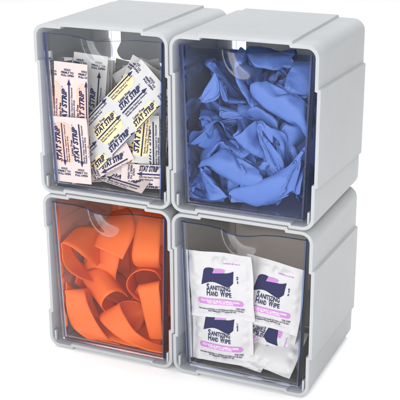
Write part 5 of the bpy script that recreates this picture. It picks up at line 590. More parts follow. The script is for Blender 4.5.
[[312,-6,-15,-9,2,-6,-16,-21,-23,-25,-25,-25,-25,-21,-5,3,8,-9,13,23,25,24,25,24,22,20,11,-2,1,14,6,-10,-13,-10,4,0,-16,-21,-24,-22,-23,-24,-24,-20,-5,0,-5,16,24,25,24,19,21,22,19,8,-7,0,12,13,-20,-10,-5,-2,9,0,-15,-18,-19,-17,-22,-26,-24,-21,-11,-1,-2,9,16,22,24,25,21,16,13,12,9,-4,-9,2,6,-25,5,7,4,-4,-10,-9,-8,-17,-21,-24,-23,-20,-15,-4,0,7,20,23,25,22,17,10,1,7,6,1,-3,-7,-6,-14,6,6,1,1,-3,1,-3,-14,-20,-24,-24,-23,-14,0,6,17,23,23,21,18,11,2,-4,-5,-7,-4,-12,-18,14,3,9,12,9,0,-8,-17,-18,-18,-22,-24,-9,0,4,17,22,18,16,16,13,7,-5,-11,-12,-7,-8,9,0,16,-7,17,-7,9,-1,-7,7,-17,9,-21,9,-18,6,-15,1,-15,0,-13,-4,-10,-8,-8,-5,20,14,11,10,10,6,7,9,11,11,5,-8,-10,17,6,-8,-12,-9,-6,-3,-5,-9,-10,-10,-12,-16,-13,7,0,17,13,7,9,12,13,8,3,5,6,12,5,-16,11,15,-4,-11,-8,-5,-7,-10,-15,-13,-6,-4,-5,-11,-10,0,3,12,-3,2,6,10,6,2,2,4,9,11,11,11,10,11,9,-7,13,4,-8,-13,-12,-10,-11,-8,-6,-3,-4,-3,-4,-7,-5,-1,-1,5,32,-16,3,-2,-1,0,-5,6,6,4,5,4,5,6,8,8,9,12,12,4,22,-5,-13,-13,-10,-9,-8,-6,-5,-5,-5,-5,-5,-5,5,1,4,0,-2,9,31,-18,3,-6,3,0,-9,-7,-2,3,5,5,6,5,6,7,7,10,13,17,17,21,-20,-18,-15,-13,-11,-8,-7,-6,-5,-5,-5,-2,8,13,13,-5,3,1,-2,18,17,-16,21,-19,15,-15,-10,-24,-9,7,-7,9,-4,14,-7,17,-13,18,-14,17,-11,18,-10,20,-9,22,-7,15,24,-11,22,-9,17,14,-5,-10,-27,-6,-10,-9,-8,-6,-5,-8,-12,-10,5,1,30,12,2,-9,13,-34,-5,-4,6,20,4,7,8,10,0,6,31,-15,22,7,18,21,-20,-13,-1,-19,-14,-16,-4,13,-9,1,-10,-9,-11,-19,1,5,14,0,-6,6,11,19,9,4,10,-5,-14,12,23,24,3,14,18,14,-16,-12,0,-27,-20,-19,-6,6,27,-8,-8,-3,-33,-10,-1,6,9,-1,0,15,34,2,6,8,5,-41,0,13,15,18,25,-3,11,19,10,-10,-13,-3,-24,-21,-17,-2,43,-9,-7,-1,-45,-11,-5,4,13,-6,0,14,56,0,5,8,7,-53,0,8,14,18,22,8,8,-52,-9,-1,56,-9,-7,0,-66,-15,-4,2,2,13,-5,2,18,80,-10,7,4,15,-75,0,7,12,10,4,-12,1,-12,-3,90,7,-23,17,-25,20,-12,-93,-12,-5,5,8,6,113,14,4,-3,-103,11,8,1,97,-11,9,3,-189,-13,-23,-22,-20,-19,-22,-20,-11,-8,-9,-10,-3,-2,-4,0,-9,8,4,8,12,9,9,19,21,18,15,20,23,2,-21,-22,-18,-12,-13,-19,-16,-10,-12,-14,-9,-11,-9,-8,13,12,15,17,12,16,14,7,10,19,21,21,-14,-10,-13,-20,-20,-8,-2,-10,-16,-19,-17,-13,-13,-9,1,14,13,14,19,18,8,1,5,19,19,9,9,-21,-5,-8,-18,-17,-5,-1,-5,-17,-17,-15,-15,-5,-1,8,17,18,17,7,-4,4,15,18,7,2,8,-21,-3,0,-8,-18,-14,2,3,-11,-18,-17,-12,-2,4,14,16,14,0,-4,10,18,10,-2,0,-11,-4,4,0,-13,-17,-6,4,-2,-14,-15,-3,3,-3,6,14,4,-5,3,16,15,5,-4,2,7,4,-12,0,-5,-4,6,-6,-2,-10,-8,-10,-3,-1,0,-4,5,-9,4,-6,-1,6,-2,0,4,0,-1,3,3,-1,9,15,5,11,14,14,11,-11,-14,-17,-13,-9,-12,-2,3,-1,-2,-3,-6,3,4,3,2,0,3,4,9,13,18,18,15,15,-14,-18,-18,-14,-9,-5,-3,-2,-1,-1,-3,-1,-3,14,3,5,3,2,2,1,1,3,4,4,8,12,15,18,18,-15,-13,-9,-6,-5,-4,-3,-4,-2,-2,-3,-5,-8,-2,-1,18,0,2,1,-3,12,7,4,4,4,4,5,5,5,7,8,10,30,-9,-9,-8,-7,-7,-7,-5,-5,-5,-4,-7,-12,0,-4,-1,24,-6,1,3,3,11,5,5,6,5,6,8,9,11,9,10,22,-10,-12,-10,-10,-8,-6,-7,-6,-5,-5,-7,-4,-2,-1,1,39,-18,22,-24,18,-16,-9,20,-6,17,-11,12,-9,9,-4,12,-5,12,-7,12,-8,14,-7,14,-6,11,18,-4,17,-8,26,-9,-33,-1,-9,-11,-6,-10,-5,4,0,-14,6,14,2,-3,9,4,25,7,29,11,18,-14,-32,-2,-15,-11,-8,-8,-9,9,11,-8,23,7,7,3,10,42,13,14,-7,-49,-9,-12,11,-8,-28,-3,4,10,32,10,5,-24,16,9,39,12,11,-10,-44,-15,24,-7,-50,-1,7,5,56,7,6,-41,13,9,6,-9,39,-7,-68,1,-10,17,2,73,8,4,-56,13,7,4,-3,-9,86,-22,17,-25,19,-107,-7,137,5],
[44,3,4,4,7,6,1,-5,-5,-4,-3,-2,-2,0,0,0,4,3,1,1,2,2,4,5,5,2,-6,-8,-7,-4,-7,9,6,5,9,10,2,-1,-4,-5,-3,-2,-2,-1,-3,-3,17,3,3,2,1,3,3,1,-2,-8,-10,-8,-8,-10,2,5,10,9,10,10,4,3,2,0,-1,-2,-2,-5,-6,-15,17,13,8,5,2,0,0,-5,-6,-6,-8,-10,-11,-12,-9,4,11,13,11,6,8,11,10,4,4,-2,-5,-6,-4,-10,18,8,6,4,3,-1,-7,-10,-13,-12,-10,-6,-11,-13,-6,5,10,12,7,12,13,14,14,10,5,-1,-2,-3,-4,25,-6,3,-1,-1,-3,-8,-12,-15,-14,-15,-12,-10,-10,5,3,12,13,15,15,15,14,9,8,6,4,0,8,27,-14,-2,-5,-8,-11,-10,-12,-13,-15,-17,-15,-15,-10,8,-1,8,6,6,7,7,9,6,10,3,10,2,8,7,6,11,3,12,3,13,-2,17,-9,19,0,10,-16,-18,-17,-18,-18,-17,-14,-14,-13,-13,-10,0,0,7,13,13,15,16,15,17,19,19,18,19,15,-8,50,-19,-21,-19,-20,-19,-18,-16,-15,-16,-16,-15,-14,-12,-4,6,3,9,15,15,14,15,14,14,16,19,20,20,17,16,23,11,5,-19,-19,-17,-13,-16,-17,-16,-16,-16,-13,-14,-13,-14,-15,-13,-5,5,3,11,14,13,14,14,12,13,12,10,13,15,14,16,20,22,25,44,-21,-18,-24,-22,-21,-19,-14,-16,-13,-12,-9,-10,-11,-12,-11,-12,-12,-13,-4,2,1,9,9,10,10,10,11,12,12,12,14,15,27,22,4,19,26,27,45,44,-21,-20,-27,-31,-27,-20,-58,-12,-15,-14,-13,-13,-13,-12,-11,-10,-9,-7,-6,1,-13,1,5,6,5,9,10,12,12,14,13,12,13,16,99,16,1,26,27,29,42,-7,-16,-11,-19,-9,-18,-20,-157,-9,-22,12,-18,9,-15,4,-14,0,-15,0,-15,2,-14,4,-10,3,-4,1,-5,-9,1,-12,7,-2,-10,-5,9,25,-8,4,4,8,11,14,14,7,-1,6,24,202,24,41,15,-34,-269,-16,-6,2,10,-18,-15,-6,-2,-18,-8,3,-2,-13,-10,-1,-11,2,9,14,-2,1,5,12,5,23,-5,9,15,1,-13,2,16,-15,-11,-4,5,9,7,-11,-8,-2,5,-39,-11,-1,-5,-13,-7,-3,-7,3,4,11,7,3,8,10,10,28,-3,5,15,-17,-12,0,6,-16,-2,-1,8,35,-11,-10,-5,2,-26,-12,-13,-6,-1,-8,-7,-9,-4,-4,1,6,9,12,3,11,16,30,-1,8,15,-45,-4,-3,1,-19,3,2,6,60,-11,-12,-6,1,-25,-11,-14,-8,-3,-13,-5,-4,24,12,15,31,0,10,15,-72,1,-5,-2,-1,-11,1,6,-1,84,-11,-11,-7,1,-31,-10,-13,-8,0,-2,1,0,10,13,39,-2,2,6,9,3,11,-92,-3,-3,-2,0,3,96,-13,-12,-2,-53,-8,-4,-1,69,21,-5,-8,-92,0,0,1,0,2,3,4,7,8,6,-2,-10,-10,-5,0,6,8,11,9,-3,-7,-8,-6,-5,-4,-4,0,0,2,0,0,3,7,8,7,7,9,4,-6,-12,-9,-4,11,6,9,10,5,-5,-9,-10,-12,-8,-3,-1,-3,1,6,6,2,2,10,14,13,8,-2,-8,-10,-8,-2,15,4,9,9,5,-4,-14,-15,-12,-3,-2,-9,-10,7,13,11,1,5,13,16,14,1,-8,-9,-6,0,16,2,8,8,2,-13,-17,-14,-5,-3,-10,-15,-11,8,14,16,11,2,7,15,19,10,-4,-8,-4,16,2,7,5,-8,-18,-17,-9,-2,-10,-18,-16,-3,15,17,17,10,3,12,19,16,5,-5,-2,21,-2,2,-2,-15,-20,-15,-6,-10,-16,-16,-17,-1,14,2,13,2,14,2,15,0,12,-4,13,-3,18,1,17,2,17,-3,16,-14,19,-18,21,18,-7,-13,-18,-19,-17,-13,-11,-17,-16,-15,-15,0,14,15,15,16,17,14,17,18,17,18,14,6,16,-14,-19,-17,-18,-18,-17,-18,-18,-15,-15,-18,3,14,15,15,17,19,18,18,18,19,19,18,14,10,19,-9,-10,-15,-19,-18,-19,-18,-16,-15,-17,-17,-16,-16,-15,-1,17,16,14,13,15,14,15,15,17,17,18,15,11,14,14,19,-17,-16,-22,-11,-10,-14,-16,-16,-14,-14,-13,-14,-12,-11,-12,-15,-4,15,10,10,10,11,12,14,13,14,15,13,45,18,24,23,48,-27,-28,-29,-84,-8,-14,-13,-13,-13,-12,-10,-10,-9,-9,-10,-14,12,10,10,10,10,9,11,13,12,13,8,118,29,29,26,32,-14,-12,-16,-12,-16,-180,-14,15,-16,10,-17,7,-17,5,-16,3,-16,4,-16,4,-15,4,-15,4,-10,-14,5,-16,6,-17,11,16,13,10,9,12,9,10,8,5,-4,-17,6,-2,-13,-8,-11,-18,-12,-17,-8,-12,9,12,15,5,28,8,10,-3,-16,5,-3,8,-3,-9,-33,-12,-23,-9,-9,7,22,12,7,40,7,-17,-1,-19,4,33,-5,-11,-39,-10,-10,-17,-8,-11,8,27,13,48,10,-43,-2,-16,4,57,-8,-11,-36,-12,-12,1,14,49,10,-62,-4,-7,-9,7,78,-7,-12,-44,-10,-12,-1,-2,13,54,4,8,7,3,-94,-4,91,-12],
[114,-6,-11,-8,-10,-8,-2,-2,-3,-2,4,3,1,6,17,12,3,-28,-11,1,-3,-3,-1,3,2,4,9,12,10,11,8,10,-9,-15,-11,-10,-9,-8,-3,-1,-1,4,-1,2,19,18,-27,-12,-1,0,-1,5,5,9,12,11,8,12,16,-2,11,6,-10,-12,-7,-10,-14,-15,-12,-11,-3,1,2,9,17,16,6,-20,-16,-9,-4,1,7,14,17,19,16,11,6,7,-3,11,3,-4,-12,-18,-19,-17,-14,-10,-7,3,7,9,8,16,0,-18,-7,-4,-2,3,12,12,13,17,17,18,11,3,-5,9,6,-7,-15,-15,-16,-15,-13,-14,-10,-6,-3,5,26,3,-21,-10,5,9,12,13,14,14,14,13,12,13,1,23,-11,-10,-11,-10,-12,-13,-14,-14,-15,-16,-10,5,23,6,-20,-8,8,13,17,17,16,14,10,10,11,11,24,16,-21,9,-20,6,-19,9,-18,9,-17,3,-18,1,-19,4,-20,6,-21,8,-21,7,-19,7,-12,12,11,-4,8,15,15,14,14,14,16,14,12,10,14,15,5,-12,-11,-12,-15,-16,-17,-15,-15,-15,-14,-11,-3,2,-8,17,2,9,12,14,15,14,16,17,16,16,13,14,2,18,0,-13,-14,-16,-16,-15,-16,-15,-14,-15,-14,-15,-16,-18,-15,-20,-12,11,18,19,20,20,19,19,18,16,16,15,15,15,14,14,14,18,-11,-15,-14,-14,-16,-17,-18,-19,-21,-23,-21,-21,-21,-20,-17,-18,-10,-5,-2,-2,8,16,18,17,20,22,22,22,23,22,20,20,18,18,17,15,17,6,-12,-17,-18,-19,-20,-21,-20,-20,-21,-21,-21,-22,-22,-20,-16,-13,-11,-6,2,1,-1,-4,3,8,10,15,25,12,21,21,21,21,20,21,20,21,20,19,18,16,-9,-6,-18,-19,-21,-20,-21,-20,-20,-20,-21,-22,-22,-17,-21,1,-12,-10,-8,-4,6,2,-5,14,-8,12,-4,13,11,11,5,17,5,18,2,19,-1,19,-1,20,-2,22,-2,22,-1,22,-3,23,19,-4,24,-4,19,-2,-15,-13,-14,-16,-23,-15,-19,-21,-20,-18,-18,-16,-17,-20,-4,-7,0,-11,-9,17,-1,3,17,17,13,15,18,22,23,16,15,46,-34,27,14,15,-13,-10,-15,-1,-30,-8,-14,-10,-10,-9,-20,-26,-6,-28,-2,-21,-12,-6,11,18,13,-4,23,1,17,20,14,14,13,12,39,4,15,7,-13,-2,-15,-9,-43,-5,-14,-9,9,-14,-19,-22,-9,-14,-1,-18,-22,-5,15,22,7,3,5,19,22,13,0,-3,11,14,-2,42,6,17,6,-10,-7,-14,-5,-54,0,-15,-4,4,-19,-21,-10,6,-2,-18,-25,-5,20,21,3,-13,6,19,21,11,-17,3,10,10,-8,73,8,11,-104,-11,-7,19,-17,-20,-11,15,5,-13,-23,-14,6,21,19,-2,-23,6,16,18,6,-29,6,10,12,7,-18,-13,-23,11,-3,31,-13,2,-19,-3,-13,2,29,-5,-19,-11,13,15,-29,6,20,18,-37,-6,6,17,9,-35,5,15,19,-5,-11,-11,-5,1,6,10,16,19,18,7,-4,-9,-17,-13,21,6,4,0,-13,-18,-17,-10,-2,3,6,9,11,18,-9,-10,-8,-8,-8,0,7,15,14,4,1,6,-11,9,-3,-11,-6,-7,-11,-2,4,7,8,4,6,14,12,-12,-12,-3,-1,-6,-7,-9,-2,8,12,15,10,-10,8,8,-13,-17,-11,1,9,9,6,0,0,8,12,6,-10,-5,1,0,-7,-10,-7,4,14,14,0,-17,7,17,-6,-12,-6,5,7,8,3,-2,4,5,13,8,-10,-3,-4,1,-4,-6,-7,-5,7,8,-11,-9,20,5,-6,3,7,5,5,1,3,2,7,19,-8,-4,-2,-4,-2,-6,-4,-6,-3,-3,-21,-4,19,16,7,7,4,6,5,5,4,0,7,24,14,-23,16,-20,17,-18,16,-21,16,-21,14,-22,12,-19,11,-17,5,-17,1,-16,-3,-16,-5,17,21,19,17,12,11,11,7,3,2,4,8,18,-4,-6,-2,-2,-6,-10,-13,-14,-17,-20,-21,-19,14,23,21,20,18,15,15,9,5,2,2,7,18,-5,-2,-3,-6,-11,-15,-18,-19,-21,-21,-22,-25,-25,-38,22,23,22,21,22,21,21,22,21,18,15,10,5,2,18,-4,-9,-15,-19,-21,-21,-23,-22,-22,-21,-20,-19,-21,-19,-20,-16,9,16,16,18,16,20,20,21,22,22,22,22,22,22,18,14,4,-15,-21,-22,-23,-22,-21,-21,-21,-22,-20,-21,-45,-10,-7,-10,-3,6,12,4,32,21,20,22,21,21,21,21,21,22,22,21,-5,-18,-21,-21,-21,-20,-21,-21,-21,-21,-22,-21,-30,-4,-7,-10,4,-2,12,-2,7,-2,17,3,17,4,18,4,19,1,19,0,20,-2,21,-1,21,0,21,-2,22,20,-4,23,-4,18,-26,-14,-42,-14,-18,-20,-21,-18,-19,-19,-21,-18,-10,11,18,39,19,21,37,14,43,14,-7,-15,-42,-13,-10,-36,-26,-57,-17,-10,12,17,42,21,16,25,14,56,15,-7,-15,-58,-13,-11,-19,-22,-51,-20,-6,17,41,22,19,10,12,12,44,18,-14,-12,-57,-14,-17,-20,-31,-23,-8,19,23,22,17,-5,11,9,-21,-12,2,-20,-17,-18,-15,10,19,7,18,15,-25,11,12,-24,-23,11,22,3,-18,-4,-13,7,-19,11,21]],
[[721,-3,-7,-7,-5,-4,-7,-10,-7,-2,-1,2,5,1,-7,-5,6,1,-1,-7,-6,-2,1,5,11,8,4,5,8,9,9,-9,-12,-12,-10,-6,-4,-9,-11,-3,1,7,9,4,-4,-4,-10,2,-7,-8,-1,2,9,15,7,5,10,13,16,4,4,6,-12,-14,-12,-11,-9,-17,-17,-7,-2,4,7,1,-5,13,-14,-4,4,-1,-10,-3,5,17,19,13,15,16,14,13,-1,2,-2,-12,-17,-19,-17,-15,-19,-17,-1,11,10,-2,0,3,8,-4,-3,-11,-14,-2,15,21,20,16,15,16,14,10,0,-1,-2,-14,-12,-9,-15,-21,-23,-20,-12,6,13,13,14,4,-14,-14,-13,-6,8,15,21,22,19,13,7,11,7,-11,1,-10,-6,-10,-15,-18,-17,-12,-12,-7,8,17,16,-5,-6,-10,-13,3,11,7,7,12,15,13,9,10,8,-18,10,-19,7,-19,7,-19,5,-17,4,-15,1,-14,6,-13,10,-13,9,-9,5,-2,8,-3,12,-8,8,-25,-3,-4,-2,5,7,9,9,10,12,13,11,-5,-9,-6,-11,-12,-11,-11,-8,-8,-7,-2,3,4,10,18,-18,3,-18,-10,-4,2,5,8,8,7,11,10,9,6,10,-22,-7,-2,-4,-6,-9,-6,-5,-4,-6,-6,-3,4,10,8,3,-5,-12,3,1,0,-3,-4,3,5,2,1,0,3,4,4,6,4,-1,-9,7,-2,-9,-8,-5,-3,0,1,3,3,0,1,1,-5,-7,-7,-12,-48,24,12,9,13,7,10,2,2,-1,-5,-2,-2,-1,2,4,9,11,3,-13,-9,12,10,-4,-9,-5,-2,1,1,-2,-1,-1,-5,-14,-10,4,-9,-12,-10,-36,-38,21,14,18,14,10,5,21,12,12,8,5,4,0,-1,0,0,4,4,-10,-18,-20,18,18,8,0,-1,0,2,2,-3,-7,-11,-13,-21,-35,-16,11,-11,-13,-15,-38,-4,20,-12,26,-10,21,8,58,14,-4,21,-6,18,-6,17,-9,15,-12,12,-11,9,-10,8,-10,10,-13,12,-8,-25,11,-28,13,-17,-18,-2,16,32,-6,7,3,1,-3,-3,-4,-8,-14,-17,6,-75,-21,-17,1,3,86,-3,13,16,18,-2,-1,6,3,-3,-7,-6,-2,-17,-10,-12,-22,13,10,12,3,6,10,8,-10,19,-16,-2,17,-25,-12,-18,-2,-16,0,14,14,3,32,-18,-4,7,14,-21,-10,-10,-8,-11,-7,-10,-20,13,2,3,11,12,9,6,12,20,-17,-2,13,-29,-9,-16,-8,-13,3,16,17,25,-6,-3,10,13,-35,-12,-9,-6,-13,-8,-1,-5,-15,-17,6,8,7,2,15,10,8,53,-18,-5,8,-14,-13,-21,-8,-18,9,21,20,10,-6,0,12,12,-62,-5,-10,-8,-19,11,-7,-4,2,8,7,76,-19,-5,7,-9,-8,-21,-19,-4,-3,10,24,7,11,-1,1,10,9,-87,-4,-7,-6,-1,-15,-2,-16,23,9,98,-14,4,-13,5,-11,8,-12,-12,-20,-5,10,15,12,-2,11,15,-113,-16,-3,11,111,-20,2,9,284,0,2,2,0,1,-3,-8,-12,-3,0,-3,-5,-2,-3,-2,-8,4,3,7,5,3,8,13,4,-1,-2,-2,-3,-10,2,7,6,2,-1,-9,-16,-8,-8,-7,-4,-5,-9,-2,14,4,1,5,7,17,18,5,-1,-6,-11,-5,4,-6,9,11,4,-1,-13,-18,-8,-5,-2,-5,-15,-18,0,21,15,8,6,4,9,15,6,-1,-11,-8,5,0,-3,10,10,-1,-13,-10,-7,-10,-9,-13,-14,-10,8,8,8,12,11,12,10,12,7,-6,-12,-1,9,2,-8,3,10,-2,-14,-10,-11,-13,-12,-5,-2,1,1,-2,6,12,10,9,15,13,-1,-5,6,2,-3,-4,0,-11,-15,-14,-9,-6,-6,-1,4,-2,0,-5,0,0,7,13,14,13,11,5,1,-8,-21,17,-24,18,-26,16,-22,12,-19,9,-19,4,-16,5,-6,6,1,4,2,5,-5,6,-13,-6,7,1,-7,-7,-2,6,7,6,6,8,9,-15,-10,-10,-8,-7,-8,-4,4,8,9,6,-1,-8,-7,-1,-6,-8,-7,-6,-3,5,9,9,9,11,-20,-6,-8,-8,-10,-8,0,3,3,5,7,8,5,1,-16,1,-4,-8,-8,-6,-4,-1,-1,-1,4,8,9,7,9,-5,-12,-9,-9,-8,-4,-1,1,0,1,4,6,7,4,1,-2,-34,9,7,7,4,-4,-8,-7,-4,-1,0,1,3,7,10,11,12,-1,-3,-11,-13,-11,-4,-2,-1,-1,1,7,9,-8,-11,-14,-9,-35,10,10,18,36,-8,-2,4,1,2,2,-1,4,13,12,5,-12,10,-6,-12,-2,2,0,-2,-2,-6,-8,-4,-44,-18,-13,-7,-37,17,-10,20,-4,18,75,5,5,10,2,11,-3,12,-6,10,-8,7,-8,3,-5,-2,-1,0,1,4,-18,8,-23,12,-34,14,25,2,6,10,4,0,-8,-13,-16,-18,-19,16,17,27,4,-3,-21,-5,-19,-12,-23,12,19,5,10,24,2,-43,-20,-19,17,11,43,7,-7,-36,-11,-27,-8,-17,2,30,7,8,49,-4,-51,-15,-15,17,44,12,-2,-55,-9,-5,-26,-5,-24,7,28,9,69,-5,-35,-18,-18,21,30,15,0,-76,-9,-7,-16,7,94,-10,-28,-17,-23,4,24,25,12,3,-102,-7,-5,-19,-17,23,106,8,-13,4,-16,-21,-21,34,13],
[112,5,14,18,20,21,19,4,-14,-20,-20,-17,-15,-12,-10,-6,-1,14,13,14,15,18,20,19,3,-16,-21,-21,-18,-16,-13,12,11,16,18,20,20,11,-11,-21,-19,-16,-13,-14,-14,-10,20,14,11,15,19,20,17,0,-17,-19,-18,-16,-14,-12,11,7,8,13,15,17,17,8,-7,-18,-20,-17,-13,-12,-12,-11,5,12,16,13,13,17,17,11,-1,-14,-13,-10,-11,-10,-6,22,3,7,5,7,10,6,-6,-10,-15,-14,-12,-14,-12,-8,4,11,14,12,12,13,7,7,4,-1,-3,-1,-4,-3,-1,16,4,1,0,-5,-6,-6,-4,-3,-7,-13,-13,-13,-10,7,0,11,14,14,11,7,4,5,7,7,4,4,5,25,-15,-6,-3,-4,-8,-6,-6,-11,-11,-12,-13,-13,-2,9,-2,11,11,11,11,13,12,6,7,5,4,5,22,6,-14,-1,-4,1,-5,4,-10,6,-13,5,-14,4,-14,2,-13,2,-12,5,-14,4,-16,-1,-14,-2,-4,17,16,14,8,11,13,10,5,1,-2,-1,9,15,-13,-11,-6,-1,2,0,-5,-9,-11,-9,-11,-14,-10,-8,-2,11,6,9,9,8,9,7,5,4,3,3,5,10,16,-3,-13,-10,-9,-7,-5,-6,-5,-5,-7,-7,-7,-6,-6,-8,-8,-11,-4,5,8,7,4,4,7,8,5,5,5,6,7,10,10,10,14,-14,-7,-11,-9,-9,-8,-7,-6,-5,-6,-7,-6,-4,-5,-5,-5,-5,-4,-15,6,-4,5,5,5,6,4,2,4,6,6,6,6,6,7,7,8,9,10,-17,-6,-9,-8,-7,-6,-6,-5,-6,-6,-5,-3,-1,3,-8,-6,-6,-6,-1,4,-6,5,-7,-2,-1,4,12,5,-2,0,3,3,5,5,5,5,5,6,8,8,10,-14,-5,-9,-9,-7,-5,-4,-5,-5,-4,-4,-3,-1,4,-4,-6,-3,-3,2,3,-2,-6,4,-6,3,-3,2,6,2,-3,-6,6,-5,7,-6,8,-5,9,-6,10,-7,11,-8,13,-9,14,-8,14,9,-1,12,-1,9,2,-7,-8,-7,-10,-17,-6,-2,-3,-2,-1,-3,-1,-2,0,4,-1,-2,1,2,-3,1,-2,0,4,6,-3,1,2,6,-6,2,27,-17,17,10,6,-3,-1,-12,-7,-15,-6,-4,1,3,9,-4,-2,3,-5,-9,-2,3,3,-3,-2,4,7,14,-2,-4,5,3,-24,0,7,19,11,14,4,4,-1,-14,-16,-24,-6,-1,1,4,34,-9,1,7,-26,-8,-1,7,5,-5,-3,11,32,-4,-5,1,5,-44,-4,-1,3,3,24,10,19,7,1,-4,-15,-13,-32,-3,0,3,58,-7,3,9,-41,-6,-3,7,10,-9,-1,9,48,-6,-7,2,6,-74,-1,-1,1,4,37,10,10,-62,0,2,87,-8,4,11,-55,-9,-1,4,6,8,-8,-1,9,68,-14,-6,-3,11,-104,-1,0,3,4,0,-5,0,-2,2,117,6,-14,18,-11,17,-1,-79,-5,2,7,1,-2,91,0,-8,-6,-133,1,2,1,143,10,4,-6,-149,-2,-1,-1,0,0,0,0,0,0,-1,0,0,0,0,0,-1,0,1,3,3,1,1,0,0,0,-1,0,1,8,1,1,1,0,1,0,-2,-2,-5,-5,-4,-2,0,5,2,4,6,6,5,3,2,0,-1,0,-1,-3,14,2,2,1,0,0,-1,-3,-6,-6,-6,-6,-6,-4,9,8,8,6,6,8,6,2,1,0,-1,-1,-4,18,3,1,0,-1,-1,-6,-7,-7,-6,-9,-12,-9,8,15,14,10,8,7,5,6,3,0,-1,-2,-4,20,3,2,0,-3,-7,-5,-5,-8,-13,-16,-17,-2,16,17,18,15,8,0,9,10,2,-1,-3,16,4,3,-2,-10,-12,-4,-3,-16,-19,-18,-19,4,14,17,19,19,13,4,7,13,9,2,-6,13,9,-2,5,-5,1,-10,4,-14,10,-17,12,-20,8,-20,1,-19,0,-19,0,-17,-1,-17,-1,16,19,19,19,19,16,5,-2,1,3,2,-3,-4,-1,0,-3,-2,1,1,-9,-15,-16,-16,-18,-17,13,16,11,12,11,11,7,1,1,2,3,3,-4,-3,-5,-4,-1,-2,-7,-7,-8,-9,-9,-11,-12,-16,-19,14,13,10,8,8,8,7,6,8,5,2,4,5,6,-14,-2,-5,-5,-3,-6,-7,-7,-6,-7,-7,-8,-7,-6,-8,-11,-13,7,5,1,9,4,8,8,6,7,6,7,6,5,3,4,3,-17,-2,-4,-3,-4,-4,-6,-6,-6,-6,-7,-9,-14,-2,1,-5,-7,2,2,-2,8,9,7,8,5,5,6,3,4,3,3,4,-12,-5,-5,-2,-1,-3,-4,-6,-5,-6,-8,-7,-11,2,1,-1,-14,7,-8,8,-7,5,4,-4,11,-6,13,-8,14,-8,14,-10,15,-10,15,-10,14,-11,12,-14,12,4,-8,18,-5,11,-17,-10,-16,3,-2,-5,-3,-3,-5,-4,-2,-4,1,3,2,6,3,-1,7,-1,10,8,-1,-10,-13,4,-5,8,0,-11,-5,4,5,-3,20,2,-1,-23,3,16,12,7,-14,-26,2,-4,39,-1,-26,0,-1,6,29,4,-5,-47,1,-1,24,16,7,-15,-34,1,62,2,-41,-1,6,2,45,2,-6,-74,3,-3,1,0,91,1,-55,2,-2,9,-3,62,1,-7,-102,3,1,0,-2,-1,127,-11,19,-12,16,-87,2,97,-8],
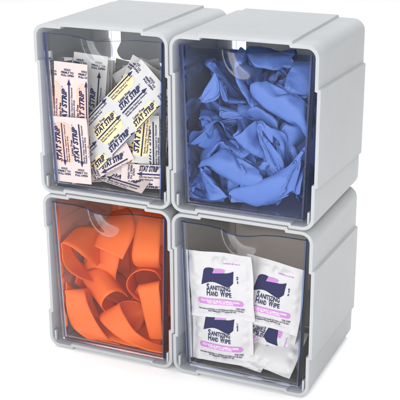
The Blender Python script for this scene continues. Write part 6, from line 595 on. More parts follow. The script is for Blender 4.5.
[137,-8,-11,-6,-3,-2,-4,-8,-4,2,3,9,11,12,7,2,19,-10,-11,-13,-12,-8,-4,0,9,5,2,4,5,8,20,-2,-7,-7,-7,-4,-3,-6,-3,3,5,12,14,11,5,3,7,-6,-13,-12,-5,-4,0,3,2,1,5,8,9,7,10,-11,-10,-7,-3,2,4,1,-2,2,3,7,11,10,0,-6,18,7,-7,-10,-8,-5,-3,2,-1,-6,-6,-3,1,6,16,1,-21,3,7,7,8,6,-1,1,4,7,9,9,6,-10,21,5,-6,-10,-8,-6,-5,-2,-5,-12,-12,-9,-10,10,15,-1,-20,-2,15,16,13,10,6,7,9,7,8,8,2,25,-9,-4,-6,-9,-12,-12,-6,-7,-13,-17,-20,-11,23,-3,-15,0,19,22,16,11,8,11,15,14,7,4,15,24,-19,-8,-4,-12,-16,-15,-14,-15,-14,-18,-20,-12,5,-9,3,-1,10,8,9,10,6,12,4,15,1,16,2,16,2,15,3,17,-2,17,-8,18,-11,19,9,-1,-9,-15,-19,-18,-18,-19,-21,-22,-21,-19,-19,-5,-5,15,21,22,21,23,21,20,20,20,19,15,12,-3,51,-21,-20,-19,-21,-23,-21,-22,-20,-23,-22,-22,-22,-23,-2,-9,1,18,23,22,21,23,22,23,22,22,23,24,22,21,23,17,14,-18,-22,-22,-23,-25,-23,-21,-23,-24,-24,-24,-23,-20,-22,-22,-14,-11,9,21,22,21,23,24,26,24,24,22,22,24,25,23,22,23,20,13,-3,-8,-15,-20,-25,-21,-23,-26,-24,-22,-23,-25,-25,-25,-24,-22,-22,-22,-13,-7,5,20,22,22,24,25,25,25,24,23,24,26,28,28,14,18,20,17,20,29,-12,-10,-17,-21,-22,-20,-56,-9,-23,-25,-24,-25,-25,-24,-25,-25,-24,-22,-19,-8,3,0,12,17,23,25,25,24,25,26,25,24,23,14,78,7,9,21,20,21,21,-8,-5,-18,-5,-16,-6,-18,-105,-7,-20,-1,-21,-3,-19,-5,-19,-6,-18,-7,-17,-8,-17,-7,-18,-7,-14,-8,-18,-6,-4,1,-7,5,9,-6,-5,29,4,13,24,25,24,23,22,20,19,17,19,130,13,34,17,-36,-171,-14,-14,-14,-12,-24,-20,-21,-19,-30,-20,-25,23,-38,-4,17,-4,-18,3,15,26,2,16,20,13,22,10,20,15,22,4,15,19,-15,-17,-12,-8,3,-17,-7,-15,-9,-3,-40,-24,-9,-36,-15,3,16,-4,-9,-6,9,43,4,20,21,7,16,3,17,16,13,-8,10,17,-15,-10,-13,2,4,-12,-21,-15,-1,4,-16,-24,-17,3,-58,-4,4,11,-3,-9,-8,4,68,4,24,22,-13,8,21,18,-13,0,7,13,-18,-7,-9,-2,26,-11,-22,-15,-4,31,-13,-24,-18,2,-79,5,6,79,23,21,-35,6,19,17,-37,8,4,10,8,-19,-11,-6,-10,44,-7,-20,-13,-7,60,-14,-23,-21,-6,10,13,18,5,18,-72,-2,15,1,24,-4,16,-47,7,11,4,-13,-9,35,-21,-21,-5,76,-7,-12,-14,-46,39,-13,-14,-1,11,24,26,27,26,25,17,-6,-22,-23,-21,-20,-23,-27,-13,28,26,23,19,22,22,16,-8,-24,-26,-25,-25,-27,-5,21,24,24,25,24,18,-3,-19,-21,-21,-22,-23,-24,14,18,21,22,22,21,11,-6,-20,-25,-24,-22,-22,0,14,21,21,24,24,13,-6,-19,-23,-24,-19,-12,-9,10,2,12,20,24,22,17,0,-19,-24,-21,-21,-20,11,22,19,22,22,9,-15,-21,-21,-20,-11,1,7,14,-9,-2,9,18,18,20,9,-16,-22,-21,-22,-21,8,24,22,21,19,2,-16,-18,-14,-6,3,8,22,-6,-8,-4,2,13,17,4,-9,-20,-21,-24,-11,23,22,20,15,7,-9,-14,0,5,7,10,24,-10,-9,-8,-7,4,9,-7,-14,-17,-22,-24,-24,0,26,0,23,1,20,4,15,8,10,7,-3,7,-11,18,-11,23,-12,21,-13,22,-12,20,13,-8,-10,-12,-13,-13,-18,-23,-25,-26,-25,-24,-15,19,24,25,25,24,23,22,19,18,15,11,6,13,-14,-21,-22,-24,-23,-22,-23,-24,-24,-24,-26,-14,21,24,24,23,23,23,24,24,26,25,22,18,14,34,-16,-18,-22,-24,-26,-25,-25,-25,-24,-23,-24,-24,-24,-23,-17,23,23,23,24,25,24,24,25,25,24,24,24,24,22,19,17,-14,-21,-26,-19,-23,-24,-22,-24,-24,-24,-25,-24,-24,-23,-23,-21,-13,23,20,22,22,24,24,25,24,23,21,22,70,18,20,15,26,-20,-21,-20,-84,-22,-20,-21,-23,-25,-24,-25,-23,-19,-21,-21,-6,17,18,18,21,25,25,24,24,22,20,20,107,18,23,22,13,-5,-18,-4,-16,-6,-131,-16,-1,-16,-3,-16,-5,-16,-7,-17,-8,-17,-8,-15,-9,-11,-11,-11,-10,-16,-6,-3,-1,-12,16,2,22,21,19,17,23,24,22,18,16,14,-7,-11,-14,-33,-21,-23,-35,-20,-37,6,-4,-3,28,21,13,39,21,47,11,-10,-4,-13,-31,-14,-14,-33,-21,-44,2,-6,-1,44,23,15,22,17,33,9,-17,-6,-14,-18,-18,-8,-20,-21,-57,7,-8,-6,75,25,15,20,4,9,-14,-7,6,-16,-18,15,-19,-21,15,23,-12,17,-10,8,5,-20,-7,25,-17,-15,42,-20,-25,17,16,8,-59,15,3,22,-4,-24,11,-6,-20]],
[[359,7,4,-14,-24,-25,-19,-4,12,20,23,19,7,-7,-4,3,3,-10,8,5,-13,-23,-21,-16,-3,15,23,26,20,3,-20,20,7,-11,-23,-26,-21,-7,10,17,20,16,0,-11,-3,9,-18,9,11,-4,-15,-17,-14,-2,16,24,25,17,-2,-18,7,13,7,-8,-21,-25,-21,-9,9,16,13,5,-9,-14,-1,18,-12,-16,7,15,9,-5,-13,-13,1,16,24,23,14,-2,-14,12,10,-5,-19,-23,-21,-10,5,11,6,-9,-16,-13,-1,16,-12,-14,4,16,17,8,-5,-5,4,16,23,21,13,0,-5,7,8,-7,-18,-23,-20,-11,-2,0,-8,-16,-18,-9,11,-14,-5,0,13,18,16,11,6,10,16,22,21,13,-3,15,-3,-7,-17,-21,-21,-16,-13,-15,-17,-18,-15,-5,2,-16,2,3,12,16,18,18,19,20,21,23,19,11,12,8,-10,2,-12,-3,-14,-8,-14,-11,-13,-11,-13,-9,-12,-9,-11,-7,-10,-5,-10,-7,-8,-11,-1,-11,1,-1,20,21,18,17,20,21,23,23,25,21,16,11,2,-13,-22,-24,-25,-24,-23,-21,-19,-17,-21,-23,-16,4,-43,24,18,21,22,20,19,21,24,24,25,26,24,23,5,9,-4,-19,-24,-25,-25,-25,-25,-23,-22,-21,-22,-22,-22,-22,-23,-20,-11,16,21,22,22,24,23,23,22,23,24,25,25,25,25,25,16,5,-10,-24,-26,-25,-25,-25,-24,-24,-23,-23,-23,-24,-23,-21,-20,-21,-19,-17,4,9,16,21,23,17,22,23,22,22,23,24,24,25,24,24,25,25,16,0,-8,-22,-25,-24,-24,-23,-24,-25,-24,-21,-20,-21,-27,-25,-11,-18,-20,-17,-18,-9,2,8,13,20,19,15,52,12,18,16,18,23,24,24,23,24,25,25,24,12,0,-7,-21,-25,-26,-25,-24,-23,-24,-24,-19,-14,-16,-18,-60,-2,-8,-17,-18,-17,-8,8,-1,20,-2,17,1,14,66,12,5,13,3,10,1,13,3,18,4,20,5,19,6,18,8,18,7,18,26,7,18,6,11,-2,-6,-5,-16,-34,-21,-20,-24,-25,-26,-24,-20,-12,-12,-17,-8,-68,-8,-25,-14,29,78,8,15,13,10,21,21,25,27,20,22,50,-33,38,17,10,-2,-7,-18,-11,-28,-12,-22,-16,-6,-24,-16,-24,-12,-33,-5,-17,-14,-1,10,17,14,3,34,1,12,17,10,31,23,19,39,12,18,4,-7,2,-15,-18,-38,-12,-23,-16,2,-24,-19,-17,-1,-34,-4,-19,-19,0,13,22,9,23,-1,12,21,13,19,4,20,19,6,33,11,20,3,-4,-5,-15,-11,-38,-12,-24,-10,-26,-20,-20,-3,-6,-4,-18,-22,0,17,21,6,-6,2,14,22,13,19,5,19,20,6,46,11,11,-88,-22,-10,-26,-20,-19,-4,13,-2,-14,-22,-12,9,19,19,1,-12,-2,13,19,11,20,5,19,24,12,-9,-19,-13,-9,-8,-22,-10,-7,-11,-10,-1,0,8,-5,-19,-8,13,13,1,6,16,14,28,7,9,12,-60,-27,6,11,69,-5,0,15,23,24,21,19,15,4,-8,-16,-18,-17,-19,-10,15,20,17,17,14,2,-12,-18,-20,-23,-24,-17,-3,9,-7,5,18,23,24,20,16,5,-9,-17,-16,-19,-22,3,21,18,17,15,3,-11,-18,-23,-24,-18,-7,8,12,-11,-5,9,20,25,21,14,2,-12,-18,-18,-19,-19,-6,24,19,18,17,10,-5,-19,-25,-22,-12,4,13,4,-14,-2,14,24,22,12,-7,-17,-17,-18,-21,-20,-4,22,21,18,18,15,-1,-17,-22,-16,1,12,16,6,-18,-11,1,14,19,9,-9,-19,-19,-20,-22,-20,18,22,20,21,15,2,-13,-14,-1,9,18,16,-16,-16,-10,1,12,4,-10,-19,-21,-22,-24,-19,20,23,21,20,15,3,-6,-2,11,18,19,20,2,-22,0,-21,-2,-18,-3,-9,-5,4,-7,8,-14,4,-19,2,-21,1,-22,0,-22,0,-23,0,23,22,21,20,15,8,12,20,24,23,20,15,-16,-23,-23,-23,-18,-12,-17,-21,-23,-23,-22,-20,-2,23,24,24,24,22,19,18,22,23,24,24,12,-19,-24,-24,-24,-23,-22,-24,-24,-25,-24,-24,-23,-23,-37,19,22,23,24,24,25,25,24,25,25,25,25,25,24,10,-23,-25,-26,-25,-26,-25,-25,-25,-25,-25,-22,-22,-21,-22,-20,-18,14,20,24,18,17,19,23,25,25,24,25,26,25,25,24,25,5,-22,-25,-23,-25,-25,-25,-25,-25,-25,-24,-20,-50,-17,-19,-17,-16,13,21,18,62,11,21,25,25,25,25,26,25,24,24,23,5,-21,-23,-23,-25,-26,-26,-25,-25,-25,-23,-15,-65,-16,-18,-18,1,0,20,-1,16,1,75,1,7,7,12,7,16,8,17,9,17,10,16,10,17,10,15,8,16,22,4,16,7,11,-13,-17,-43,-18,-24,-26,-27,-26,-25,-22,-18,-11,-7,9,17,46,25,24,50,22,42,16,3,-18,-39,-19,-19,-48,-24,-68,-16,-2,13,20,53,15,14,42,24,55,18,-2,-16,-52,-20,-19,-35,-16,-64,-21,-3,19,55,19,14,33,23,16,35,19,-2,-16,-47,-24,-50,-19,-39,-23,-3,19,28,21,15,33,23,17,-12,-23,-50,-19,-20,-18,-16,14,19,12,18,13,30,23,20,-16,-16,-6,-34,-4,-8,-14,-4,-16,-18,41,17],
[245,2,3,-1,-3,-6,-7,-6,-3,-2,-1,1,3,3,0,-1,-9,4,-2,-4,-1,0,1,3,5,7,6,5,2,-2,-5,-6,3,0,-4,-5,-7,-6,-5,-2,-2,1,3,4,-1,-4,-5,-2,-5,-3,1,3,4,5,7,7,4,2,-4,3,-13,-2,4,2,-4,-5,-8,-6,-5,-3,-3,1,5,4,0,4,-15,0,-1,-5,-4,1,3,4,6,8,7,5,0,-4,-1,-14,6,3,-2,-7,-7,-8,-6,-3,-2,2,6,4,-2,0,-11,2,1,-5,-5,-2,2,6,7,8,7,5,-1,-5,-4,-8,4,4,-2,-6,-8,-8,-7,-3,1,5,5,2,-8,-12,10,3,-2,-6,-5,-1,5,7,8,7,5,-2,-9,-18,14,5,-1,-6,-8,-7,-5,1,4,6,2,-4,-12,-12,13,6,2,-2,-4,-3,1,5,6,6,2,-3,-17,-11,15,-8,13,-9,11,-11,8,-10,6,-9,5,-8,6,-8,8,-9,9,-10,11,-11,11,-11,8,-13,-5,-2,1,0,0,2,3,1,2,2,2,-1,-4,-8,-1,2,0,-2,-1,-1,-1,-2,-2,-2,0,1,-1,3,-14,0,3,-2,-2,1,3,2,1,0,1,2,2,-1,2,-10,-2,0,-2,-2,-1,-1,-1,-1,-2,-2,1,4,4,4,-1,2,2,0,-4,-5,-7,-5,-2,0,2,1,1,2,1,2,2,2,-3,-1,3,-1,-1,-2,-2,-2,-1,-2,-1,-1,0,3,5,7,7,7,6,31,-15,-5,-7,-8,-9,-10,-3,-2,-2,1,1,1,1,2,2,2,2,1,-2,10,1,-1,-2,-3,-2,-2,-1,-1,-1,-1,0,2,1,12,5,9,9,8,21,28,-15,-6,-12,-10,-9,-12,-19,-1,-1,-1,1,1,1,0,1,3,3,3,3,1,16,-4,-3,-4,-4,-3,-3,0,0,-1,-1,1,1,1,27,11,-3,11,10,9,22,3,-11,6,-15,4,-13,-11,-39,0,12,-13,11,-13,11,-11,10,-10,10,-10,10,-9,11,-9,11,-8,12,-7,4,14,-10,13,-12,5,12,7,-2,-18,5,-4,-2,-1,-2,0,2,2,2,1,-12,45,13,12,1,-4,-51,7,0,-1,-3,-3,-3,1,8,-3,3,2,3,9,2,-2,13,-1,-2,-8,0,-4,-4,-2,8,-15,-5,4,5,10,-1,0,-5,13,5,-2,0,2,-17,-7,-6,1,4,17,3,7,0,8,1,0,9,-1,1,-5,1,-8,-6,0,-3,-20,-6,1,11,23,1,0,1,11,-1,-1,3,-33,-7,-4,1,3,28,1,3,4,9,-4,3,1,1,5,1,0,-5,9,-10,-5,1,-38,-2,1,8,40,-2,-2,4,15,-7,-1,4,-44,-5,-6,-2,0,47,-1,2,5,12,-18,1,0,12,-3,1,-52,0,5,7,54,-8,0,3,3,11,-4,-2,9,-55,-8,-6,-4,4,53,-1,1,4,3,7,-1,8,-11,-1,-52,5,-9,13,-6,12,-1,53,-4,-1,4,3,1,-47,-1,-8,-4,53,6,1,-4,-49,12,0,-6,42,-4,-9,-8,-8,-7,-6,-5,-2,0,5,5,6,5,7,4,-14,-7,-5,-6,-5,-2,2,4,5,7,7,9,10,-4,-9,-10,-9,-7,-6,-4,-5,0,3,5,6,6,7,-16,-6,-5,-6,-4,-1,4,6,4,6,9,10,9,-10,-4,-9,-10,-8,-5,-4,-6,-3,4,5,5,6,7,-13,-7,-4,-5,-4,-2,4,6,5,6,9,9,7,-13,-7,-9,-8,-6,-6,-4,0,3,4,4,5,5,-10,-6,-4,-4,-4,-3,2,5,6,7,9,8,5,-11,-7,-9,-9,-7,-6,-3,2,5,6,3,4,-5,-4,-3,-5,-7,-6,0,5,7,9,10,7,-9,-5,-7,-9,-9,-6,-3,4,7,6,5,4,-8,-3,-5,-5,-7,-6,0,6,7,8,7,6,-6,-15,7,-14,7,-14,8,-14,8,-14,7,-12,8,-9,12,-7,14,-7,12,-8,13,-7,13,-8,-13,-6,-4,-6,-6,-2,4,5,5,7,7,7,-6,-7,-7,-7,-6,-6,-4,-1,4,5,5,6,7,-12,-8,-5,-5,-3,-1,2,5,6,6,7,8,-8,-5,-6,-5,-5,-4,-3,0,0,2,4,5,8,8,6,-9,-8,-7,-5,-3,0,0,1,1,2,3,3,4,5,2,-5,-3,-2,-2,-2,-1,-1,-1,0,0,2,5,8,8,10,22,-10,-9,-8,-11,-4,-3,-1,1,1,0,1,1,1,2,2,3,14,-4,-2,-2,-1,-1,-1,0,0,-1,-1,1,19,9,10,8,30,-13,-10,-9,-32,0,0,1,1,0,1,1,1,1,1,3,14,-4,-2,0,0,-2,-1,0,-1,-1,-1,-1,36,10,10,9,26,-11,5,-14,3,-13,-50,13,-12,13,-12,13,-11,12,-11,13,-12,13,-12,13,-12,13,-12,12,-12,0,13,-11,13,-11,24,-4,-1,1,-2,-1,-1,-1,-2,-1,0,-1,11,1,0,0,2,-2,6,1,0,1,10,-2,1,0,-5,-8,4,5,-1,13,0,-1,-10,-1,-6,16,4,-1,1,8,-1,4,-2,-5,-18,4,19,0,11,0,-29,1,-8,31,5,1,-5,0,10,-2,7,-3,-38,4,37,1,11,0,-46,-2,-6,46,6,1,9,-3,-53,6,51,2,1,11,-3,-55,-3,-7,57,5,1,9,6,-9,-51,-7,13,-6,10,48,0,-41,-8],
[396,-3,-11,-11,-7,-3,4,14,18,15,9,9,12,14,14,7,-4,-12,-14,-14,-11,-9,-14,-17,-18,-8,1,4,10,13,4,-8,-11,-13,-7,-2,2,13,19,17,13,12,13,12,14,9,-23,-12,-10,-14,-15,-17,-19,-16,-8,0,4,10,15,9,-9,-7,-11,-14,-7,-2,4,14,18,19,19,16,10,9,13,14,-10,-16,-14,-8,-13,-18,-19,-20,-18,-10,-1,4,12,16,10,-15,-13,-16,-7,-1,5,16,20,20,19,15,9,11,12,9,-11,-11,-13,-10,-12,-17,-19,-21,-20,-11,-2,4,14,17,8,-11,-14,-18,-9,-1,6,16,21,20,18,14,12,12,11,-16,1,-14,-14,-13,-15,-18,-20,-18,-12,-2,4,15,16,-13,-5,-16,-11,0,8,14,17,17,15,15,15,18,3,-16,6,-13,-17,-17,-17,-16,-16,-14,-9,-4,5,16,15,-13,-2,-21,1,-16,5,-9,9,-5,12,-2,13,1,14,4,13,6,13,7,12,4,13,-2,16,-6,5,-23,-6,-9,-16,-19,-19,-16,-13,-8,-1,5,15,12,-17,-11,-5,0,5,10,12,16,18,18,11,5,4,16,-35,11,-5,-2,-7,-14,-17,-15,-11,-9,-7,-3,-2,5,17,-12,-12,-3,2,5,6,7,9,11,14,14,10,4,-1,-2,-8,-11,-15,11,7,6,3,-2,-8,-12,-13,-11,-10,-9,-7,-5,-3,1,5,-18,1,0,1,3,6,8,10,10,12,13,11,6,1,-6,-7,-8,-17,-20,7,14,11,6,2,7,4,-1,-8,-13,-14,-11,-10,-8,-6,-5,-4,-3,-6,-7,8,8,5,4,5,7,9,9,13,13,12,2,-16,-1,5,0,-7,-14,-22,-4,0,13,9,16,8,-5,-4,14,8,-10,-13,-13,-11,-10,-7,-4,-3,-3,-7,-15,-2,13,9,2,0,1,4,9,11,12,13,16,4,-19,3,-2,5,-6,-11,-12,-11,9,2,8,4,4,3,-2,9,11,1,1,-12,-3,-17,-1,-15,2,-15,3,-13,4,-6,3,-2,2,-1,1,-1,-9,5,-13,5,-12,-9,4,9,11,16,0,-5,-4,5,9,12,18,20,8,-10,-16,-4,-11,-6,12,30,7,-5,-19,-26,-3,-6,-8,-7,16,4,-42,35,-39,-7,-13,-22,16,12,4,64,4,0,-10,-3,-5,13,5,-7,14,21,15,-4,5,5,-10,-16,-10,-6,10,-2,0,-12,3,7,-5,-92,-6,-13,-15,-17,15,10,3,131,2,-2,-8,-14,27,3,0,-6,-3,16,12,1,11,1,-8,-15,-2,5,5,1,0,-35,14,7,-1,2,-158,0,-12,-19,-12,9,13,7,185,-3,-3,-12,39,-3,-5,-7,-6,10,12,0,15,-1,-9,-14,7,5,9,7,2,-50,8,7,1,7,-214,-10,-8,236,-3,-10,54,-5,-9,-8,-13,4,12,6,-1,6,1,-13,-3,22,-2,11,6,8,-64,6,7,1,-2,8,5,8,-12,-11,71,7,-17,10,-22,12,-14,-29,6,9,0,-3,-6,38,15,10,-2,-71,9,3,-6,72,-18,8,6,-3,-1,1,5,3,-1,-9,-14,-7,10,18,17,17,19,17,8,-15,-18,-18,-17,-17,-15,-3,11,12,2,-3,-7,-4,-9,-2,6,8,4,-4,-8,-2,10,16,16,18,17,13,-8,-13,-17,-15,-15,-15,-7,-1,3,-1,-8,-9,2,-6,-8,2,9,6,1,1,8,15,15,14,14,14,8,-12,-10,-14,-14,-15,-16,-13,-6,-2,-5,-8,-4,9,-14,-6,6,7,4,4,11,16,15,16,14,10,6,-12,-9,-13,-13,-14,-15,-15,-8,-4,-7,-8,1,12,-15,-8,3,11,7,6,12,15,11,10,13,13,-6,-13,-14,-11,-7,-9,-15,-9,-8,-11,-7,6,-1,-7,-5,8,10,11,14,11,5,8,12,15,-10,-9,-11,-8,-5,-6,-15,-16,-12,-8,3,8,-4,-7,4,-6,0,-3,2,1,9,2,14,5,13,2,8,-4,6,-4,10,-2,11,-3,12,-5,-12,-5,-10,-6,-2,-9,-17,-14,-4,-1,1,-3,-11,4,1,1,1,8,15,13,6,6,8,7,2,-12,-3,-7,-8,-9,-10,-14,-11,-4,-1,-2,-3,-14,3,1,1,2,6,11,11,11,10,8,6,1,-4,-28,8,4,0,-5,-9,-9,-11,-11,-10,-7,-4,-2,0,1,-21,-4,-1,1,3,6,9,10,11,10,10,8,5,-1,-5,-9,-24,7,9,9,4,-5,-11,-10,-10,-11,-11,-11,-7,-4,-3,0,3,-5,-8,0,2,3,4,9,11,12,10,9,13,11,-8,-12,-7,-10,6,10,14,-2,-17,-10,-10,-10,-12,-9,-4,-2,-3,1,3,3,-2,-1,-2,1,1,5,9,11,10,11,14,16,-15,-13,-4,6,-4,10,-6,12,0,10,-7,-14,-7,-8,-7,-5,-6,-4,-5,-4,-2,-3,0,-1,3,-2,9,-4,2,-2,-3,-3,4,-13,5,27,-10,-4,1,4,7,10,11,16,21,9,-17,-14,-18,-8,-3,-6,7,-37,-8,-16,11,69,-10,-2,14,3,18,17,10,-14,-9,-3,-4,3,-20,5,-95,-12,-15,7,131,-7,1,22,-2,3,10,17,-12,-3,4,5,-33,2,7,-153,-13,-19,12,183,-6,38,-8,-9,8,15,-10,10,8,9,-49,1,8,8,-4,49,-10,-24,6,13,2,-9,23,8,9,-54,2,6,11,11,-16,72,-18,8,-21,13,-39,8,49,9]],
[[334,6,12,5,-6,-11,-7,5,17,21,22,22,22,18,8,-1,-8,9,-12,-21,-21,-22,-23,-22,-14,-1,9,10,0,-12,-14,-2,13,8,-4,-9,0,12,22,23,23,22,21,16,2,-6,11,-7,-18,-21,-23,-24,-24,-21,-11,1,6,-3,-17,-7,-12,4,15,12,0,-1,10,20,24,24,24,22,19,11,0,-10,6,8,-3,-13,-20,-23,-25,-24,-24,-20,-8,-1,-9,-16,-9,-5,12,15,10,8,19,23,25,25,24,21,16,6,1,-7,6,5,-2,-10,-18,-22,-24,-25,-25,-24,-18,-14,-16,-15,-5,2,5,17,19,21,24,24,25,24,23,20,14,5,-3,11,-1,-3,-9,-18,-22,-22,-24,-24,-25,-24,-23,-21,-8,2,3,18,24,25,24,23,24,23,22,21,14,8,4,14,-7,-6,-12,-19,-22,-24,-23,-23,-23,-24,-24,-24,-16,10,0,18,6,17,7,17,6,16,6,16,7,16,8,16,8,16,7,17,5,16,2,14,-4,12,-1,5,-13,-20,-23,-25,-23,-23,-22,-22,-22,-23,-21,-9,12,17,21,22,22,21,22,22,24,23,23,18,9,-8,37,-20,-6,-15,-20,-23,-23,-22,-21,-20,-21,-22,-21,-21,-17,15,10,14,22,21,21,21,20,20,21,21,22,19,14,15,15,17,14,-9,-15,-17,-17,-18,-20,-20,-20,-20,-20,-21,-21,-23,-21,-19,-8,11,3,13,19,22,22,23,22,21,20,19,19,19,19,18,17,13,9,29,-13,0,-8,-13,-17,-18,-16,-18,-18,-19,-21,-23,-23,-23,-22,-21,-19,-15,-3,12,0,10,17,19,20,21,22,24,24,22,20,16,14,20,13,14,13,8,14,26,-13,-1,-12,-10,-15,-20,-24,-7,-16,-20,-23,-24,-23,-22,-20,-19,-18,-18,-13,-1,17,-5,10,16,18,18,18,18,21,23,23,22,21,14,28,9,7,16,13,9,14,5,-7,-2,-8,-4,-10,-20,-35,-10,-4,-17,-4,-18,-2,-20,0,-22,0,-20,1,-19,2,-19,3,-20,5,-22,-16,7,-22,10,-18,8,16,6,6,15,17,9,15,17,18,21,22,18,17,20,5,46,13,18,5,-12,-61,-7,-15,-14,-12,-25,-22,-20,-12,-20,-10,-34,31,-28,-8,-1,12,-2,7,3,26,1,7,10,15,5,9,24,16,34,4,16,12,-1,-8,-12,-10,-2,-34,-8,-19,-16,-3,-13,-12,-2,-28,-6,-9,0,8,-4,11,13,23,-2,10,13,3,-4,10,20,17,34,3,11,15,1,-10,-15,-5,-28,-11,-20,-18,-6,15,-9,-14,-7,4,-16,-8,-16,0,5,4,12,8,16,0,12,15,-14,10,19,16,25,1,13,18,1,-15,-16,-3,-20,-10,-19,-16,-6,23,-9,-14,-10,0,-15,-8,-10,38,14,13,-16,8,18,15,18,1,10,18,12,-8,-18,-14,-1,-18,-8,-16,-14,-3,19,-8,-16,-12,-2,2,5,8,7,12,-14,1,5,9,12,4,9,18,4,16,7,-11,-11,-25,-13,-18,-7,6,-6,-6,-6,17,30,-7,-12,-255,3,9,14,17,10,1,-7,-11,-8,4,16,20,20,21,11,-14,-22,-21,-19,-14,0,9,10,4,-6,-16,-20,-13,-15,10,20,21,14,0,-8,-9,-1,13,20,21,20,20,-1,-18,-21,-21,-21,-13,1,9,6,-7,-19,-24,-20,-11,15,23,23,13,0,-8,-1,12,21,22,21,18,12,3,-14,-18,-22,-23,-20,-13,1,5,-6,-19,-24,-20,4,23,23,12,0,0,13,20,23,22,19,14,10,2,-11,-15,-20,-22,-23,-20,-14,-2,-5,-18,-23,-21,6,23,21,11,6,14,21,23,22,20,16,13,13,-12,-14,-17,-21,-23,-23,-20,-15,-10,-17,-22,-9,19,20,14,16,21,22,23,22,20,16,16,14,-13,-16,-19,-23,-23,-23,-22,-20,-17,-18,-21,-8,12,7,14,7,15,4,17,3,18,4,17,5,18,5,18,6,18,4,17,2,16,0,15,1,-17,-21,-23,-23,-22,-21,-21,-22,-22,-22,-17,6,14,18,21,22,22,21,20,22,22,23,18,14,2,-18,-20,-22,-21,-20,-21,-20,-21,-20,-18,-18,13,13,18,18,18,19,20,20,19,20,21,19,17,18,37,-19,-18,-18,-17,-19,-19,-19,-19,-19,-18,-18,-18,-19,-18,6,18,19,19,19,18,17,18,18,19,18,18,17,17,18,17,24,-12,-13,-13,-19,-13,-18,-17,-18,-18,-17,-18,-18,-19,-19,-19,-19,6,18,19,19,20,19,18,18,17,18,17,18,40,9,10,13,27,-14,-16,-10,-35,-17,-18,-17,-18,-18,-19,-19,-19,-19,-19,-18,7,17,17,18,19,18,19,20,19,18,18,18,41,10,12,16,25,-12,0,-16,2,-13,-45,3,-19,3,-21,2,-21,1,-20,-1,-19,-2,-19,0,-18,2,-19,1,-20,-17,3,-18,5,-19,31,7,33,16,13,14,21,22,21,20,17,13,6,-9,-15,-42,-20,-22,-23,-14,-38,-5,8,6,31,16,6,22,25,59,13,2,-8,-16,-45,-16,-19,-8,-12,-42,-9,2,13,38,14,8,5,21,56,14,2,-11,-52,-17,-21,6,-10,-14,-23,-15,6,13,29,15,5,20,45,17,3,-14,-43,-17,-19,11,-10,-13,6,14,3,18,38,16,11,-11,-16,-32,-14,-17,9,-12,-15,5,5,10,-2,5,11,11,4,32,15,-55,-18],
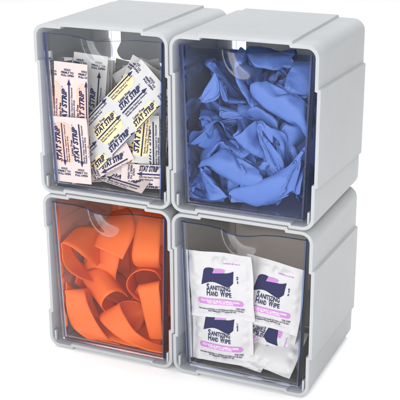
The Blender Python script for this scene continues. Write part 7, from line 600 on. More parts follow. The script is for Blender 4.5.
[166,-2,-2,3,8,10,9,8,7,6,5,5,5,6,4,2,-6,-3,-5,-6,-5,-5,-5,-6,-7,-9,-9,-9,-6,0,4,-9,-2,3,7,9,9,8,6,5,5,5,5,5,5,1,-12,-5,-6,-5,-5,-5,-5,-6,-8,-8,-9,-5,0,7,-9,-4,-1,2,7,9,8,6,5,5,4,6,5,5,5,8,-12,-7,-5,-6,-5,-5,-5,-4,-5,-6,-8,-8,-4,-1,3,-10,1,3,5,8,6,5,4,4,5,6,5,5,3,6,-11,-4,-5,-5,-6,-5,-5,-4,-5,-5,-5,-6,-3,-3,-1,-6,1,3,4,5,5,4,5,5,5,5,6,5,2,-12,4,-5,-6,-5,-6,-5,-4,-5,-5,-4,-4,-4,-5,-15,10,3,4,4,5,4,5,5,5,6,5,6,-2,-12,6,-4,-5,-6,-5,-5,-5,-5,-4,-5,-5,-3,-13,-10,12,-8,11,-6,11,-6,11,-6,11,-6,11,-6,11,-6,11,-6,10,-5,10,-5,11,-5,11,-6,2,-13,-6,-5,-5,-5,-4,-5,-6,-5,-5,-4,-4,-5,-1,3,3,3,5,4,5,5,5,5,5,6,5,9,-14,0,-5,-7,-5,-5,-5,-5,-5,-4,-3,-2,-1,0,-4,4,5,-1,-2,-1,0,2,3,4,4,5,5,6,7,6,2,2,-3,0,-5,-6,-6,-7,-5,-5,-4,-3,-1,0,2,2,3,2,-2,9,1,-1,-3,-4,-3,-2,-1,-1,1,3,4,6,6,6,5,4,0,-8,5,-1,-2,-4,-6,-2,-6,-5,-3,-1,1,1,3,2,4,4,3,3,-2,8,1,-2,-3,-3,-4,-3,-4,-2,-3,-2,-1,1,3,5,4,2,4,4,-1,-8,5,-1,0,-5,-4,-1,-10,2,1,3,3,4,3,3,2,3,3,2,2,2,9,-5,-5,-3,-2,-1,-1,-1,-3,-3,-4,-5,-4,-4,3,-4,4,4,4,4,-7,-5,5,-11,7,-9,5,-1,6,3,8,-4,6,-2,5,-1,5,-1,5,-2,4,-4,4,-4,4,-4,5,-3,2,8,-2,9,-3,5,7,0,-7,-15,6,-1,-2,-3,-3,-3,-3,-3,1,0,-9,-20,-1,5,6,-11,32,6,-1,-1,-4,3,4,2,2,8,3,0,-2,9,5,6,11,-7,-7,-5,-3,1,-2,-5,0,-9,1,-3,-5,4,2,2,-5,11,4,-2,-2,-1,-3,4,1,3,-3,10,5,1,4,6,6,7,9,-6,-5,-4,-5,-3,-4,-4,-6,1,-2,-2,-1,-1,4,1,0,11,-1,-1,-1,-2,0,2,2,1,-2,6,5,2,5,2,2,7,8,6,-3,-8,-5,1,-7,-4,-4,-1,-2,-2,-1,3,0,1,1,14,-4,-2,0,-3,0,2,3,1,-1,1,4,4,9,-6,6,4,-6,-4,-2,1,-3,-2,0,5,-5,3,2,1,9,-2,-3,6,-4,-4,2,2,5,-4,1,3,3,2,6,0,6,-10,-3,7,3,-10,8,-10,9,-5,0,-2,1,2,2,0,7,5,1,-2,-6,6,1,-3,8,-3,3,0,-32,-3,-5,-3,2,7,8,9,9,8,8,7,7,7,6,4,-12,-7,-7,-6,-7,-8,-9,-9,-9,-7,-4,1,5,-4,-5,-4,1,6,9,9,8,9,7,6,7,6,7,-12,-7,-6,-6,-7,-7,-8,-9,-9,-7,-3,0,5,-7,-3,-2,1,6,7,9,8,8,6,6,7,6,6,-11,-6,-7,-6,-7,-6,-7,-8,-9,-6,-2,-1,3,-8,0,1,3,8,8,7,6,6,6,7,6,4,-10,-6,-6,-6,-6,-6,-7,-7,-7,-6,-1,-1,1,-7,0,0,4,6,7,6,6,6,6,7,6,-5,-6,-7,-6,-7,-6,-6,-6,-6,-5,-2,0,-9,0,1,4,6,6,6,6,6,6,7,7,-8,-4,-7,-6,-6,-5,-6,-6,-7,-6,-3,0,-9,-9,9,-7,9,-5,10,-4,11,-5,11,-4,10,-5,11,-5,10,-5,11,-5,11,-5,12,-6,-11,-6,-6,-6,-5,-6,-6,-6,-6,-5,-3,-2,-6,0,2,4,5,6,6,6,6,5,6,6,6,-11,-6,-6,-6,-6,-6,-6,-5,-4,-3,-1,2,6,-5,-3,-1,2,3,4,6,6,5,6,7,6,6,0,-4,-7,-6,-7,-6,-6,-5,-5,-3,-2,0,2,4,6,10,-8,-7,-4,-2,-1,1,1,4,4,6,6,8,6,6,4,-3,-3,-4,-5,-4,-8,-7,-5,-4,-2,-1,1,1,3,4,7,9,11,-9,-9,-6,-5,-3,-1,-1,0,1,2,5,18,2,4,4,-5,0,-6,-3,-14,-4,-1,0,1,0,2,2,5,6,8,9,11,-9,-9,-7,-5,-3,-3,-1,-1,-1,0,0,7,3,4,4,-11,5,-11,7,-9,5,3,7,-8,7,-7,7,-6,8,-7,9,-7,9,-7,9,-6,9,-5,11,-5,8,12,-4,12,-5,14,-6,-17,-5,-4,-1,-2,-3,-3,-1,1,3,9,-2,-2,2,4,1,4,5,15,6,10,-7,-14,-5,-3,-2,-3,-2,3,11,-3,-2,3,1,3,1,5,17,7,9,-5,-16,-5,-3,-3,-2,-1,2,10,-1,-2,3,1,2,5,3,11,8,9,-6,-13,-5,-4,-3,1,1,11,-2,-2,3,2,1,4,4,7,-4,-4,-2,0,2,2,9,-4,-1,3,1,2,4,2,8,6,-9,7,-10,8,-11,9,-8,1,17,1],
[222,4,1,-10,-14,-15,-15,-14,-10,-8,-10,-10,-5,5,14,9,2,-17,-12,0,8,11,7,5,11,15,14,15,15,7,1,-7,-6,-14,-16,-14,-15,-11,-4,-2,-7,-10,-3,8,19,10,-13,-17,-6,6,8,1,-1,4,12,14,16,17,13,11,-8,-13,-9,-15,-18,-15,-12,-4,2,2,-3,-6,3,16,17,2,12,-10,-23,-14,-1,3,-1,-5,-2,5,12,16,18,16,15,-17,-19,-18,-18,-12,-5,2,5,4,1,2,11,20,20,4,8,-12,-22,-18,-10,-5,-4,-5,-4,-2,4,13,17,18,11,-14,-19,-16,-13,-4,2,4,5,6,7,11,15,21,19,10,-14,-18,-19,-12,-10,-8,-7,-6,-5,-1,5,11,16,-9,-7,-9,-5,2,5,7,7,9,8,10,16,23,18,9,-15,-18,-18,-11,-8,-8,-7,-8,-9,-6,-2,4,12,2,-9,2,-7,9,-6,15,-7,17,-7,17,-9,17,-9,16,-10,16,-9,15,-7,16,-2,18,0,18,11,-11,-17,-11,-7,-6,-6,-9,-9,-10,-10,-8,-5,-1,-3,8,10,9,10,11,10,10,7,6,8,13,16,1,39,-18,-20,-16,-10,-7,-9,-10,-12,-13,-11,-11,-11,-12,-4,-8,5,10,11,10,12,13,14,13,12,11,10,13,16,16,19,14,9,-17,-17,-16,-14,-14,-13,-12,-14,-14,-14,-12,-11,-10,-10,-12,-14,-5,11,16,13,9,9,10,10,11,13,15,14,14,14,15,18,21,24,43,-19,-15,-20,-23,-20,-18,-14,-16,-16,-15,-11,-8,-7,-9,-10,-11,-14,-18,-18,-6,11,18,17,15,14,12,10,6,5,9,15,19,24,27,7,18,21,22,38,37,-18,-15,-22,-25,-20,-17,-63,-9,-16,-15,-9,-5,-7,-11,-14,-16,-18,-17,-15,-17,-4,12,9,12,17,19,18,16,12,10,7,10,12,4,102,14,-2,20,21,22,33,-3,-13,-4,-18,-3,-17,-15,-146,3,-12,6,-15,5,-17,6,-18,7,-20,7,-21,5,-21,2,-19,0,-20,1,-11,-3,1,-2,-5,-9,3,16,4,-19,11,18,14,12,14,13,11,13,14,7,5,184,19,27,9,-21,-226,0,-8,-17,-22,-1,-10,-15,-23,0,-15,-11,-8,27,4,-18,7,14,-1,-16,-25,13,19,7,-5,23,17,13,-3,9,21,18,2,-2,0,-13,-21,-13,5,6,-7,-10,-12,-30,-15,-21,30,15,-1,-12,5,8,5,-11,-42,16,19,9,-5,38,14,11,-2,-11,16,20,5,1,-2,-16,-21,17,2,-8,-15,-9,-37,0,-14,-16,-8,45,6,-1,-8,5,5,3,-5,-44,11,20,4,40,15,14,0,-26,12,20,5,3,-3,-16,-18,32,1,-10,-16,-9,-34,-2,-13,-17,-3,37,-1,-2,-16,17,5,37,15,15,1,-37,9,17,12,2,-4,-5,-17,-8,41,-1,-10,-15,-5,-35,-2,-14,-19,-11,11,17,15,2,3,40,13,-3,17,1,10,-6,-45,10,14,2,-9,-10,45,-1,-15,-14,-48,-3,-7,-11,77,24,-3,-10,22,9,17,10,-4,-15,-18,-17,-15,-13,-11,-9,-9,-6,-1,2,-2,3,8,8,6,10,14,16,18,17,11,-1,-13,-11,11,4,-7,-16,-17,-16,-15,-11,-4,-2,-7,-4,4,1,-4,4,3,-1,4,11,15,16,17,12,4,-8,-12,6,-1,-9,-15,-16,-15,-12,-4,2,1,-1,4,9,6,-14,-6,-1,-4,-3,5,12,15,15,11,6,-1,-15,-3,-7,-12,-15,-12,-5,2,5,5,7,14,14,2,-16,-15,-9,-6,-6,-2,5,13,13,7,3,1,-17,0,-1,-10,-12,-4,2,6,7,10,14,18,12,-12,-17,-14,-9,-7,-6,-3,3,9,5,-3,-10,5,1,-6,0,5,6,7,7,11,15,17,11,-12,-16,-11,-7,-6,-6,-8,-7,-2,0,-4,-1,10,-3,10,-7,12,-7,14,-6,14,-6,15,-8,15,-9,14,-9,14,-7,15,-4,16,-2,15,3,-13,-9,-5,-5,-8,-9,-9,-7,-6,-9,-16,-13,14,18,12,9,8,9,11,8,6,7,11,10,6,-13,-8,-7,-10,-11,-12,-10,-13,-16,-19,-19,-14,9,16,20,20,17,14,14,13,11,9,12,13,13,25,-13,-12,-13,-13,-12,-14,-15,-16,-19,-20,-22,-20,-15,-8,-5,-1,7,15,19,22,22,22,20,18,16,13,12,12,15,16,31,-18,-20,-22,-13,-11,-13,-18,-21,-22,-24,-22,-21,-19,-14,-8,1,-2,-5,0,9,15,18,20,22,23,24,23,19,54,21,23,18,40,-20,-21,-24,-95,-20,-24,-23,-23,-21,-19,-17,-16,-10,-3,4,-3,-5,0,7,12,16,15,17,20,21,23,23,139,22,22,18,28,-12,-4,-14,-6,-15,-183,-23,1,-23,1,-20,0,-17,-1,-14,-3,-9,-3,-6,-7,-6,-7,0,-7,-6,2,-3,3,2,2,-4,10,4,12,12,8,12,15,16,16,21,1,-17,-16,-23,-14,-9,-30,-10,1,-4,8,1,-13,8,15,38,12,23,21,2,-18,-15,-2,-12,-4,-48,-17,17,-1,7,0,-27,13,17,45,10,6,18,8,-20,1,-14,-8,-48,-19,-11,42,-5,11,1,-40,18,59,13,-8,15,8,-18,17,-16,-8,-45,-20,-11,13,17,55,14,-21,12,18,-9,-15,28,-14,-9,-40,-18,-15,17,18,-1,54,-5,15,2,12,-35,14,24,-15]],
[[144,5,13,20,19,13,0,-10,-14,-15,-15,-16,-17,-16,-16,-7,1,19,16,17,17,16,15,14,12,3,-10,-18,-21,-16,-2,-4,10,19,21,17,7,-4,-12,-14,-16,-17,-16,-17,-15,-10,27,15,17,17,16,15,12,6,-6,-15,-20,-20,-17,-1,-4,0,11,19,20,18,14,4,-7,-13,-16,-16,-17,-16,-14,-18,13,18,18,16,17,15,14,9,-2,-12,-18,-19,-20,-15,-5,-1,10,18,20,20,17,10,-1,-10,-14,-16,-16,-17,-12,-14,10,16,16,17,16,15,11,3,-8,-15,-20,-20,-20,-16,-7,0,10,19,21,21,19,15,5,-6,-13,-15,-16,-18,-20,7,10,16,19,16,14,8,-2,-12,-19,-21,-21,-21,-16,-5,11,18,21,21,21,18,11,-2,-11,-16,-18,-20,-11,14,1,12,17,18,14,5,-7,-17,-20,-22,-21,-21,-21,4,7,10,9,10,11,9,12,9,12,9,11,9,7,4,-2,-1,-8,-6,-11,-5,-12,-1,-13,6,-5,18,6,11,14,9,-4,-17,-20,-21,-20,-18,-17,-11,10,14,16,18,19,21,18,10,-2,-10,-10,-4,-3,-14,38,-13,0,2,3,7,4,-4,-13,-19,-19,-17,-15,-17,-15,6,10,14,14,15,16,18,14,8,1,-1,0,-1,-3,3,13,8,9,-12,-8,-5,1,4,-1,-4,-5,-6,-10,-14,-15,-14,-14,-16,-14,0,9,14,14,14,13,13,12,11,10,7,4,-1,-2,2,4,8,16,23,-11,-9,-8,-6,0,-7,0,0,-3,-7,-10,-13,-14,-14,-14,-13,-13,-13,-13,-1,8,12,13,13,15,15,15,14,14,10,7,4,7,4,-5,2,4,7,20,20,-10,-9,-9,-7,-3,0,-2,-5,-7,-8,-12,-14,-15,-14,-15,-14,-14,-13,-13,-10,6,2,11,12,12,13,13,13,14,14,16,14,12,10,6,7,-7,3,5,8,21,1,-11,6,-13,6,-10,-1,-17,-8,-11,-3,-14,-2,-15,-2,-15,-1,-12,-1,-11,-2,-9,-3,-7,-4,-4,-5,-10,-2,-9,-1,-7,6,6,-2,4,20,3,4,11,10,8,9,15,16,16,16,12,33,9,7,0,-2,-51,-8,-13,-14,-7,-19,-9,-4,-3,-20,-10,-17,20,-27,-5,3,4,-5,4,8,22,-3,4,11,11,16,2,3,8,7,7,16,13,-7,-10,-13,-13,-3,10,-2,-4,2,-3,-39,-11,3,-26,-7,-3,4,5,-6,2,9,24,-4,6,9,7,46,-4,0,5,-25,3,15,14,-4,-9,-16,-7,42,-3,-1,4,3,-62,-10,-10,-3,5,-18,-7,-5,4,3,-1,3,5,18,-4,7,13,76,-5,-1,4,-67,3,15,15,-5,-10,-15,-7,87,-4,-3,3,4,-87,-9,-10,-3,5,-18,-3,-3,21,8,12,101,-6,1,6,-109,4,10,16,8,-9,-13,-14,-4,131,-11,-2,0,11,-117,-7,-10,-4,2,3,0,7,0,9,133,5,-16,15,-14,15,-4,-146,6,14,6,-11,-10,156,4,-2,-3,-150,-1,-3,-5,169,1,4,-2,-243,7,16,12,0,-10,-14,-16,-17,-18,-17,-16,-9,-2,2,2,2,-2,6,13,18,18,18,16,15,12,2,-11,-17,-11,15,17,10,-3,-12,-16,-17,-19,-18,-16,-10,-1,6,7,-4,4,14,17,19,18,17,13,3,-9,-17,-19,-8,14,18,16,8,-5,-14,-18,-19,-18,-16,-9,2,5,9,-7,2,13,18,19,18,15,7,-7,-15,-18,-17,3,17,18,16,5,-8,-16,-19,-19,-16,-8,3,7,5,-8,3,14,18,19,17,9,-3,-15,-18,-19,-15,1,17,19,19,14,2,-12,-17,-19,-17,-10,3,8,-5,5,15,18,19,13,0,-13,-19,-20,-18,-11,14,19,20,19,12,-3,-14,-19,-18,-10,2,12,-7,5,14,19,16,5,-10,-18,-20,-20,-17,-8,6,7,8,10,9,11,8,12,8,9,6,1,-1,-8,-4,-13,-3,-14,4,-12,13,-9,18,9,-8,1,9,12,7,-8,-18,-20,-19,-16,-11,0,9,14,15,18,20,14,0,-7,-7,-1,6,7,14,-8,-6,0,4,1,-9,-17,-18,-14,-14,-13,4,8,13,12,13,17,14,7,2,4,7,9,6,5,18,-2,-2,-4,-7,-9,-10,-9,-9,-13,-16,-15,-10,-11,-11,-2,9,10,11,13,17,17,15,13,12,10,6,5,3,2,2,16,-2,-3,-4,-5,-2,-3,-7,-10,-13,-16,-19,-19,-17,-14,-13,-10,-3,10,14,16,19,20,19,16,14,12,8,3,8,6,4,1,19,-7,-2,-7,-13,-1,-7,-10,-13,-14,-16,-19,-19,-19,-17,-15,5,13,16,17,18,17,15,14,13,12,11,6,15,7,6,3,18,-8,5,-8,2,-8,-28,-6,0,-11,0,-14,0,-14,1,-11,-1,-7,-3,-6,-8,-6,-11,-7,-11,-14,-2,-9,0,-11,14,6,23,15,13,10,11,7,7,12,15,10,-3,-8,-15,-17,-3,-12,-21,-12,-29,-2,-1,4,26,11,6,28,8,14,14,-4,-11,-16,10,-2,-3,-36,-9,-35,-3,1,5,30,10,4,46,1,-19,16,-2,-14,30,3,-1,-61,-5,-9,-24,-3,1,5,25,9,78,-1,-63,17,-1,-14,75,3,-3,-88,-5,-8,6,7,104,1,-104,13,12,-12,-15,117,3,-4,-112,-4,-10,6,3,4,143,-14,16,-15,14,-147,14,146,-2],
[48,3,6,3,1,-4,-4,-2,0,-1,1,1,3,2,1,0,9,-4,-1,-2,-3,-1,0,0,2,4,4,2,-3,-6,-6,11,8,6,1,-3,-5,-4,-2,0,1,2,3,2,2,3,7,-2,-3,-2,-2,0,1,4,5,4,0,-4,-8,-12,12,8,7,6,3,-1,-5,-5,-3,-1,1,2,2,2,2,-6,15,2,-3,-2,-2,-1,0,3,5,5,2,-2,-5,-9,-9,17,7,8,4,1,-3,-5,-5,-2,0,1,2,2,3,-1,12,-1,-3,-1,-1,0,1,4,5,3,0,-3,-6,-7,-4,11,8,6,4,3,0,-4,-4,-4,-1,0,1,3,7,17,-10,-2,-2,-1,1,3,4,4,0,-2,-5,-4,-4,21,-8,3,5,3,3,-1,-4,-3,-2,0,1,2,10,12,-10,0,-1,-1,1,3,3,0,-2,-3,-4,-3,9,15,-14,15,-12,15,-12,14,-11,13,-11,13,-11,12,-12,12,-14,13,-14,13,-14,13,-13,10,-12,7,0,11,7,5,1,1,-1,-1,-1,-2,-2,-3,-4,4,5,3,5,4,2,2,1,1,1,-2,-5,-8,-7,-7,-2,11,7,11,9,4,2,-1,-1,-1,-3,-4,-6,-5,-5,11,5,2,6,6,4,2,2,0,-2,-4,-10,-13,-13,-14,-10,-14,-8,8,15,14,15,16,14,10,5,2,-1,-2,-3,-5,-6,-5,-1,11,0,4,6,5,4,1,1,-2,-6,-10,-14,-16,-16,-14,-16,-16,-12,-29,12,6,14,16,19,15,12,15,16,13,10,6,3,1,-2,-3,-4,-5,-1,12,0,2,3,2,-1,-2,-5,-6,-9,-11,-14,-15,-10,-21,-12,-16,-17,-15,-21,-24,11,7,15,17,18,18,41,2,11,13,11,9,8,6,6,4,3,1,-1,2,3,-3,-2,-3,-5,-5,-7,-7,-7,-7,-10,-10,-11,-4,-53,-9,-4,-18,-17,-15,-17,1,7,6,9,7,9,17,67,1,-7,15,-6,16,-7,16,-8,16,-8,16,-7,14,-6,14,-7,13,-7,13,6,-8,11,-7,11,-1,-12,-9,-3,6,-16,-5,-4,-8,-10,-8,-7,-8,-11,-8,11,-74,-13,-22,-8,18,83,-7,6,12,17,1,6,11,11,1,2,22,-16,5,3,6,-15,-1,-4,5,-12,-3,-4,0,-5,6,-13,-10,6,-23,-11,-11,3,-11,-5,9,11,5,24,-7,6,10,9,-7,2,4,15,-4,4,1,-13,2,-5,-1,-15,0,-3,-2,8,7,-12,-11,-1,-21,-11,-10,-3,-12,1,9,10,27,1,9,14,7,-18,-6,2,4,-4,17,0,5,-1,-8,-2,-4,2,-24,4,-5,1,30,-12,-13,-3,-33,-5,-10,-4,-15,5,9,8,37,2,10,12,7,-40,-1,3,3,-8,36,2,2,-46,-5,0,46,-10,-11,-4,-47,0,-10,-8,-2,-6,3,11,-1,53,4,8,11,3,-55,0,3,6,4,-11,-9,-13,9,2,59,-7,1,-12,-2,-8,1,-55,-4,-7,-2,2,5,56,4,13,10,-64,-5,2,9,52,-22,4,8,-109,3,6,4,1,-1,0,2,6,9,8,4,-4,-8,-10,-5,16,10,6,0,-6,-9,-9,-4,-1,1,1,-2,-7,5,8,6,1,-2,-1,2,7,9,8,4,-3,-8,-11,16,10,7,-2,-6,-9,-8,-4,0,2,0,-5,-9,8,6,9,3,-1,-2,2,5,8,9,5,-3,-9,-10,14,11,7,-1,-7,-9,-6,-3,1,1,-3,-7,-8,13,9,6,2,-1,0,4,8,8,4,-3,-9,-8,13,10,7,-1,-6,-8,-5,-1,1,-2,-6,-8,-6,15,6,7,5,1,0,3,6,7,3,-3,-9,6,10,6,0,-5,-7,-3,-1,-2,-4,-6,-6,10,4,5,6,4,2,2,4,6,3,-4,-9,8,8,7,0,-4,-5,-3,-2,-4,-4,-5,-4,12,16,-12,16,-12,16,-12,14,-11,13,-10,13,-10,14,-11,15,-11,13,-11,9,-13,4,-14,2,15,12,7,1,-3,-4,-4,-2,-1,-4,-4,-4,9,5,4,5,3,1,2,4,3,1,-5,-12,-11,12,14,9,3,-1,-2,-2,-2,-3,-5,-5,-6,10,4,6,6,5,3,2,1,1,-3,-9,-14,-16,-17,-26,18,18,17,16,14,10,4,1,-2,-3,-5,-6,-7,-6,9,7,7,6,6,3,2,-2,-6,-11,-13,-16,-17,-17,-18,-18,-25,15,18,19,17,15,17,14,13,11,7,3,1,-3,-5,-7,-7,9,7,5,4,1,-3,-4,-8,-10,-11,-13,-17,-50,-14,-17,-17,-28,16,19,16,63,16,14,12,10,9,7,5,3,2,-1,-3,1,1,-3,-4,-4,-4,-5,-7,-10,-11,-12,-14,-76,-16,-17,-16,-18,8,6,10,6,10,87,-3,18,-4,16,-6,17,-6,16,-7,15,-8,14,-10,14,-10,13,-11,15,5,-11,15,-10,12,-25,-3,-10,-2,-3,-3,-5,-8,-10,-11,-10,-13,-14,10,10,23,9,5,6,2,11,4,-11,-4,-11,-3,-1,-6,-8,-33,-11,-14,10,8,27,8,7,-1,3,14,4,-9,-5,-17,-2,-3,8,-11,-37,-9,-15,10,38,13,10,-19,3,3,13,5,-13,-2,-18,-4,22,-12,-46,-8,-14,10,46,13,8,-35,4,2,-14,-4,38,-11,-53,-8,-11,-3,10,55,11,8,-53,5,4,-15,-15,10,55,2,-12,-2,-9,-58,-8,65,14],
[516,5,8,2,-5,-12,-16,-17,-16,-16,-16,-14,-15,-15,-15,-7,-2,12,16,14,15,15,15,16,17,17,14,8,1,-6,-12,-2,6,4,-3,-10,-15,-18,-17,-16,-15,-14,-14,-16,-15,-6,5,16,15,14,14,16,17,17,17,12,5,-2,-8,-1,-13,0,7,5,0,-8,-13,-17,-18,-16,-15,-15,-14,-15,-12,4,-9,1,15,15,14,15,16,18,17,15,9,3,-4,-7,-4,-13,9,6,2,-5,-11,-15,-18,-17,-16,-15,-15,-14,-11,2,-7,3,12,15,14,16,17,18,17,12,5,1,-4,-6,-6,-7,5,4,2,-2,-6,-13,-17,-18,-17,-15,-14,-12,-8,-6,8,9,11,13,16,18,18,13,7,2,0,-1,-8,-7,6,0,-1,-2,-3,-7,-14,-18,-17,-14,-9,-12,-14,-9,14,12,9,11,15,17,14,8,3,3,3,5,4,4,-6,-1,-7,-4,-4,-4,-1,-5,1,-6,2,-8,0,-10,-4,-11,-5,-11,-3,-9,-1,-11,-1,-13,-9,12,14,13,14,17,14,9,7,5,8,12,13,8,5,-10,-14,-11,-8,-6,-9,-15,-17,-16,-15,-13,-14,-6,-3,2,13,13,13,16,19,18,14,9,8,11,15,14,-1,12,4,-11,-15,-15,-12,-10,-13,-17,-20,-17,-14,-10,-9,-8,-3,2,6,1,4,7,7,6,10,13,18,18,17,14,13,14,16,13,5,13,-4,-12,-15,-15,-16,-15,-16,-16,-16,-13,-10,-7,-8,-6,-4,-4,-1,17,-10,5,2,2,2,1,10,10,8,11,13,13,15,15,16,16,15,16,8,11,-5,-14,-17,-15,-15,-15,-14,-13,-12,-11,-10,-11,-16,-4,2,2,-1,-6,2,18,-11,4,-1,6,1,-8,9,7,12,10,10,11,13,14,14,14,15,16,16,10,17,-11,-15,-17,-16,-14,-15,-15,-15,-12,-9,-8,-10,-9,-8,8,-2,0,-3,-5,10,11,-9,17,-11,12,-10,-6,6,3,10,-2,6,0,6,1,8,2,11,3,12,4,12,4,13,3,14,2,17,16,1,16,-4,9,10,-2,-15,-32,-7,-13,-17,-16,-15,-14,-12,-9,-5,-2,-5,-6,6,-5,-9,15,10,2,1,5,8,10,14,13,17,13,15,30,-19,29,13,14,17,-15,-17,-10,-19,-8,-16,-13,0,-24,-2,-14,-12,-10,-7,-3,-1,11,1,0,5,4,10,9,10,8,-4,29,17,15,28,11,18,13,10,-10,-15,-11,-31,-13,-18,-13,-5,-17,-1,-10,-10,-12,-4,-3,3,10,-3,2,8,2,8,12,6,0,16,9,16,15,9,30,6,18,15,7,-9,-16,-11,-33,-14,-20,-9,-21,0,-11,-13,1,-6,-6,4,14,-7,2,9,-5,9,14,8,-1,12,5,16,15,12,36,11,11,-71,-17,-8,-15,0,-12,-15,10,-11,-3,1,3,12,-4,1,12,-11,5,15,7,1,8,4,15,17,8,1,-11,-1,-15,-9,-8,5,-9,1,-16,3,-12,10,-6,-3,4,5,2,-4,14,12,0,16,11,6,3,-35,-20,6,8,-27,3,2,-6,-13,-16,-16,-13,-5,-1,-2,-9,-16,-19,-18,-9,14,19,18,13,5,1,1,10,14,17,16,9,2,-8,-2,-4,-12,-16,-17,-12,-5,-1,-2,-9,-16,-18,-18,2,17,17,12,5,1,4,9,15,17,13,6,0,-13,0,0,-7,-14,-17,-13,-8,-3,-2,-7,-14,-17,-14,-3,17,16,10,4,2,6,12,16,15,8,1,1,-12,-1,-3,-8,-15,-16,-9,-5,-2,-8,-13,-15,-13,-3,14,15,11,4,4,7,14,15,10,3,1,4,-12,-4,-2,-4,-10,-15,-12,-6,-3,-8,-14,-15,-12,10,15,11,6,5,10,13,10,6,3,5,-3,-8,-6,-5,-6,-10,-12,-8,-5,-9,-14,-13,-9,7,13,12,7,8,11,9,7,7,8,10,8,-1,-12,-2,-9,-2,-7,-1,-6,0,-8,-1,-9,-5,-6,-7,-3,-9,0,-12,-1,-11,1,-8,-1,10,14,15,15,16,12,7,6,10,14,15,14,-12,-16,-14,-9,-5,-9,-16,-18,-18,-16,-13,-8,3,10,15,18,19,19,14,8,8,14,16,17,15,-14,-16,-16,-14,-9,-13,-18,-20,-18,-14,-10,-7,-2,7,1,3,5,7,11,13,17,18,17,13,13,16,18,16,16,-15,-18,-17,-16,-15,-15,-16,-15,-12,-11,-9,-7,-5,-3,-1,9,0,2,5,0,8,9,11,11,13,13,15,14,16,16,17,17,17,-16,-17,-16,-15,-14,-13,-13,-13,-13,-11,-10,-18,-1,-3,-2,14,-2,3,4,12,11,11,12,13,13,13,13,14,14,16,16,19,-16,-16,-15,-14,-13,-14,-13,-12,-11,-11,-12,-17,-3,-4,-2,25,-12,18,-15,15,-11,14,17,-7,14,-4,9,-1,8,1,11,3,13,3,15,-1,15,-2,14,0,16,18,-1,18,-6,19,-13,-41,-10,-14,-17,-16,-15,-11,-4,-1,-7,7,6,1,9,13,13,34,14,40,14,15,-17,-39,-14,-14,-33,-12,-16,-3,9,3,0,13,6,8,36,18,53,18,12,-14,-55,-16,-15,-35,-8,-10,-2,8,5,0,7,10,36,19,12,44,18,12,-16,-55,-19,-49,-10,2,-1,9,4,-10,8,14,30,18,13,1,-17,-44,-12,8,1,-4,14,-1,-14,9,13,28,17,14,-1,-2,-14,-25,-12,0,-15,6,7,-3,8,11]]]
GLOVE_LABELS = [
    'crumpled blue glove at the upper left of the pile, beside the finger scoop',
    'crumpled blue glove just under the upper left one, along the left wall',
    'blue glove folded across the middle of the pile, toward the right',
    'blue glove lying along the top of the pile, right of the finger scoop',
    'smooth blue glove bulging at the upper right of the pile',
    'crumpled blue glove in the lower left corner of the pile',
    'blue glove with open folds at the lower right, along the right wall',
    'smooth rolled blue glove lying low in the centre of the pile',
    'smooth broad blue glove lying along the bottom at the right',
    'blue glove with a ruffled edge sticking out at the left, halfway up',
]

# ---------------------------------------------------------------- adhesive strip packets
def strip_art(w, h, patch, x0, pitch, down, seed, rows=1, gap=.0, text=True):
    r = random.Random(seed); a = Print()
    cols = []
    x = x0
    while x < w / 2 + pitch:
        cols.append(x); x += pitch
    rh = h / rows if rows == 1 else (h - .10) / rows
    for k in range(rows):
        c = -h / 2 + rh * (k + .5)
        if rows == 1:
            b0, b1 = c - rh / 2 + .045, c + rh / 2 - .04
            if down: b0 += .085
            else: b1 -= .085
        else: b0, b1 = c - rh / 2 + .012, c + rh / 2 - .012
        for n, x in enumerate(cols):
            if (n + k) % 2 == 0 and patch:
                a.rrect(patch, x - .022, b0 + .005, x + .125, b1 + (-.01 if not down else .0), .055)
            mid = (b0 + b1) / 2
            L = min(.31, b1 - b0)
            a.text('ink', 'Latex Free', x - .016, mid - .03, .019, .115, 90, .035, .2)
            a.text('ink', 'STAT STRIP', x + .017, mid - .005, .040, L * .86, 90, .05, .3)
            a.text('ink', '\u00ae', x + .002, mid + L * .45, .011, None, 90)
            xs = x + .055
            if down:
                a.rect('ink', xs - .0048, b0 + .02, xs + .0048, b1 - .005); a.tri('ink', [(xs - .015, b0 + .030), (xs, b0 - .012), (xs + .015, b0 + .030)])
            else:
                a.rect('ink', xs - .0048, b0 + .005, xs + .0048, b1 - .01); a.tri('ink', [(xs - .015, b1 - .030), (xs + .015, b1 - .030), (xs, b1 + .012)])
            a.text('ink', 'Sterile Unless Opened or Damaged', x + .074, mid, .0125, L * .90, 90, .03)
            a.text('ink', 'Flexible Adhesive Strip', x + .091, mid - L * .13, .0125, L * .62, 90, .03)
            if rows > 1 and k < rows - 1: continue
            e = b0 - .052 if down else b1 + .055
            for t, dy in (('HOLD', .0195), ('FIRMLY TO', 0), ('PULL OPEN', -.0195)):
                a.text('ink', t, x + .045, e + dy, .0145, .098 if len(t) > 5 else .05, 0, .04)
    a.clip(w / 2 - .002, h / 2 - .002)
    return a

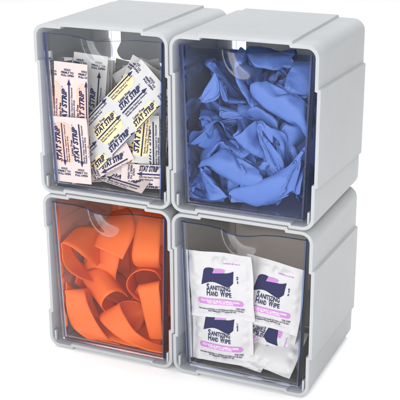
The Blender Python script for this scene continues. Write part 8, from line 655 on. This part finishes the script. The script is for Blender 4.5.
def strip_packets():
    G = 'adhesive strip packets in the upper left bin'
    # px, py, depth, w, h, spin, lean, turn, patch, x0, pitch, down, rows, label
    T = [
     # back row, standing
     (128, 100, .80, .42, .55, 8, -6, 0, 'cream', -.20, .135, False, 1, 'white strip packet standing at the back of the bin, right of the gap'),
     (146, 104, .62, .30, .60, 14, -8, -8, None, -.13, .135, False, 1, 'plain white strip packet leaning at the back right, behind the slanted packets'),
     (112, 116, .62, .26, .62, 2, -4, 62, None, -.11, .135, False, 1, 'strip packet standing nearly edge on, fifth in the row behind the front pair'),
     (107, 114, .54, .26, .64, 1, -4, 58, None, -.12, .135, False, 1, 'strip packet standing nearly edge on, fourth in the row behind the front pair'),
     (103, 112, .46, .28, .64, 3, -5, 52, None, -.13, .135, False, 1, 'strip packet turned almost edge on, third in the row behind the front pair'),
     (98, 108, .40, .27, .66, 1, -4, 42, 'cream', -.13, .135, False, 1, 'turned strip packet, second in the row behind the front pair'),
     (87, 106, .30, .27, .66, 2, -3, 12, 'cream', -.115, .135, False, 1, 'white strip packet with a cream stripe standing just behind the upper front packet'),
     # right hand heap
     (155, 128, .56, .26, .62, 6, -6, 48, None, -.13, .135, False, 1, 'strip packet on edge, farthest back in the heap along the right wall'),
     (152, 142, .46, .26, .60, 3, -4, 40, None, -.12, .135, True, 1, 'strip packet on edge against the right wall, in the middle of the heap'),
     (149, 156, .36, .25, .56, -2, -3, 26, None, -.12, .135, True, 1, 'strip packet on edge against the right wall, nearest the front'),
     (143, 153, .20, .25, .50, -1, -3, 2, 'amber', -.105, .13, True, 1, 'strip packet with an amber patch and down arrows, upright below the slanted packets'),
     # fan along the bottom
     (121, 186, .27, .24, .46, 62, -8, 0, 'pink', -.10, .135, True, 1, 'pinkish strip packet lying low, topmost blade of the fan at the bottom'),
     (128, 191, .23, .22, .44, 70, -10, 6, None, -.10, .135, True, 1, 'pinkish strip packet lying low, middle blade of the fan at the bottom'),
     (134, 196, .19, .20, .42, 80, -12, 4, None, -.09, .135, True, 1, 'pinkish strip packet lying flat, lowest blade of the fan at the bottom'),
     (112, 180, .21, .25, .50, 50, -6, 2, 'pink', -.11, .135, True, 1, 'pinkish strip packet sloping under the large slanted packet'),
     (105, 176, .18, .25, .48, 44, -5, 0, None, -.12, .135, True, 1, 'white strip packet sloping directly beneath the large slanted packet'),
     (100, 186, .36, .25, .50, 30, -6, 8, 'pink', -.12, .135, True, 1, 'pinkish strip packet leaning behind the pink pair, low in the bin'),
     (146, 196, .14, .16, .34, 86, -16, 0, None, -.07, .135, True, 1, 'pinkish strip packet flat on the drawer floor at the right, by the front'),
     (153, 182, .26, .22, .40, 20, -8, 14, None, -.10, .135, True, 1, 'pinkish strip packet tilted into the lower right corner'),
     (118, 168, .24, .24, .52, 36, -6, 4, 'amber', -.11, .135, True, 1, 'strip packet sloping steeply behind the large slanted packet, amber patch'),
     (147, 118, .42, .25, .56, 16, -6, -4, 'cream', -.12, .135, False, 1, 'strip packet with cream patch leaning right, behind the heap top'),
     (161, 150, .30, .25, .58, 4, -3, 58, None, -.12, .135, True, 1, 'strip packet pressed on edge along the right wall, second from the front'),
     (160, 160, .36, .25, .54, -3, -3, 64, None, -.11, .135, True, 1, 'strip packet pressed on edge along the right wall, beside the amber patch'),
     (156, 112, .34, .25, .58, 9, -4, 52, None, -.12, .135, False, 1, 'strip packet turned edge on beside the tip of the large slanted packet'),
     (150, 104, .50, .26, .60, -12, -6, 24, None, -.12, .135, False, 1, 'strip packet leaning left near the top of the right hand heap'),
     (118, 108, .70, .26, .64, 3, -5, 30, 'cream', -.12, .135, False, 1, 'strip packet standing at the very back, last of the row behind the front pair'),
     (93, 106, .35, .26, .65, 4, -4, 30, None, -.12, .135, False, 1, 'half turned strip packet, first in the row behind the front pair'),
     (108, 196, .22, .24, .48, 78, -62, 10, None, -.11, .135, True, 1, 'pinkish strip packet lying on the drawer floor, lowest of the flat ones'),
     (124, 198, .16, .24, .46, 96, -55, -8, None, -.11, .135, True, 1, 'pinkish strip packet lying on the drawer floor, crossing the lowest flat one'),
     (106, 190, .13, .22, .40, 58, -8, 0, None, -.10, .135, True, 1, 'pinkish strip packet lying low at the front, touching the lower left upright packet'),
     (152, 128, .22, .23, .50, 7, -4, 30, 'cream', -.11, .135, False, 1, 'strip packet standing at the right edge, just behind the tip of the slanted one'),
     (88, 100, .24, .25, .64, 5, -4, 8, None, -.12, .135, False, 1, 'white strip packet peeping out just right of the upper left upright packet'),
     # slanted, in front of the heap
     (143, 98, .36, .25, .50, -34, -6, 0, None, -.115, .135, True, 1, 'white strip packet crossing behind the large slanted packet near the top'),
     (132, 100, .28, .26, .56, 24, -6, 0, 'cream', -.12, .135, False, 1, 'strip packet with cream patch peeping out above the large slanted packet'),
     (116, 140, .13, .315, .92, 43, -4, 0, 'cream', -.20, .15, False, 3, 'large white strip packet slanting up to the right across the front, with cream patches'),
     # pink pair at the left front
     (62, 101, .07, .26, .54, 1, -1, 0, 'pink', -.205, .135, False, 1, 'upright packet with up arrows and a pink patch at the upper left front'),
     (70.5, 158.5, .05, .265, .47, -2, 1, 0, 'pink', -.122, .135, True, 1, 'upright packet with down arrows and a pink patch at the lower left front'),
    ]
    for i, (px, py, y, w, h, spin, lean, turn, patch, x0, pitch, down, rows, label) in enumerate(T):
        q = random.Random(50 + i)
        sh = Sheet(at(px, py, y), (spin, lean, turn), w, h, q.uniform(-.25, .25), q.uniform(-.12, .12), 0, .0022, 100 + i, q.uniform(-.06, .06))
        settle(sh, 'strips')
        art = strip_art(w, h, patch, x0, pitch, down, 200 + i, rows)
        packet('strip_packet', sh, art, M['blush'] if 'pink' in label and 'white' not in label else M['paper'], label, 'bandage packet', G)

# ---------------------------------------------------------------- hand wipe sachets
def wipe_art(w, h, seed, face='front'):
    a = Print(); r = random.Random(seed)
    W, H = w, h
    def U(x): return (x - .5) * W
    def Vv(y): return (.5 - y) * H
    if face == 'back':
        a.text('ink', 'FOR HAND SANITIZING TO DECREASE BACTERIA ON THE SKIN', U(.48), Vv(.30), .012, W * .72, 0, .03); a.text('ink', 'RECOMMENDED FOR REPEATED USE', U(.49), Vv(.35), .012, W * .5, 0, .03)
        a.clip(w / 2 - .002, h / 2 - .002)
        return a
    # navy banner with waved edges
    n = 18; V, F = [], []
    for i in range(n + 1):
        t = i / n; x = .225 + .475 * t - .0
        top = .245 - .030 * math.sin(t * math.pi * 2 + .2) + (.02 if i == 0 else 0)
        bot = .452 + .034 * math.sin(t * math.pi * 1.9 + 2.6) - .10 * max(0, t - .86) * 4 + .02 * (1 - t)
        V += [(U(x + .025 * (1 - 0)), Vv(top)), (U(x - .025 + .035 * t), Vv(bot))]
    for i in range(n): F.append((2 * i, 2 * i + 1, 2 * i + 3, 2 * i + 2))
    a.add('navy_patch', V, F)
    n = 8; V, F = [], []
    for i in range(n + 1):
        t = i / n; x = .40 + .18 * t
        V += [(U(x + .015), Vv(.235 - .012 * math.sin(t * 3.1) - .004)), (U(x - .008), Vv(.295 - .02 * t))]
    for i in range(n): F.append((2 * i, 2 * i + 1, 2 * i + 3, 2 * i + 2))
    a.add('lilac_flash', V, F)
    # small capitals in two lines
    def smallcaps(words, x, y, size):
        for t in words:
            hgt, bold = (size * 1.28, .028) if t[1] else (size, .028)
            wid = len(t[0]) * size * (.98 if not t[1] else 1.05)
            a.text('ink', t[0], U(x), Vv(y) + hgt / 2 - .0, hgt, t[2] * W, 0, bold, 0, 'l'); x += t[2] + .006
    smallcaps([('S', 1, .045), ('ANITIZING', 0, .325)], .285, .555, .036 * H / .5)
    smallcaps([('H', 1, .055), ('AND', 0, .115)], .285, .645, .036 * H / .5)
    smallcaps([('W', 1, .075), ('IPE', 0, .095)], .495, .645, .036 * H / .5)
    a.rrect('lilac', U(.13), Vv(.775), U(.85), Vv(.685), .03)
    a.text('white_ink', 'KILLS 99.99% OF MOST COMMON GERMS', U(.49), Vv(.718), .0135, W * .60, 0, .012)
    a.text('white_ink', 'THAT MAY CAUSE ILLNESS', U(.49), Vv(.748), .0135, W * .40, 0, .012)
    a.text('ink', 'ONE WIPE', U(.86), Vv(.818), .0165, W * .135, 0, .012, 0, 'r')
    a.text('ink', 'FOR HAND SANITIZING TO DECREASE BACTERIA ON THE SKIN', U(.49), Vv(.855), .0105, W * .70, 0, .03)
    a.text('ink', 'RECOMMENDED FOR REPEATED USE', U(.50), Vv(.888), .0105, W * .42, 0, .03)
    a.micro('lilac_small', U(.56), Vv(.135), W * .26, .0105, 0, r)
    a.micro('ink', U(.775), Vv(.42), W * .13, .012, 90, r)
    a.clip(w / 2 - .002, h / 2 - .002)
    return a

def wipe_packets():
    G = 'hand wipe sachets in the lower right bin'
    T = [
     (232, 345, .60, .46, .46, 4, -14, 10, 'white wipe sachet standing deep at the back, mostly hidden'),
     (275, 330, .50, .46, .48, 14, -12, -4, 'white wipe sachet standing behind the right hand sachet'),
     (262, 364, .26, .50, .30, 5, -66, 2, 'white wipe sachet lying flat on the drawer floor under the others'),
     (236, 362, .20, .50, .22, 9, -52, 0, 'white wipe sachet lying at the bottom beneath the lower left sachet'),
     (268, 358, .17, .44, .34, 9, -48, 0, 'crumpled wipe sachet lying tilted back at the lower right'),
     (267, 327, .24, .42, .44, 98, -12, 0, 'wipe sachet turned on its side, its navy banner peeping out at the lower right'),
     (248, 330, .22, .34, .40, -36, -8, 6, 'folded wipe sachet wedged slantwise between the lower left and right ones'),
     (272, 295, .16, .44, .475, 6, -5, -2, 'wipe sachet at the upper right with its purple bar half tucked behind its neighbour'),
     (219, 332, .12, .45, .45, -2, -4, 0, 'wipe sachet at the lower left, its top covered by the sachet above'),
     (215.5, 288, .05, .465, .475, -3.5, -1, 0, 'fully visible wipe sachet at the upper left of its bin'),
    ]
    for i, (px, py, y, w, h, spin, lean, turn, label) in enumerate(T):
        q = random.Random(70 + i)
        sh = Sheet(at(px, py, y), (spin, lean, turn), w, h, q.uniform(-.12, .12), q.uniform(-.15, .15), .032, .011, 300 + i, q.uniform(-.12, .12))
        settle(sh, 'wipes')
        packet('wipe_sachet', sh, wipe_art(w, h, 400 + i, 'back' if 'crumpled' in label else 'front'), M['foil'], label, 'wipe packet', G, 56, 56)

# ---------------------------------------------------------------- blue gloves
def glove_topology():
    """flat glove pattern: two layers of triangles joined along the outline, open at the cuff"""
    h = .048
    def finger(bx, by, ln, r, deg):
        a = R(deg); d = Vector((math.cos(a), math.sin(a))); n = Vector((-d.y, d.x)); b = Vector((bx, by)); t = b + d * ln; rr = r * .92
        tip = [(t.x + rr * math.cos(a + math.pi / 2 - math.pi * i / 5), t.y + rr * math.sin(a + math.pi / 2 - math.pi * i / 5)) for i in range(6)]
        return [tuple(b + n * r)] + tip + [tuple(b - n * r)]
    P = [(-.36, -.8), (-.31, -.35), (-.32, -.15)] + finger(-.36, .0, .34, .095, 140) + [(-.30, .16)] + finger(-.215, .32, .36, .085, 98)
    P += finger(-.04, .35, .42, .085, 91) + finger(.13, .33, .38, .085, 86) + finger(.275, .24, .30, .075, 77) + [(.33, -.1), (.31, -.35), (.36, -.8)]
    B = []
    for i in range(len(P)):
        p, q = Vector(P[i]), Vector(P[(i + 1) % len(P)]); k = max(1, round((q - p).length / h))
        B += [tuple(p.lerp(q, j / k)) for j in range(k)]
    def inside(p):
        c = False; j = len(B) - 1
        for i in range(len(B)):
            if (B[i][1] > p[1]) != (B[j][1] > p[1]) and p[0] < (B[j][0] - B[i][0]) * (p[1] - B[i][1]) / (B[j][1] - B[i][1]) + B[i][0]: c = not c
            j = i
        return c
    pts = list(B); nb = len(B); y = -1; row = 0
    while y < 1.2:
        x = -1 + (row % 2) * h / 2
        while x < 1:
            if inside((x, y)) and min((x - b[0]) ** 2 + (y - b[1]) ** 2 for b in B) > (.6 * h) ** 2: pts.append((x, y))
            x += h
        y += h * .866; row += 1
    r = delaunay_2d_cdt([Vector(p) for p in pts], [(i, (i + 1) % nb) for i in range(nb)], [list(range(nb))], 1, 1e-5)
    V = [tuple(v) for v in r[0]]; F = [tuple(f) for f in r[2]]
    rim = {i for i, o in enumerate(r[3]) if any(k < nb for k in o)}
    verts = [(v[0], v[1], 0 if i in rim else .012) for i, v in enumerate(V)]; mp = {}
    for i, v in enumerate(V):
        if i in rim and v[1] > -.79: mp[i] = i
        else: mp[i] = len(verts); verts.append((v[0], v[1], -.012))
    return np.array(verts), F + [tuple(mp[k] for k in reversed(f)) for f in F]

def gloves():
    flat, faces = glove_topology()
    rows = np.round(flat[:, 1] / .0416)
    order = np.lexsort((flat[:, 0] * np.where(rows % 2, 1, -1), rows, flat[:, 2] < 0))
    inv = np.empty(len(flat), int); inv[order] = np.arange(len(flat))
    f = [tuple(int(inv[k]) for k in t) for t in faces]
    ox, oz = BINS['gloves']
    for g, steps in enumerate(GLOVE_STEPS):
        X, Y, Z = [np.cumsum(c) / 800.0 for c in steps]
        P = np.stack([ox + X, Y, oz + Z], 1)
        o = link('glove', P, f, M['glove'], smooth=True, origin=P.mean(0))
        sm = o.modifiers.new('soft', 'SUBSURF')
        sm.levels = 1
        sm.render_levels = 2
        tag(o, GLOVE_LABELS[g], 'glove', 'blue gloves crumpled in the upper right bin')

# ---------------------------------------------------------------- studio
def area(name, loc, target, size, power, col=(1, 1, 1)):
    l = bpy.data.lights.new(name, 'AREA'); l.shape = 'RECTANGLE'; l.size, l.size_y = size; l.energy = power; l.color = col
    o = bpy.data.objects.new(name, l); COL.objects.link(o)
    o.location = Vector(loc); d = Vector(target) - Vector(loc)
    o.rotation_euler = d.to_track_quat('-Z', 'Y').to_euler()
    return o

def studio():
    v = [(-40, -30, -.002), (50, -30, -.002), (50, 60, -.002), (-40, 60, -.002)]
    f = link('floor', v, [(0, 1, 2, 3)], M['floor']); tag(f, 'plain white studio surface', 'floor', None, 'structure')
    w = bpy.data.worlds.new('World'); scene.world = w; w.use_nodes = True
    bg = w.node_tree.nodes['Background']; bg.inputs[0].default_value = (1, 1, 1, 1); bg.inputs[1].default_value = .6
    area('softbox_key', (-.25, -1.30, .62), (.14, .05, .16), (.8, .8), 14)
    area('added_fill', (.85, -1.30, .45), (.16, .05, .16), (.8, .7), 14.5)  # added unseen lamp, weakens shadows and brightens the bin insides
    area('added_floor_light', (.1, .35, 1.6), (-.05, 1.5, 0), (2.6, .8), 55)  # added unseen lamp, only there to whiten the floor behind the bins
    scene.view_settings.view_transform = 'Standard'; scene.view_settings.look = 'None'
    scene.view_settings.gamma = 1; scene.view_settings.exposure = 0; scene.view_settings.use_curve_mapping = False
    scene.render.film_transparent = False
    cy = scene.cycles
    cy.use_denoising = True
    cy.max_bounces = 24; cy.transparent_max_bounces = 32; cy.diffuse_bounces = 8; cy.glossy_bounces = 6; cy.transmission_bounces = 12

materials()
make_camera()
studio()
storage_bin('strips', 'grey plastic bin at the upper left with a clear drawer of adhesive strip packets')
storage_bin('gloves', 'grey plastic bin at the upper right with a clear drawer of blue gloves')
storage_bin('bands', 'grey plastic bin at the lower left with a clear drawer of orange straps')
storage_bin('wipes', 'grey plastic bin at the lower right with a clear drawer of hand wipe sachets')
straps()
strip_packets()
wipe_packets()
gloves()
